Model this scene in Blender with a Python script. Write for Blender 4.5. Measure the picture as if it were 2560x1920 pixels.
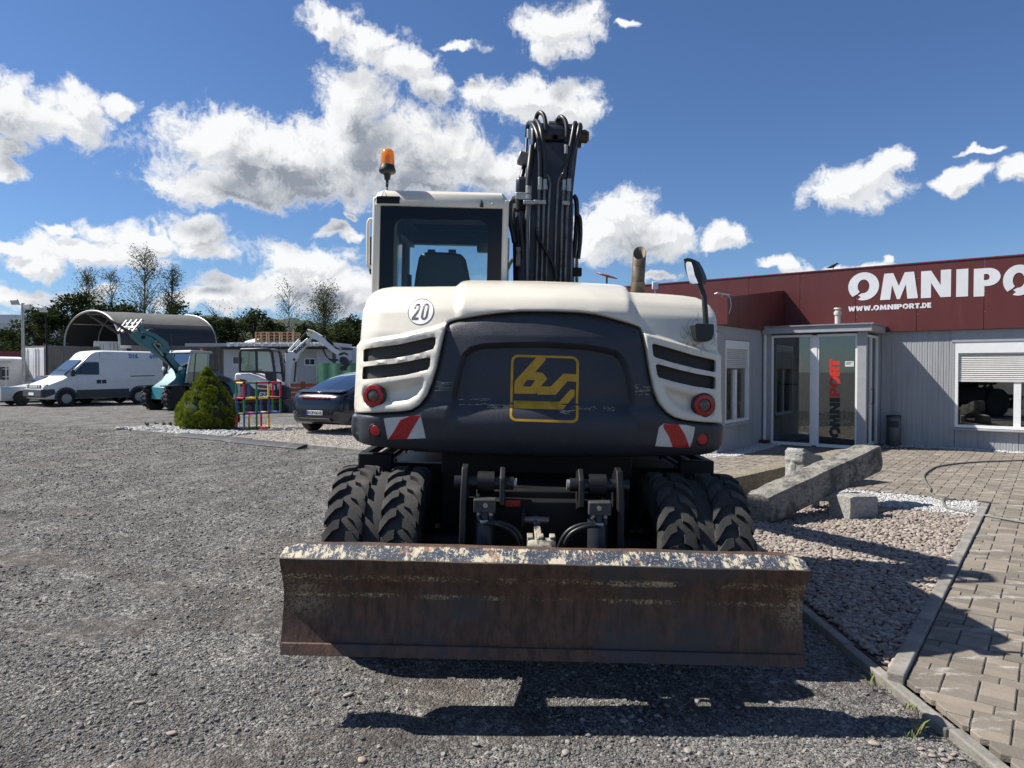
import bpy, bmesh, math, random
import numpy as np
from mathutils import Vector, Matrix, noise as mnoise
from mathutils.geometry import delaunay_2d_cdt
for _o in list(bpy.data.objects): bpy.data.objects.remove(_o)
SC = bpy.context.scene
COL = SC.collection
R = math.radians
# ------------------------------------------------------------------ camera
F = 1776.0            # focal length in photo pixels (2560 wide)
HC = 1.65
PITCH = math.atan(35.0/F)
cam = bpy.data.cameras.new('camera'); camo = bpy.data.objects.new('camera', cam); COL.objects.link(camo)
cam.sensor_width = 36.0; cam.lens = 36.0*F/2560.0; cam.clip_start = 0.05; cam.clip_end = 3000
camo.location = (0, 0, HC); camo.rotation_euler = (math.pi/2-PITCH, 0, 0)
SC.camera = camo
SC.render.resolution_x = 1024; SC.render.resolution_y = 768
# ------------------------------------------------------------------ light
SUN_EL = R(49.0)
SUN_H = Vector((-0.985, 0.17)).normalized()          # horizontal direction towards the sun
sun_dir = Vector((SUN_H.x*math.cos(SUN_EL), SUN_H.y*math.cos(SUN_EL), math.sin(SUN_EL)))
sl = bpy.data.lights.new('sun', 'SUN'); sl.energy = 5.0; sl.angle = R(0.53); sl.color = (1.0, 0.95, 0.87)
so = bpy.data.objects.new('sun', sl); COL.objects.link(so)
so.rotation_euler = sun_dir.to_track_quat('Z', 'Y').to_euler(); so.location = (-30, 10, 40)
SC.view_settings.view_transform = 'Standard'; SC.view_settings.look = 'None'
SC.view_settings.exposure = 0.72; SC.view_settings.gamma = 1.0
SC.view_settings.use_curve_mapping = False
# ------------------------------------------------------------------ sky with cumulus
W = bpy.data.worlds.new('World'); SC.world = W; W.use_nodes = True
wn = W.node_tree; wn.nodes.clear()

class NT:
    """tiny helper to write node trees"""
    def __init__(s, tree): s.t = tree
    def n(s, typ, ins=None, **kw):
        nd = s.t.nodes.new(typ)
        for k, v in kw.items(): setattr(nd, k, v)
        if ins:
            for k, v in ins.items():
                if isinstance(v, bpy.types.NodeSocket): s.t.links.new(v, nd.inputs[k])
                else: nd.inputs[k].default_value = v
        return nd
    def math(s, op, a, b=None, c=None, clamp=False):
        nd = s.t.nodes.new('ShaderNodeMath'); nd.operation = op; nd.use_clamp = clamp
        for i, v in enumerate((a, b, c)):
            if v is None: continue
            if isinstance(v, bpy.types.NodeSocket): s.t.links.new(v, nd.inputs[i])
            else: nd.inputs[i].default_value = v
        return nd.outputs[0]
    def vmath(s, op, a, b=None, c=None):
        nd = s.t.nodes.new('ShaderNodeVectorMath'); nd.operation = op
        for i, v in enumerate((a, b, c)):
            if v is None: continue
            if isinstance(v, bpy.types.NodeSocket): s.t.links.new(v, nd.inputs[i])
            else: nd.inputs[i].default_value = v
        return nd.outputs['Value'] if op in ('LENGTH', 'DOT_PRODUCT', 'DISTANCE') else nd.outputs['Vector']
    def smooth(s, v, lo, hi, a=0.0, b=1.0, typ='SMOOTHSTEP'):
        nd = s.t.nodes.new('ShaderNodeMapRange'); nd.interpolation_type = typ
        s.t.links.new(v, nd.inputs['Value'])
        nd.inputs['From Min'].default_value = lo; nd.inputs['From Max'].default_value = hi
        nd.inputs['To Min'].default_value = a; nd.inputs['To Max'].default_value = b
        return nd.outputs['Result']
    def mix(s, f, a, b, mode='MIX'):
        nd = s.t.nodes.new('ShaderNodeMix'); nd.data_type = 'RGBA'; nd.blend_type = mode
        for k, v in ((0, f), (6, a), (7, b)):
            if isinstance(v, bpy.types.NodeSocket): s.t.links.new(v, nd.inputs[k])
            elif k == 0: nd.inputs[k].default_value = v
            else: nd.inputs[k].default_value = tuple(v) + ((1,) if len(v) == 3 else ())
        return nd.outputs[2]
    def link(s, a, b): s.t.links.new(a, b)

def dsp(x, y):      # degrees az/el of a point measured on the 2212 px wide view of the photo
    px, py = x*2560/2212.0, y*2560/2212.0
    d = Vector(((px-1280)/F, 1.0, -(py-960)/F)); d.rotate(Matrix.Rotation(-PITCH, 3, 'X')); d.normalize()
    return math.atan2(d.x, d.y), math.asin(d.z)

CLOUDS = [ # x, y, half width, half height on that view: the cumulus of the photograph, kept as directions in the sky
 (50,245,165,80),(150,212,70,48),(15,320,70,40),(262,232,48,28),(10,380,44,24),
 (610,345,265,80),(470,300,120,72),(770,235,85,100),(830,320,210,88),(970,315,100,75),(1050,365,85,62),(500,405,165,48),(690,405,170,45),(900,385,150,50),
 (720,45,75,38),(800,95,85,52),(868,145,78,52),(938,195,50,44),
 (985,95,55,15),(1205,62,92,60),(1215,108,52,28),(1345,42,26,14),
 (1150,215,140,50),(1225,248,74,52),(1050,205,60,34),
 (195,548,165,40),(300,508,105,34),(425,505,95,42),(95,568,85,28),(430,540,80,22),(140,497,55,12),(20,540,50,14),
 (665,585,115,66),(570,625,150,42),(720,618,90,60),(440,645,90,28),(765,648,66,46),(760,470,20,10),(740,505,60,14),
 (1345,472,80,66),(1405,515,120,42),(1565,508,62,26),(1285,510,70,56),
 (1845,408,112,54),(1915,365,62,42),(1800,425,70,32),
 (2085,385,66,22),(2205,372,52,32),(2130,326,34,11),
 (1690,577,48,22),(1800,586,120,20),(1905,560,14,14),(1420,600,50,14),
 (40,640,95,28),(200,640,70,14),(120,690,120,16)]

def make_cloud_group(fine):
    g = bpy.data.node_groups.new('cloud_field', 'ShaderNodeTree')
    g.interface.new_socket('Dir', in_out='INPUT', socket_type='NodeSocketVector')
    g.interface.new_socket('Field', in_out='OUTPUT', socket_type='NodeSocketFloat')
    t = NT(g); gi = g.nodes.new('NodeGroupInput'); go = g.nodes.new('NodeGroupOutput')
    d = t.vmath('NORMALIZE', gi.outputs[0])
    sp = t.n('ShaderNodeSeparateXYZ', {0: d}).outputs
    az = t.math('ARCTAN2', sp[0], sp[1]); el = t.math('ARCSINE', sp[2])
    ae = t.n('ShaderNodeCombineXYZ', {0: az, 1: el, 2: 0.0}).outputs[0]
    # domain warp for cauliflower outlines
    wv = t.n('ShaderNodeTexNoise', {'Vector': ae, 'Scale': 14.0, 'Detail': 4.0 if fine else 1.0, 'Roughness': 0.55}, noise_dimensions='2D').outputs['Color']
    wv = t.vmath('SUBTRACT', wv, (0.5, 0.5, 0.5))
    ae2 = t.vmath('MULTIPLY_ADD', wv, (0.075, 0.06, 0.0), ae)
    acc = None
    for (x, y, rx, ry) in CLOUDS:
        a0, e0 = dsp(x, y); a1, _ = dsp(x+rx, y); _, e1 = dsp(x, y-ry)
        sx, sy = 1.0/max(abs(a1-a0), 1e-3), 1.0/max(abs(e1-e0), 1e-3)
        w = t.vmath('LENGTH', t.vmath('MULTIPLY_ADD', ae2, (sx, sy, 0), (-a0*sx, -e0*sy, 0)))
        v = t.math('SUBTRACT', 1.0, w)
        acc = v if acc is None else t.math('MAXIMUM', acc, v)
    # the same kind of cumulus all round the rest of the sky
    big = t.n('ShaderNodeTexNoise', {'Vector': t.vmath('MULTIPLY', d, (1.0, 1.0, 1.7)), 'Scale': 3.2, 'Detail': 2.0, 'Roughness': 0.5}).outputs['Fac']
    gen = t.smooth(big, 0.50, 0.80, -0.5, 1.0, 'LINEAR')
    out = t.smooth(t.math('ABSOLUTE', az), 0.66, 0.85)
    out2 = t.smooth(el, 0.52, 0.66)
    gen = t.math('SUBTRACT', gen, t.math('MULTIPLY', t.math('SUBTRACT', 1.0, t.math('MAXIMUM', out, out2)), 3.0))
    acc = t.math('MAXIMUM', acc, gen)
    if fine:
        n1 = t.n('ShaderNodeTexNoise', {'Vector': ae, 'Scale': 20.0, 'Detail': 9.0, 'Roughness': 0.66}, noise_dimensions='2D').outputs['Fac']
        n2 = t.n('ShaderNodeTexNoise', {'Vector': ae2, 'Scale': 52.0, 'Detail': 4.0, 'Roughness': 0.6}, noise_dimensions='2D').outputs['Fac']
        f = t.math('ADD', acc, t.math('MULTIPLY', t.math('SUBTRACT', n1, 0.5), 1.15))
        f = t.math('SUBTRACT', f, t.math('MULTIPLY', t.math('ABSOLUTE', t.math('SUBTRACT', n2, 0.5)), 1.1))
        f = t.math('ADD', f, 0.24)
    else:
        n1 = t.n('ShaderNodeTexNoise', {'Vector': ae, 'Scale': 20.0, 'Detail': 4.0, 'Roughness': 0.6}, noise_dimensions='2D').outputs['Fac']
        f = t.math('ADD', acc, t.math('MULTIPLY', t.math('SUBTRACT', n1, 0.5), 1.3))
        f = t.math('ADD', f, 0.12)
    t.link(f, go.inputs[0])
    return g
CG = make_cloud_group(True); CG2 = make_cloud_group(False)
w = NT(wn)
gd = w.n('ShaderNodeTexCoord').outputs['Generated']
sky = w.n('ShaderNodeTexSky', sky_type='NISHITA', sun_disc=False, sun_elevation=SUN_EL,
          sun_rotation=math.atan2(SUN_H.x, SUN_H.y), altitude=250.0, air_density=1.0, dust_density=0.25, ozone_density=1.6)
f0 = w.n('ShaderNodeGroup', node_tree=CG); wn.links.new(gd, f0.inputs[0]); f0 = f0.outputs[0]
upv = w.vmath('ADD', gd, (-0.024, 0.0, 0.050))
f1 = w.n('ShaderNodeGroup', node_tree=CG2); wn.links.new(upv, f1.inputs[0]); f1 = f1.outputs[0]
alpha = w.smooth(f0, -0.06, 0.52)
zc = w.n('ShaderNodeSeparateXYZ', {0: gd}).outputs[2]
alpha = w.math('MULTIPLY', alpha, w.smooth(zc, -0.02, 0.02))
thick = w.smooth(f1, -0.10, 1.10)
f2 = w.n('ShaderNodeGroup', node_tree=CG); wn.links.new(w.vmath('ADD', gd, (-0.009, 0.0, 0.014)), f2.inputs[0]); f2 = f2.outputs[0]
relief = w.smooth(w.math('SUBTRACT', f2, f0), -0.22, 0.26)       # side of each billow turned away from the sun
core = w.smooth(f0, 0.15, 1.0)
shade = w.math('MULTIPLY', thick, w.math('MULTIPLY_ADD', core, 0.60, 0.40))
shade = w.math('ADD', w.math('MULTIPLY', shade, 0.92), w.math('MULTIPLY', relief, w.math('MULTIPLY_ADD', core, 0.26, 0.16)), clamp=True)
ccol = w.mix(shade, (10.6, 10.7, 10.8), (3.2, 3.6, 4.3))
SKYC = w.mix(1.0, sky.outputs[0], (0.70, 0.91, 1.22), 'MULTIPLY')
skyc = w.mix(alpha, SKYC, ccol)
bg = w.n('ShaderNodeBackground', {'Color': skyc, 'Strength': 0.055})
wo = w.n('ShaderNodeOutputWorld', {'Surface': bg.outputs[0]})
W.cycles.sampling_method = 'MANUAL'; W.cycles.sample_map_resolution = 1024
# ------------------------------------------------------------------ helpers
def at(px, py, Y):
    """world point at depth Y seen at photo pixel (px,py)"""
    d = Vector(((px-1280)/F, 1.0, -(py-960)/F)); d.rotate(Matrix.Rotation(-PITCH, 3, 'X'))
    return Vector((0, 0, HC)) + d*(Y/d.y)
def ground(px, py, z=0.0):
    d = Vector(((px-1280)/F, 1.0, -(py-960)/F)); d.rotate(Matrix.Rotation(-PITCH, 3, 'X'))
    return Vector((0, 0, HC)) + d*((z-HC)/d.z)

class MB:
    def __init__(s): s.v = []; s.f = []
    def add(s, vs, fs):
        k = len(s.v); s.v += [tuple(v) for v in vs]; s.f += [tuple(i+k for i in f) for f in fs]; return s
    def box(s, c, d, rot=None):
        x, y, z = d[0]/2, d[1]/2, d[2]/2
        vs = [Vector(p) for p in ((-x,-y,-z),(x,-y,-z),(x,y,-z),(-x,y,-z),(-x,-y,z),(x,-y,z),(x,y,z),(-x,y,z))]
        if rot is not None: vs = [rot @ v for v in vs]
        c = Vector(c)
        return s.add([v+c for v in vs], [(0,3,2,1),(4,5,6,7),(0,1,5,4),(1,2,6,5),(2,3,7,6),(3,0,4,7)])
    def bx(s, x0, x1, y0, y1, z0, z1): return s.box(((x0+x1)/2,(y0+y1)/2,(z0+z1)/2), (abs(x1-x0),abs(y1-y0),abs(z1-z0)))
    def tube(s, pts, r, n=8, cap=True):
        pts = [Vector(p) for p in pts]; m = len(pts)
        rs = r if isinstance(r, (list, tuple)) else [r]*m
        vs = []; fs = []; u = None
        for i, p in enumerate(pts):
            t = (pts[min(i+1, m-1)]-pts[max(i-1, 0)]).normalized()
            if u is None:
                u = t.orthogonal().normalized()
            else:
                u = (u - t*u.dot(t)); u = u.normalized() if u.length > 1e-6 else t.orthogonal().normalized()
            w_ = t.cross(u)
            for k in range(n):
                a = 2*math.pi*k/n; vs.append(p + (u*math.cos(a)+w_*math.sin(a))*rs[i])
        for i in range(m-1):
            for k in range(n): fs.append((i*n+k, i*n+(k+1)%n, (i+1)*n+(k+1)%n, (i+1)*n+k))
        if cap: fs.append(tuple(range(n))[::-1]); fs.append(tuple((m-1)*n+k for k in range(n)))
        return s.add(vs, fs)
    def lathe(s, prof, o=(0,0,0), ax=(0,0,1), n=24, close=False):
        ax = Vector(ax).normalized(); u = ax.orthogonal().normalized(); w_ = ax.cross(u); o = Vector(o)
        vs = []; fs = []; m = len(prof)
        for (r, h) in prof:
            for k in range(n):
                a = 2*math.pi*k/n; vs.append(o + ax*h + (u*math.cos(a)+w_*math.sin(a))*max(r, 1e-4))
        for i in range(m if close else m-1):
            j = (i+1) % m
            for k in range(n): fs.append((i*n+k, i*n+(k+1)%n, j*n+(k+1)%n, j*n+k))
        if not close:
            if prof[0][0] > 1e-3: fs.append(tuple(range(n))[::-1])
            if prof[-1][0] > 1e-3: fs.append(tuple((m-1)*n+k for k in range(n)))
        return s.add(vs, fs)
    def prism(s, pts, vec):
        """closed polygon of 3D points pushed along vec"""
        pts = [Vector(p) for p in pts]; vec = Vector(vec); n = len(pts)
        nrm = Vector((0,0,0))
        for i in range(n):
            a, b = pts[i], pts[(i+1)%n]; nrm += a.cross(b)
        if nrm.dot(vec) > 0: pts = pts[::-1]
        vs = pts + [p+vec for p in pts]
        fs = [tuple(range(n)), tuple(range(2*n-1, n-1, -1))] + [((i+1)%n, i, i+n, (i+1)%n+n) for i in range(n)]
        return s.add(vs, fs)
    def loft(s, rings, cap=True, closed=True):
        n = len(rings[0]); vs = [p for r in rings for p in r]; fs = []
        for i in range(len(rings)-1):
            for k in range(n if closed else n-1): fs.append((i*n+k, i*n+(k+1)%n, (i+1)*n+(k+1)%n, (i+1)*n+k))
        if cap: fs.append(tuple(range(n))[::-1]); fs.append(tuple((len(rings)-1)*n+k for k in range(n)))
        return s.add(vs, fs)
    def build(s, name, mat, parent=None, smooth=None, bevel=0.0, off=None, seg=2, fix=True):
        me = bpy.data.meshes.new(name)
        vs = s.v if off is None else [(a-off[0], b-off[1], c-off[2]) for a, b, c in s.v]
        me.from_pydata(vs, [], s.f); me.validate()
        if fix:
            bm = bmesh.new(); bm.from_mesh(me); bmesh.ops.recalc_face_normals(bm, faces=bm.faces); bm.to_mesh(me); bm.free()
        if mat is not None: me.materials.append(mat)
        if smooth is not None:
            me.polygons.foreach_set('use_smooth', [True]*len(me.polygons))
            if smooth < 179: me.set_sharp_from_angle(angle=R(smooth))
        o = bpy.data.objects.new(name, me); COL.objects.link(o)
        if parent is not None: o.parent = parent
        if bevel > 0:
            b = o.modifiers.new('bevel', 'BEVEL'); b.width = bevel; b.segments = seg; b.limit_method = 'ANGLE'; b.angle_limit = R(35)
            if smooth is None: me.polygons.foreach_set('use_smooth', [True]*len(me.polygons)); me.set_sharp_from_angle(angle=R(40))
            b.harden_normals = False
        return o
def tag(o, label, cat, group=None, kind=None):
    if label: o['label'] = label
    if cat: o['category'] = cat
    if group: o['group'] = group
    if kind: o['kind'] = kind
    return o
def struct(o, label=None):
    o['kind'] = 'structure'
    if label: o['label'] = label
    return o
def thing(name, label, cat, loc=(0,0,0), rz=0.0, group=None):
    o = bpy.data.objects.new(name, None); COL.objects.link(o); o.location = loc; o.rotation_euler = (0, 0, rz)
    o.empty_display_size = 0.2
    return tag(o, label, cat, group)
def inst(me, name, parent, loc, rot=(0,0,0), scale=(1,1,1)):
    o = bpy.data.objects.new(name, me); COL.objects.link(o); o.parent = parent
    o.location = loc; o.rotation_euler = rot; o.scale = scale; return o

# ------------------------------------------------------------------ materials
def mat(name, col, rough=0.5, metal=0.0, var=0.10, vscale=6.0, bump=0.0, bscale=80.0, coat=0.0, spec=0.5,
        col2=None, c2scale=4.0, c2=(0.52, 0.66), rough2=None, stretch=(1,1,1), detail=6.0):
    m = bpy.data.materials.new(name); m.use_nodes = True; nt = m.node_tree; t = NT(nt)
    p = nt.nodes['Principled BSDF']
    co = t.n('ShaderNodeTexCoord').outputs['Object']
    co = t.vmath('MULTIPLY', co, stretch)
    n1 = t.n('ShaderNodeTexNoise', {'Vector': co, 'Scale': vscale, 'Detail': detail, 'Roughness': 0.6}).outputs['Fac']
    lo = tuple(max(0, c*(1-var*1.6)) for c in col); hi = tuple(min(1, c*(1+var*1.6)) for c in col)
    c = t.mix(t.smooth(n1, 0.25, 0.75, typ='LINEAR'), lo, hi)
    rg = t.smooth(n1, 0.2, 0.8, max(0.02, rough*0.88), min(1, rough*1.12), 'LINEAR')
    if col2 is not None:
        n2 = t.n('ShaderNodeTexNoise', {'Vector': t.vmath('ADD', co, (3.1, 7.7, 1.3)), 'Scale': c2scale, 'Detail': 8.0, 'Roughness': 0.68}).outputs['Fac']
        k = t.smooth(n2, c2[0], c2[1]); c = t.mix(k, c, col2)
        if rough2 is not None:
            rg = t.math('ADD', t.math('MULTIPLY', rg, t.math('SUBTRACT', 1.0, k)), t.math('MULTIPLY', k, rough2))
    t.link(c, p.inputs['Base Color']); t.link(rg, p.inputs['Roughness'])
    p.inputs['Metallic'].default_value = metal; p.inputs['Specular IOR Level'].default_value = spec
    p.inputs['Coat Weight'].default_value = coat; p.inputs['Coat Roughness'].default_value = 0.08
    if bump > 0:
        nb = t.n('ShaderNodeTexNoise', {'Vector': co, 'Scale': bscale, 'Detail': 5.0, 'Roughness': 0.65}).outputs['Fac']
        bn = t.n('ShaderNodeBump', {'Height': nb, 'Strength': 1.0, 'Distance': bump})
        t.link(bn.outputs[0], p.inputs['Normal'])
    return m
def glass(name, tint=(0.8, 0.9, 0.9), refl=0.06, rough=0.0, fk=1.25):
    m = bpy.data.materials.new(name); m.use_nodes = True; nt = m.node_tree; nt.nodes.clear(); t = NT(nt)
    tr = t.n('ShaderNodeBsdfTransparent', {'Color': tuple(tint)+(1,)}); gl = t.n('ShaderNodeBsdfGlossy', {'Roughness': rough, 'Color': (1,1,1,1)})
    lw = t.n('ShaderNodeFresnel', {'IOR': 1.5}).outputs[0]
    k = t.math('ADD', t.math('MULTIPLY', lw, fk), refl, clamp=True)
    mx = t.n('ShaderNodeMixShader', {0: k, 1: tr.outputs[0], 2: gl.outputs[0]})
    t.n('ShaderNodeOutputMaterial', {'Surface': mx.outputs[0]})
    return m
def rock_mat(name, cols, rough=0.85, bump=0.006, bscale=60.0):
    """stones: every instance takes its own tone from the list"""
    m = bpy.data.materials.new(name); m.use_nodes = True; nt = m.node_tree; t = NT(nt); p = nt.nodes['Principled BSDF']
    rnd = t.n('ShaderNodeObjectInfo').outputs['Random']
    cr = nt.nodes.new('ShaderNodeValToRGB'); cr.color_ramp.interpolation = 'CONSTANT'
    el = cr.color_ramp.elements
    while len(el) < len(cols): el.new(0.5)
    for i, c in enumerate(cols): el[i].position = i/len(cols); el[i].color = tuple(c)+(1,)
    t.link(rnd, cr.inputs[0])
    co = t.n('ShaderNodeTexCoord').outputs['Object']
    n1 = t.n('ShaderNodeTexNoise', {'Vector': co, 'Scale': 2.2, 'Detail': 3.0}).outputs['Fac']
    c = t.mix(1.0, cr.outputs[0], t.mix(n1, (0.7,0.7,0.7), (1.25,1.25,1.25)), 'MULTIPLY')
    t.link(c, p.inputs['Base Color']); p.inputs['Roughness'].default_value = rough; p.inputs['Specular IOR Level'].default_value = 0.3
    return m

# ------------------------------------------------------------------ lettering
def stroke_poly(pts, w_):
    """thick polyline as a list of quads (2D)"""
    out = []
    for a, b in zip(pts[:-1], pts[1:]):
        a = Vector(a); b = Vector(b); d = (b-a)
        if d.length < 1e-6: continue
        d.normalize(); n = Vector((-d.y, d.x))*w_/2; e = d*w_*0.12
        out.append([a-e+n, b+e+n, b+e-n, a-e-n])
    return out
def arc(cx, cy, rx, ry, a0, a1, n=16):
    return [(cx+rx*math.cos(R(a0+(a1-a0)*i/n)), cy+ry*math.sin(R(a0+(a1-a0)*i/n))) for i in range(n+1)]
def glyph(ch):
    """heavy geometric capitals: list of polygons in a box of height 1; returns (polys, advance)"""
    if ch == 'O':
        o = arc(.55, .5, .55, .53, -112, 225, 40); i = arc(.55, .5, .21, .26, 225, -100, 26)
        return [o + [(.33, .22), (.42, .30)] + i + [(.36, .17), (.46, .10)]], 1.13
    if ch == 'D': return [[(0,0),(0,1)] + arc(.38,.5,.42,.5,90,-90,16), ], .84, [[(.27,.25)] + arc(.40,.5,.14,.25,-90,90,10) + [(.27,.75)]]
    if ch == 'M': return [[(0,0),(.14,1),(.46,1),(.66,.50),(.86,1),(1.18,1),(1.32,0),(.96,0),(.90,.55),(.70,0),(.60,0),(.42,.55),(.36,0)]], 1.38
    if ch == 'N': return [[(0,0),(0,1),(.36,1),(.70,.45),(.70,1),(1.06,1),(1.06,0),(.70,0),(.36,.55),(.36,0)]], 1.16
    if ch == 'I': return [[(0,0),(0,1),(.38,1),(.38,0)]], .50
    if ch == 'P': return [[(0,0),(0,1)] + arc(.50,.68,.44,.32,90,-90,14) + [(.38,.36),(.38,0)]], .99, [[(.36,.58)] + arc(.46,.68,.10,.11,-90,90,8) + [(.36,.79)]]
    if ch == 'R': return [[(0,0),(0,1)] + arc(.50,.69,.42,.31,90,-60,12) + [(.98,0),(.60,0),(.40,.36),(.36,.36),(.36,0)]], 1.0, [[(.36,.58)] + arc(.46,.69,.10,.11,-90,90,8) + [(.36,.80)]]
    if ch == 'T': return [[(.22,0),(.22,.72),(0,.72),(0,1),(.82,1),(.82,.72),(.60,.72),(.60,0)]], .85
    if ch == 'E': return [[(0,0),(0,1),(.66,1),(.66,.74),(.34,.74),(.34,.62),(.62,.62),(.62,.39),(.34,.39),(.34,.26),(.68,.26),(.68,0)]], .74
    if ch == 'W': return [[(0,1),(.24,0),(.56,0),(.70,.42),(.84,0),(1.16,0),(1.40,1),(1.04,1),(.95,.50),(.82,.95),(.58,.95),(.45,.50),(.36,1)]], 1.42
    if ch == '.': return [[(.02,0),(.02,.28),(.30,.28),(.30,0)]], .36
    return [], .4
def letter_polys(ch, sx=1.0, sy=1.0, ox=0.0, oy=0.0):
    g = glyph(ch); polys = g[0]; holes = g[2] if len(g) > 2 else []
    f = lambda L: [[(p[0]*sx+ox, p[1]*sy+oy) for p in q] for q in L]
    return f(polys), f(holes), g[1]*sx
def inpoly(P, poly):
    x, y = P[:, 0], P[:, 1]; inside = np.zeros(len(P), bool); q = np.array(poly, float); n = len(q)
    for i in range(n):
        x1, y1 = q[i]; x2, y2 = q[(i+1) % n]
        c = ((y1 > y) != (y2 > y))
        with np.errstate(divide='ignore', invalid='ignore'):
            xi = (x2-x1)*(y-y1)/(y2-y1+1e-30)+x1
        inside ^= c & (x < xi)
    return inside
def polydist(P, loops):
    d = np.full(len(P), 1e9)
    for q in loops:
        q = np.array(q, float); n = len(q)
        for i in range(n):
            a = q[i]; b = q[(i+1) % n]; ab = b-a; L = (ab*ab).sum()
            if L < 1e-14: continue
            t = np.clip(((P-a)@ab)/L, 0, 1); pr = a+t[:, None]*ab
            d = np.minimum(d, np.sqrt(((P-pr)**2).sum(1)))
    return d
def resample(loop, h):
    out = []
    n = len(loop)
    for i in range(n):
        a = np.array(loop[i], float); b = np.array(loop[(i+1) % n], float); L = np.linalg.norm(b-a); k = max(1, int(math.ceil(L/h)))
        for j in range(k): out.append(tuple(a+(b-a)*j/k))
    return out
def flat_patch(outlines, holes, to3, vec, mb=None):
    """2D outlines with holes -> solid: to3(x,y) gives the front point, vec the thickness"""
    mb = mb or MB(); vec = Vector(vec)
    for ol in outlines:
        hs = [h for h in holes if inpoly(np.array([h[0]]), ol)[0]]
        loops = [ol]+hs; pts = []; ed = []
        for lp in loops:
            k = len(pts); pts += [Vector((p[0], p[1])) for p in lp]; ed += [(k+i, k+(i+1) % len(lp)) for i in range(len(lp))]
        r = delaunay_2d_cdt(pts, ed, [], 0, 1e-6)
        V = r[0]; T = [f for f in r[2]]
        ce = np.array([[sum(V[i][0] for i in f)/3, sum(V[i][1] for i in f)/3] for f in T])
        ok = inpoly(ce, ol)
        for h in hs: ok &= ~inpoly(ce, h)
        fr = [Vector(to3(v[0], v[1])) for v in V]; n = len(fr)
        fs = []
        for f, g in zip(T, ok):
            if g: fs.append(tuple(f)); fs.append(tuple(i+n for i in reversed(f)))
        for (a, b) in r[1]:
            pass
        cnt = {}
        for f, g in zip(T, ok):
            if g:
                for i in range(3):
                    e = (f[i], f[(i+1) % 3]); cnt[e] = 1
        for (a, b) in list(cnt):
            if (b, a) not in cnt: fs.append((b, a, a+n, b+n))
        mb.add(fr+[p+vec for p in fr], fs)
    return mb
def text_mesh(txt, name, m, parent, size, loc, rot, extrude=0.002, shear=0.0, offset=0.0, sx=1.0, align='CENTER', space=1.0):
    cu = bpy.data.curves.new(name, 'FONT'); cu.body = txt; cu.size = size; cu.extrude = extrude; cu.shear = shear; cu.offset = offset
    cu.align_x = align; cu.align_y = 'CENTER'; cu.space_character = space; cu.resolution_u = 3
    o = bpy.data.objects.new(name, cu); COL.objects.link(o)
    dg = bpy.context.evaluated_depsgraph_get(); me = bpy.data.meshes.new_from_object(o.evaluated_get(dg))
    bpy.data.objects.remove(o); bpy.data.curves.remove(cu)
    me.materials.clear(); me.materials.append(m)
    q = bpy.data.objects.new(name, me); COL.objects.link(q); q.parent = parent; q.location = loc; q.rotation_euler = rot; q.scale = (sx, 1, 1)
    return q
# ------------------------------------------------------------------ the ground
BO = Vector((2.0, 3.6)); BU = Vector((0.794, -0.608)).normalized(); BV = Vector((-BU.y, BU.x))
def P2(a, b): q = BO + BU*a + BV*b; return (q.x, q.y)
def P3(a, b, z): q = BO + BU*a + BV*b; return Vector((q.x, q.y, z))
def AB(x, y): d = Vector((x, y))-BO; return d.dot(BU), d.dot(BV)
B_FAR, A_WING, B_WING, B_MAIN = 6.3, -4.52, 9.0, 13.07
def gh(x, y):
    """ground height: the yard falls slightly to the right under the machine, with shallow ruts"""
    h = -0.024*(x-0.15)*math.exp(-((x-0.15)/1.9)**2-((y-5.4)/2.6)**2)
    fade = math.exp(-((y-4)/9)**2) if y > 4 else 1.0
    h += 0.012*fade*(mnoise.noise(Vector((x*0.9, y*0.9, 0.3)))+0.5*mnoise.noise(Vector((x*2.3, y*2.3, 1.7))))
    return h - 0.012
def axis(vals):
    out = []
    for a, b, n in vals: out += [a+(b-a)*i/n for i in range(n)]
    return out + [vals[-1][1]]
TRACKS = [(-16.0,1.0,11.2),(-16.0,1.0,13.0),(-3.0,16.0,11.0),(-3.0,16.0,12.75),(-9.0,-6.0,13.6)]
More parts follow.
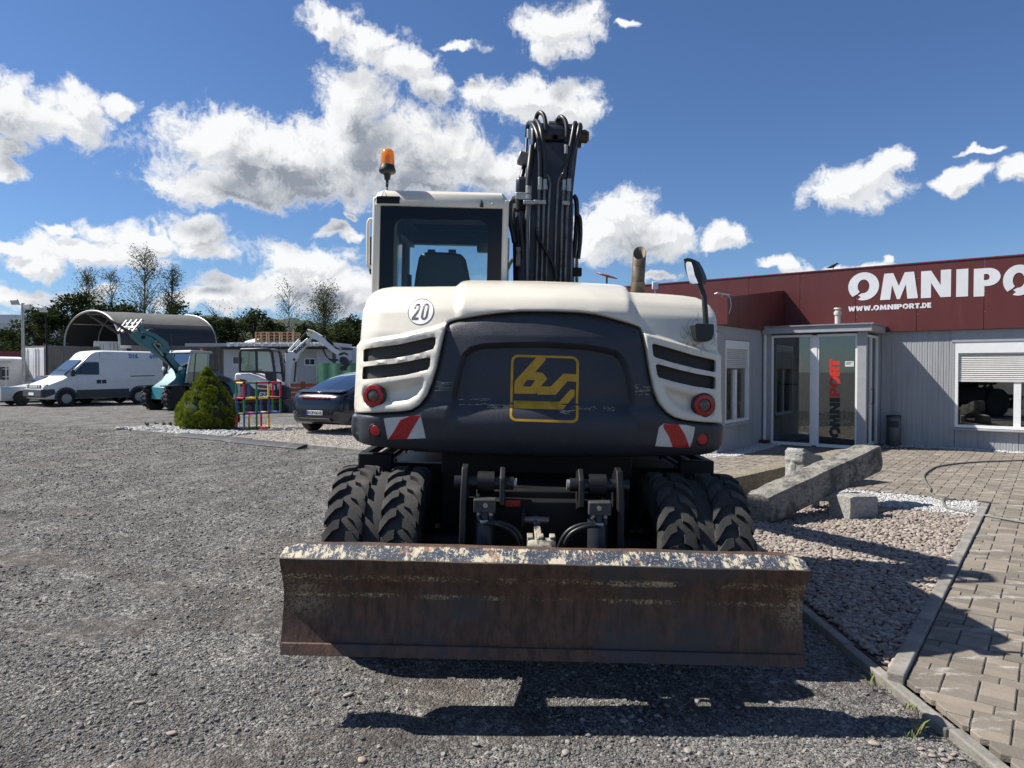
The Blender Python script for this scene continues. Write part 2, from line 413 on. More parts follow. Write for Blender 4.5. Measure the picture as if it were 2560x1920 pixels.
def ground_mat():
    m = bpy.data.materials.new('gravel_grey'); m.use_nodes = True; nt = m.node_tree; t = NT(nt); p = nt.nodes['Principled BSDF']
    co = t.n('ShaderNodeTexCoord').outputs['Object']
    v1 = t.n('ShaderNodeTexVoronoi', {'Vector': co, 'Scale': 95.0, 'Randomness': 1.0}, voronoi_dimensions='2D')
    v2 = t.n('ShaderNodeTexVoronoi', {'Vector': co, 'Scale': 38.0, 'Randomness': 1.0}, voronoi_dimensions='2D')
    n1 = t.n('ShaderNodeTexNoise', {'Vector': co, 'Scale': 0.55, 'Detail': 7.0, 'Roughness': 0.62}, noise_dimensions='2D').outputs['Fac']
    n2 = t.n('ShaderNodeTexNoise', {'Vector': co, 'Scale': 7.0, 'Detail': 6.0, 'Roughness': 0.7}, noise_dimensions='2D').outputs['Fac']
    sc = t.n('ShaderNodeSeparateColor', {0: v1.outputs['Color']}).outputs[0]
    sc2 = t.n('ShaderNodeSeparateColor', {0: v2.outputs['Color']}).outputs[1]
    tone = t.math('ADD', t.math('MULTIPLY', sc, 0.6), t.math('MULTIPLY', sc2, 0.4))
    c = t.mix(t.smooth(tone, 0.1, 0.95), (0.049, 0.048, 0.048), (0.25, 0.242, 0.229))
    c = t.mix(t.smooth(n1, 0.45, 0.70, 0.0, 0.35), c, (0.095, 0.076, 0.061))
    n5 = t.n('ShaderNodeTexNoise', {'Vector': co, 'Scale': 17.0, 'Detail': 4.0, 'Roughness': 0.75}, noise_dimensions='2D').outputs['Fac']
    c = t.mix(1.0, c, t.mix(t.smooth(n5, 0.33, 0.67), (0.55,0.55,0.55), (1.40,1.39,1.37)), 'MULTIPLY')
    c = t.mix(t.smooth(n2, 0.60, 0.78, 0.0, 0.35), c, (0.08, 0.08, 0.085))
    # wheel tracks: packed, browner arcs swept by turning vehicles
    wob = t.vmath('MULTIPLY_ADD', t.n('ShaderNodeTexNoise', {'Vector': co, 'Scale': 0.5, 'Detail': 3.0}, noise_dimensions='2D').outputs['Color'], (0.9,0.9,0), co)
    trk = None
    for cx0, cy0, rad in TRACKS:
        dd_ = t.math('ABSOLUTE', t.math('SUBTRACT', t.vmath('LENGTH', t.vmath('SUBTRACT', t.vmath('MULTIPLY', wob, (1,1,0)), (cx0, cy0, 0))), rad))
        k_ = t.smooth(dd_, 0.28, 0.10); trk = k_ if trk is None else t.math('MAXIMUM', trk, k_)
    trk = t.math('MULTIPLY', trk, t.smooth(n2, 0.35, 0.6, 0.1, 0.75))
    c = t.mix(trk, c, (0.072, 0.062, 0.054))
    n6 = t.n('ShaderNodeTexNoise', {'Vector': t.vmath('MULTIPLY', co, (1.0, 0.55, 1.0)), 'Scale': 2.6, 'Detail': 8.0, 'Roughness': 0.82}, noise_dimensions='2D').outputs['Fac']
    c = t.mix(1.0, c, t.mix(t.smooth(n6, 0.34, 0.66), (0.62,0.62,0.63), (1.36,1.35,1.33)), 'MULTIPLY')
    t.link(c, p.inputs['Base Color']); p.inputs['Roughness'].default_value = 0.9; p.inputs['Specular IOR Level'].default_value = 0.25
    hgt = t.math('ADD', t.math('MULTIPLY', t.math('SUBTRACT', 1.0, t.math('MULTIPLY', v1.outputs['Distance'], 1.4)), 0.5),
                 t.math('MULTIPLY', t.math('SUBTRACT', 1.0, t.math('MULTIPLY', v2.outputs['Distance'], 1.3)), 0.7))
    bn = t.n('ShaderNodeBump', {'Height': hgt, 'Strength': 1.0, 'Distance': 0.010}); t.link(bn.outputs[0], p.inputs['Normal'])
    return m
M_GRAVEL = ground_mat()
xs = axis([(-700,-60,8),(-60,-12,14),(-12,-5,18),(-5,6,70),(6,14,14),(14,60,10),(60,700,8)])
ys = axis([(-300,-20,6),(-20,1,10),(1,9,64),(9,16,24),(16,45,16),(45,120,8),(120,1500,10)])
mb = MB(); nx = len(xs)
for y in ys:
    for x in xs: mb.v.append((x, y, gh(x, y)))
for j in range(len(ys)-1):
    for i in range(nx-1): mb.f.append((j*nx+i, j*nx+i+1, (j+1)*nx+i+1, (j+1)*nx+i))
struct(mb.build('gravel_yard', M_GRAVEL, smooth=180, fix=False))

# ---- loose stones: one geometry-node scatter for every kind of stone
def stone_group(name, m, seed, flat, sub=2, rough_amp=0.35):
    g = bpy.data.node_groups.new(name, 'GeometryNodeTree')
    g.interface.new_socket('Geometry', in_out='INPUT', socket_type='NodeSocketGeometry')
    g.interface.new_socket('Geometry', in_out='OUTPUT', socket_type='NodeSocketGeometry')
    t = NT(g); gi = g.nodes.new('NodeGroupInput'); go = g.nodes.new('NodeGroupOutput')
    ico = t.n('GeometryNodeMeshIcoSphere', {'Radius': 1.0, 'Subdivisions': sub})
    nz = t.n('ShaderNodeTexNoise', {'Scale': 0.9, 'Detail': 1.0}); pos = t.n('GeometryNodeInputPosition').outputs[0]
    g.links.new(t.vmath('ADD', pos, (seed, seed*2, 0)), nz.inputs['Vector'])
    offs = t.vmath('MULTIPLY', t.vmath('SUBTRACT', nz.outputs['Color'], (0.5,0.5,0.5)), (rough_amp*3, rough_amp*3, rough_amp*3))
    sp = t.n('GeometryNodeSetPosition', {'Geometry': ico.outputs[0], 'Offset': offs})
    sm = t.n('GeometryNodeSetShadeSmooth', {'Geometry': sp.outputs[0], 'Shade Smooth': sub > 1})
    ms = t.n('GeometryNodeSetMaterial', {'Geometry': sm.outputs[0], 'Material': m})
    ar = t.n('GeometryNodeInputNamedAttribute', data_type='FLOAT_VECTOR'); ar.inputs['Name'].default_value = 'rot'
    asx = t.n('GeometryNodeInputNamedAttribute', data_type='FLOAT_VECTOR'); asx.inputs['Name'].default_value = 'scl'
    e2r = t.n('FunctionNodeEulerToRotation'); g.links.new(ar.outputs['Attribute'], e2r.inputs[0])
    io = t.n('GeometryNodeInstanceOnPoints', {'Points': gi.outputs[0], 'Instance': ms.outputs[0]})
    g.links.new(e2r.outputs[0], io.inputs['Rotation']); g.links.new(asx.outputs['Attribute'], io.inputs['Scale'])
    g.links.new(io.outputs[0], go.inputs[0])
    return g
def scatter(name, pts, scl, m, seed, flat=0.6, sub=2, tilt=0.35, amp=0.3, parent=None):
    n = len(pts); rng = np.random.default_rng(seed)
    me = bpy.data.meshes.new(name); me.vertices.add(n); me.vertices.foreach_set('co', np.asarray(pts, np.float32).ravel())
    ra = np.stack([rng.uniform(-tilt, tilt, n), rng.uniform(-tilt, tilt, n), rng.uniform(0, 6.28, n)], 1).astype(np.float32)
    s = np.asarray(scl, np.float32); s3 = np.stack([s*rng.uniform(0.9, 1.5, n), s*rng.uniform(0.7, 1.05, n), s*rng.uniform(flat*0.75, flat*1.25, n)], 1).astype(np.float32)
    a = me.attributes.new('rot', 'FLOAT_VECTOR', 'POINT'); a.data.foreach_set('vector', ra.ravel())
    b = me.attributes.new('scl', 'FLOAT_VECTOR', 'POINT'); b.data.foreach_set('vector', s3.ravel())
    me.materials.append(m)
    o = bpy.data.objects.new(name, me); COL.objects.link(o); o['kind'] = 'stuff'
    md = o.modifiers.new('scatter', 'NODES'); md.node_group = stone_group(name, m, seed*1.37, flat, sub, amp)
    if parent is not None: o.parent = parent
    return o
GV = np.vectorize(gh)
rng = np.random.default_rng(5)
def paved(x, y):        # true where paving, pebbles or the pale bed lie instead of grey gravel
    return x > 1.96
# pale gravel parking bed beyond the line E0-E1
E0, E1 = ground(330, 1077), ground(930, 1130)
EN = Vector((-(E1.y-E0.y), E1.x-E0.x, 0)).normalized()
if EN.y < 0: EN = -EN
ED = (E1-E0).normalized()
def bed_side(x, y): return (x-E0.x)*EN.x + (y-E0.y)*EN.y
M_STONE = rock_mat('grey_chippings', [(0.091,0.088,0.086),(0.134,0.131,0.126),(0.160,0.154,0.146),(0.194,0.187,0.176),(0.125,0.125,0.126),(0.229,0.217,0.203),(0.168,0.150,0.130),(0.106,0.103,0.101),(0.264,0.251,0.229)])
N = 430000
d = 2.55*np.exp(rng.uniform(0, 1, N)**1.15*math.log(25.0/2.55)); x = rng.uniform(-0.80, 0.62, N)*d + rng.uniform(-1.0, 0.6, N)
ok = (x < 1.94) & (bed_side(x, d) < -0.05)
x, d = x[ok], d[ok]
cl = np.array([mnoise.noise(Vector((a*1.3, b*1.3, 4.0))) for a, b in zip(x, d)])
for cx0, cy0, rad in TRACKS: cl -= 0.55*np.exp(-((np.hypot(x+.45-cx0, d+.45-cy0)-rad)/.25)**2)
keep = rng.uniform(-0.75, 0.25, len(x)) < cl
x, d = x[keep], d[keep]
s = (0.0030 + 0.0036*rng.uniform(0, 1, len(x))**2 + 0.012*rng.uniform(0, 1, len(x))**18)*(0.80+0.06*np.minimum(d, 18))
scatter('grey_gravel_stones', np.stack([x, d, GV(x, d)+s*0.25], 1), s, M_STONE, 3, flat=0.55, sub=1, tilt=0.5, amp=0.42)['label'] = 'loose grey gravel chippings covering the yard'
# a few bigger pale stones lying on the gravel
px = [(905,1412,.028),(905,1900,.03),(870,1742,.03),(2185,1852,.03),(1415,1880,.028),(350,1762,.026),(300,1608,.018),(720,1380,.02),(1190,1860,.022),(1720,1872,.026),(430,1838,.025),(60,1790,.022),(620,1500,.02),(1560,1800,.024)]
pts = [ground(a, b) for a, b, _ in px]
M_PALE = rock_mat('pale_field_stone', [(0.288,0.264,0.224),(0.224,0.216,0.200),(0.304,0.248,0.200),(0.248,0.208,0.176)])
base = MB().lathe([(0.0,-.5),(.6,-.42),(.95,-.1),(1,.15),(.75,.42),(.35,.52),(0,.55)], n=9)
def loose_stone(p, r, k, label, group):
    q = MB()
    for v in base.v:
        w_ = Vector(v); nn = mnoise.noise(w_*1.3+Vector((k*3.1, 0, 0)))
        q.v.append(tuple(w_*(1+0.35*nn)))
    q.f = list(base.f)
    o = q.build('loose_stone', M_PALE, smooth=180); o.location = (p.x, p.y, gh(p.x, p.y)+r*0.28); o.scale = (r*.9, r*0.66, r*0.5); o.rotation_euler = (0.1*k % .3, 0, k*1.9)
    return tag(o, label, 'stone', group)
for k, (p, (a, b, r)) in enumerate(zip(pts, px)):
    loose_stone(p, r, k, 'single pale stone lying loose on the grey gravel', 'pale stones strewn on the gravel')
for k, (a, b) in enumerate([(2302,1865),(2330,1871),(2354,1866),(2331,1882),(2353,1880),(2384,1879),(2362,1893),(2378,1888),(2405,1890)]):
    p = ground(a, b); loose_stone(p, 0.019, k+30, 'rounded coloured pebble in a little pile beside the kerb', 'pebbles piled by the kerb')

# ---- pale gravel bed
M_BED = mat('pale_gravel', (0.34,0.31,0.27), 0.9, var=0.35, vscale=70, bump=0.012, bscale=75)
mb = MB(); L = (E1-E0).length
c0 = E0; c1 = E0+ED*(L+9.0)
q = [c0, c1, c1+EN*2.5+ED*2.0, c0+ED*L*0.9+EN*8.2, c0+EN*3.0+ED*0.9]
mb.add([(p.x, p.y, 0.004) for p in q], [tuple(range(len(q)))]); bed = struct(mb.build('pale_gravel_bed', M_BED))
M_BEDST = rock_mat('pale_chippings', [(0.400,0.368,0.320),(0.320,0.296,0.264),(0.464,0.424,0.368),(0.368,0.304,0.248),(0.272,0.256,0.240),(0.440,0.416,0.384)])
n = 30000; t1 = rng.uniform(-0.02, 1, n)**1.1*(L+6); t2 = rng.uniform(0, 1, n)**1.5*6.5
pp = np.array([(E0.x+ED.x*a+EN.x*b, E0.y+ED.y*a+EN.y*b) for a, b in zip(t1, t2)]); Q = [(p.x, p.y) for p in q]
pp = pp[inpoly(pp, Q)]
scatter('pale_gravel_stones', np.stack([pp[:,0], pp[:,1], np.full(len(pp), .009)], 1), rng.uniform(.012, .024, len(pp)), M_BEDST, 11, sub=1)['label'] = 'pale beige gravel chippings of the parking bed'
# white cobbles round the conifer
CON = ground(497, 1077)
n = 900; pp = np.stack([rng.uniform(-2.4, 2.2, n), rng.uniform(-1.3, .2, n)], 1)
pw = np.array([(CON.x+ED.x*a+EN.x*b, CON.y+ED.y*a+EN.y*b) for a, b in pp]); ok = np.array([bed_side(a, b) > 0.03 for a, b in pw])
pw = pw[ok]
scatter('white_cobbles', np.stack([pw[:,0], pw[:,1], np.full(len(pw), .03)], 1), rng.uniform(.03, .06, len(pw)), rock_mat('white_cobble', [(0.391,0.391,0.383),(0.323,0.323,0.319),(0.442,0.433,0.408),(0.255,0.264,0.272)]), 12)['label'] = 'white cobbles laid round the foot of the conifer'
M_CONC = mat('concrete_kerb', (0.21,0.195,0.175), 0.9, var=0.28, vscale=9, bump=0.006, bscale=90, col2=(0.20,0.20,0.17), c2scale=5, c2=(.48,.66))
kb = thing('bed_edging', 'thin concrete edging along the pale gravel bed', 'edging', tuple(E0)); ke = int((L+9)/1.0)
for i in range(ke):
    a = E0+ED*(i*1.0); o = MB().box((0,0,0), (0.985,0.06,0.07)).build('edging_stone', M_CONC, kb, bevel=0.008)
    o.location = a+ED*.5-E0+Vector((0,0,.005)); o.rotation_euler = (0, 0, math.atan2(ED.y, ED.x))
# black rubber kerb ramps lying along the edging
M_RUB = mat('black_rubber', (0.035,0.036,0.04), 0.75, var=0.2, bump=0.003, bscale=40, col2=(.10,.10,.10), c2scale=3)
for k, (a, b, la) in enumerate([(2.45, 2.75, 'worn black rubber kerb ramp partly under the next one'), (4.75, 2.55, 'black rubber kerb ramp lying askew on the gravel edge')]):
    o = MB().prism([(0,-.16,0),(0,.14,0),(0,.14,.075),(0,.10,.078),(0,-.14,.02)], (b,0,0)).build('kerb_ramp', M_RUB, bevel=0.006)
    p = E0+ED*a-EN*(.15+.10*k); o.location = (p.x, p.y, .0+.0*k); o.rotation_euler = (0, 0, math.atan2(ED.y, ED.x)-.03*k)
    tag(o, la, 'kerb ramp', 'kerb ramps')

# ---- reddish pebble bed and its kerbs
ax0 = 2.0
tri = [(2.05, 3.66), P2(-.09, B_FAR), P2(-4.75, B_FAR), (2.05, 9.6)]
M_PEBB = mat('pebble_bed_soil', (0.16,0.12,0.10), 0.95, var=0.3, vscale=40, bump=0.012, bscale=50)
mb = MB(); mb.add([(x_, y_, 0.006) for x_, y_ in tri], [(0,1,2,3)]); struct(mb.build('pebble_bed', M_PEBB))
A_ = np.array(tri); n = 95000
pp = np.stack([rng.uniform(2.0, 5.7, n), rng.uniform(3.6, 11.4, n)], 1); pp = pp[inpoly(pp, [(2.07,3.75), P2(-.10,B_FAR-.05), P2(-4.6,B_FAR-.05), (2.07,9.5)])]
dist = np.hypot(pp[:,0], pp[:,1]); pp = pp[rng.uniform(0, 1, len(pp)) < np.clip(5.5/dist, .45, 1)]
M_PEB = rock_mat('red_brown_pebble', [(0.244,0.203,0.172),(0.294,0.252,0.215),(0.200,0.169,0.146),(0.347,0.307,0.262),(0.250,0.197,0.164),(0.178,0.156,0.139),(0.318,0.277,0.237),(0.263,0.235,0.203),(0.213,0.177,0.154)], rough=0.7)
white = ((pp - np.array(P2(-.5, B_FAR-.3)))@np.array([BV.x, BV.y]) > -.75) & ((pp-np.array(P2(-.5, B_FAR-.3)))@np.array([BU.x, BU.y]) > -2.1) & (rng.uniform(0,1,len(pp)) < .93)
pr = pp[~white]; pwh = pp[white]
s = rng.uniform(.010, .023, len(pr))
scatter('reddish_pebbles', np.stack([pr[:,0], pr[:,1], .012+rng.uniform(0, .03, len(pr))], 1), s, M_PEB, 21, flat=.62, amp=.22)['label'] = 'reddish brown rounded pebbles filling the bed'
pwh = np.repeat(pwh, 2, 0)+rng.normal(0, .03, (len(pwh)*2, 2))
pwh = pwh[inpoly(pwh, [(2.07,3.75), P2(-.10,B_FAR-.05), P2(-4.6,B_FAR-.05), (2.07,9.5)])]
M_WCH = rock_mat('white_chipping', [(0.480,0.472,0.456),(0.384,0.384,0.376),(0.528,0.520,0.504),(0.304,0.304,0.304)])
scatter('white_chippings', np.stack([pwh[:,0], pwh[:,1], .03+rng.uniform(0, .02, len(pwh))], 1), rng.uniform(.008, .018, len(pwh)), M_WCH, 22, sub=1)['label'] = 'white stone chippings at the corner of the pebble bed'
# kerbs: one along x = 2, one along the paving
kr = thing('garden_kerb', 'weathered concrete kerb between pebble bed and grey gravel', 'kerb', (2.0, 1.2, 0))
y = 1.2; k = 0
while y < 9.4:
    L_ = 0.995; o = MB().box((0,0,0), (0.062, L_-.008, 0.10)).build('kerb_stone', M_CONC, kr, bevel=0.010, seg=3)
    o.location = (.008*math.sin(k*2.3), y+L_/2-1.2, -0.024+.004*math.sin(k*1.7)); o.rotation_euler = (0, 0, .008*math.sin(k*3.1)); y += L_; k += 1
kv = thing('path_kerb', 'pale concrete kerb between pebble bed and brick paving', 'kerb', P3(-.045, .05, 0))
b = 0.05; k = 0
while b < B_FAR-.45:
    o = MB().box((0,0,0), (0.085, .99, 0.12)).build('kerb_stone', M_CONC, kv, bevel=0.010, seg=3)
    q = P3(-.045, b+.5, .012) - P3(-.045, .05, 0); o.location = q; o.rotation_euler = (0, 0, math.atan2(BV.y, BV.x)-math.pi/2); b += 1.0

# ---- brick paving
M_JOINT = mat('joint_grit', (0.105,0.098,0.088), 0.95, var=0.4, vscale=120, bump=0.006, bscale=200)
def clip(poly, nx_, ny_, c):      # keep nx*x+ny*y >= c
    out = []
    for i in range(len(poly)):
        p, q = poly[i], poly[(i+1) % len(poly)]; dp = nx_*p[0]+ny_*p[1]-c; dq = nx_*q[0]+ny_*q[1]-c
        if dp >= 0: out.append(p)
        if (dp >= 0) != (dq >= 0):
            t_ = dp/(dp-dq); out.append((p[0]+(q[0]-p[0])*t_, p[1]+(q[1]-p[1])*t_))
    return out
def paver_mat():
    m = bpy.data.materials.new('concrete_paver'); m.use_nodes = True; nt = m.node_tree; t = NT(nt); p = nt.nodes['Principled BSDF']
    geo = t.n('ShaderNodeNewGeometry').outputs['Position']
    rnd = t.n('ShaderNodeObjectInfo').outputs['Random']
    ri = t.n('ShaderNodeNewGeometry').outputs['Random Per Island']
    n1 = t.n('ShaderNodeTexNoise', {'Vector': geo, 'Scale': 5.0, 'Detail': 8.0, 'Roughness': 0.7}).outputs['Fac']
    n2 = t.n('ShaderNodeTexNoise', {'Vector': t.vmath('MULTIPLY', geo, (1.0, 3.0, 1.0)), 'Scale': 2.1, 'Detail': 6.0, 'Roughness': 0.75}).outputs['Fac']
    n3 = t.n('ShaderNodeTexNoise', {'Vector': geo, 'Scale': 140.0, 'Detail': 3.0}).outputs['Fac']
    c = t.mix(n1, (0.124,0.108,0.089), (0.255,0.226,0.190))
    k = t.math('FRACT', t.math('ADD', rnd, t.math('MULTIPLY', ri, 3.7)))
    c = t.mix(1.0, c, t.mix(k, (0.72,0.72,0.72), (1.22,1.19,1.15)), 'MULTIPLY')
    c = t.mix(t.math('MULTIPLY', t.smooth(n2, 0.54, 0.68), t.smooth(n3, 0.35, 0.6, 0.35, 0.95)), c, (0.44,0.42,0.39))
    c = t.mix(t.smooth(n3, 0.58, 0.75, 0, .5), c, (0.10,0.09,0.08))
    t.link(c, p.inputs['Base Color']); p.inputs['Roughness'].default_value = 0.88; p.inputs['Specular IOR Level'].default_value = 0.3
    bn = t.n('ShaderNodeBump', {'Height': n3, 'Strength': 0.8, 'Distance': 0.004}); t.link(bn.outputs[0], p.inputs['Normal'])
    return m
M_PAV = paver_mat()
reg = [(2.055, .6), (16, .6)]
pv = MB(); far = P2(6.5, B_MAIN-.05)
pl = [(2.04, 0.8), P2(0, .12), P2(0, B_FAR+.02), P2(-4.9, B_FAR+.02), P2(-4.9, B_WING+.4), P2(A_WING, B_WING), P2(A_WING, B_MAIN), P2(8.5, B_MAIN), P2(8.5, -4.0)]
pv.add([(x_, y_, 0.037) for x_, y_ in pl], [tuple(range(len(pl)))])
paving = struct(pv.build('brick_paving', M_JOINT))
SU, SB, SS = 0.156, 0.288, 0.104
cells = []
nb0, nb1 = int(-4.5/(SB+SS)), int(B_MAIN/(SB+SS))+1
for j in range(nb0, nb1):
    b0 = j*(SB+SS)
    for i in range(-34, 56):
        rows_ = [(i*SU+.004, (i+1)*SU-.004, b0+SB/3*r_+.0015, b0+SB/3*(r_+1)-.0015) for r_ in range(3)]
        if i % 2 == 0: rows_.append(((i+.5)*SU+.002, (i+2.5)*SU-.002, b0+SB+.0015, b0+SB+SS-.0015))
        for (a0, a1, c0_, c1_) in rows_:
            poly = [(a0, c0_), (a1, c0_), (a1, c1_), (a0, c1_)]
            am, bm_ = (a0+a1)/2, (c0_+c1_)/2
            cx, cy = P2(am, bm_)
            if cy < 1.2 or cy > 18 or cx > .78*cy+1.2: continue
            if bm_ < B_FAR+.02: poly = clip(poly, 1, 0, .003)                    # right of the kerb
            else: poly = clip(poly, 1, 0, -4.85)
            if bm_ > B_FAR-.3 and am < 0: poly = clip(poly, 0, 1, B_FAR+.03)
            poly = clip(poly, 0, -1, -(B_MAIN-.05-(.35 if am > -2.3 else 1.75)))
            if bm_ > B_WING-.2: poly = clip(poly, 1, 0, A_WING+.45)
            if len(poly) < 3: continue
            w2 = [P2(*p) for p in poly]; w2 = clip(w2, 1, 0, 2.045)
            if len(w2) < 3: continue
            ar = 0.5*abs(sum(w2[k][0]*w2[(k+1) % len(w2)][1]-w2[(k+1) % len(w2)][0]*w2[k][1] for k in range(len(w2))))
            if ar < 0.0006: continue
            full = len(w2) == 4 and abs(ar-(a1-a0)*(c1_-c0_)) < 1e-6
            dd = math.hypot(cx, cy); vis = abs(cx/cy) < .74 and cy > 2.8
            cells.append((ar/dd**3 if vis else 0, w2, full, cx, cy, a1-a0, c1_-c0_))
cells.sort(key=lambda c_: -c_[0])
ang = math.atan2(BU.y, BU.x); shared = {}; rest = MB()
def paver_geo(poly, z0, z1, ch=0.004):
    n_ = len(poly); cx = sum(p[0] for p in poly)/n_; cy = sum(p[1] for p in poly)/n_
    top = []
    for p in poly:
        dx, dy = p[0]-cx, p[1]-cy; l_ = max(1e-6, math.hypot(dx, dy)); top.append((p[0]-dx/l_*ch*1.4, p[1]-dy/l_*ch*1.4))
    r0 = [(p[0], p[1], z0) for p in poly]; r1 = [(p[0], p[1], z1-ch) for p in poly]; r2 = [(p[0], p[1], z1) for p in top]
    return MB().loft([r0, r1, r2])
random.seed(4)
for k, (sc_, w2, full, cx, cy, da, db) in enumerate(cells):
    dz = random.uniform(-.003, .003)
    if k < 300 and sc_ > 0:
        if full:
            key = (round(da, 3), round(db, 3))
            if key not in shared:
                o = paver_geo([(-da/2,-db/2),(da/2,-db/2),(da/2,db/2),(-da/2,db/2)], -.03, 0.0).build('paver', M_PAV, paving); shared[key] = o.data
            else: o = inst(shared[key], 'paver', paving, (0,0,0))
            o.location = (cx, cy, .046+dz); o.rotation_euler = (random.uniform(-.006,.006), random.uniform(-.006,.006), ang)
        else:
            if sum((w2[i][0]*w2[(i+1) % len(w2)][1]-w2[(i+1) % len(w2)][0]*w2[i][1]) for i in range(len(w2))) < 0: w2 = w2[::-1]
            paver_geo(w2, .016, .046+dz).build('paver', M_PAV, paving)
    else:
        g = paver_geo(w2, .016, .046+dz); rest.add(g.v, g.f)
o = rest.build('pavers_beyond', M_PAV, paving, fix=False); o['kind'] = 'stuff'
# gravel strips along the walls
pp = []
for _ in range(5200):
    a = rng.uniform(A_WING+.02, A_WING+.45); b = rng.uniform(B_WING-.2, 11.5); pp.append(P2(a, b))
for _ in range(2500): pp.append(P2(rng.uniform(-7.2, A_WING+.2), rng.uniform(B_WING-.55, B_WING-.02)))
for _ in range(2600): pp.append(P2(rng.uniform(-2.3, 2.6), rng.uniform(B_MAIN-.38, B_MAIN-.02)))
pp = np.array(pp); pp = pp[pp[:,0] > 2.0]
scatter('wall_gravel', np.stack([pp[:,0], pp[:,1], .035+rng.uniform(0,.02,len(pp))], 1), rng.uniform(.010,.022,len(pp)), M_WCH, 23, sub=1)['label'] = 'white gravel strip along the foot of the building'
# ------------------------------------------------------------------ the office building
def on_b(px, py, b):          # hit of a photo ray with the vertical plane b = const
    d = Vector(((px-1280)/F, 1.0, -(py-960)/F)); d.rotate(Matrix.Rotation(-PITCH, 3, 'X'))
    k = (b + BO.dot(BV))/(d.x*BV.x+d.y*BV.y); q = Vector((0,0,HC))+d*k
    return AB(q.x, q.y)[0], q.z
ZW = 2.47                     # underside of the red fascia
M_WALL = mat('grey_cladding', (0.345,0.352,0.362), 0.45, var=0.05, vscale=2.5, spec=0.4, col2=(.28,.285,.29), c2scale=5, c2=(.50,.72), stretch=(1,1,.10))
M_TRIM = mat('grey_trim', (0.34,0.348,0.362), 0.4, var=0.05)
M_RED = mat('oxblood_fascia', (0.100,0.024,0.022), 0.38, var=0.07, vscale=1.8, spec=0.45, col2=(.128,.036,.032), c2scale=3, stretch=(1,1,.15), c2=(.55,.75))
M_WHITE = mat('white_plastic', (0.78,0.78,0.77), 0.35, var=0.03)
M_WLET = mat('white_lettering', (0.66,0.66,0.67), 0.45, var=0.04, vscale=3)
M_SHUT = mat('white_shutter', (0.62,0.61,0.58), 0.4, var=0.04)
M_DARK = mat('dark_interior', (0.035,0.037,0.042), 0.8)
M_GLASS = glass('window_glass', (0.55,0.62,0.62), 0.10)
M_GLASS2 = glass('door_glass', (0.62,0.68,0.66), 0.07)
M_BLACK = mat('black_plastic', (0.018,0.018,0.02), 0.45, var=0.1, bump=.001, bscale=300)
M_ALU = mat('aluminium', (0.62,0.63,0.64), 0.35, metal=0.9, var=0.06)
M_REDL = mat('red_lettering', (0.62,0.03,0.02), 0.4)
B0 = P3(A_WING, B_MAIN, 0)
bld = thing('office_building', 'low grey office building with dark red fascia and big white lettering', 'building', tuple(B0))
OFF = tuple(B0)
def U3(a, b, z): return P3(a, b, z)
def abox(mb_, a0, a1, b0, b1, z0, z1):
    c = [U3(a0,b0,z0),U3(a1,b0,z0),U3(a1,b1,z0),U3(a0,b1,z0),U3(a0,b0,z1),U3(a1,b0,z1),U3(a1,b1,z1),U3(a0,b1,z1)]
    return mb_.add(c, [(0,3,2,1),(4,5,6,7),(0,1,5,4),(1,2,6,5),(2,3,7,6),(3,0,4,7)])
def rib_panel(p0, p1, z0, z1, nrm, pitch=0.1, depth=0.006):
    """sandwich panel with shallow vertical grooves; nrm points outward"""
    mb_ = MB(); p0 = Vector(p0); p1 = Vector(p1); L_ = (p1-p0).length; t_ = (p1-p0)/L_; n_ = max(1, round(L_/pitch)); s_ = L_/n_; prof = []
    for i in range(n_): prof += [(i*s_+.004, 0), (i*s_+.010, depth), (i*s_+s_*.5-.006, depth), (i*s_+s_*.5, depth*.35), (i*s_+s_*.5+.006, depth), (i*s_+s_-.010, depth), (i*s_+s_-.004, 0)]
    ring = [(p0+t_*a+nrm*h) for a, h in prof] + [p1-t_*.004-nrm*.05, p0+t_*.004-nrm*.05]
    lo = [Vector((q.x, q.y, z0)) for q in ring]; hi = [Vector((q.x, q.y, z1)) for q in ring]
    return mb_.loft([lo, hi])
NV = Vector((-BV.x, -BV.y, 0)); NU = Vector((BU.x, BU.y, 0))
WIN = (-1.05, 1.12, 0.47, 2.30)          # main window a0,a1,z0,z1
W2 = (1.95, 4.1, 0.47, 2.30)
def wall_b(b, segs, nrm=NV):
    for (a0, a1, z0, z1) in segs:
        k = max(1, round((a1-a0)/1.0)); st = (a1-a0)/k
        for i in range(k): rib_panel(U3(a0+i*st, b, 0), U3(a0+(i+1)*st, b, 0), z0, z1, nrm).build('wall_panel', M_WALL, bld, off=OFF)
wall_b(B_MAIN, [(-10.0,A_WING-.02,.02,ZW),(A_WING,-2.42,.02,ZW),(-2.42,-1.05,.02,ZW),(-1.05,1.12,.02,.43),(1.12,1.95,.02,ZW),(1.95,4.1,.02,.43),(4.1,8.1,.02,ZW)])
wall_b(B_WING, [(-8.3,A_WING,.02,2.51)])
for (b0, b1, z0, z1) in ((B_WING, 9.43, .02, 2.51), (9.43, 10.82, .02, .60), (10.82, B_MAIN, .02, 2.51)):
    k = max(1, round((b1-b0)/1.0)); st = (b1-b0)/k
    for i in range(k): rib_panel(U3(A_WING, b0+i*st, 0), U3(A_WING, b0+(i+1)*st, 0), z0, z1, NU).build('wall_panel', M_WALL, bld, off=OFF)
m_ = MB()
abox(m_, A_WING-.01, A_WING+.012, B_WING-.012, B_WING+.06, .02, 2.51); m_.build('corner_trim', M_TRIM, bld, off=OFF)
m_ = MB(); abox(m_, A_WING-.002, A_WING+.012, 9.37, 10.88, 2.25, 2.505); m_.build('lintel_panel', M_TRIM, bld, off=OFF)
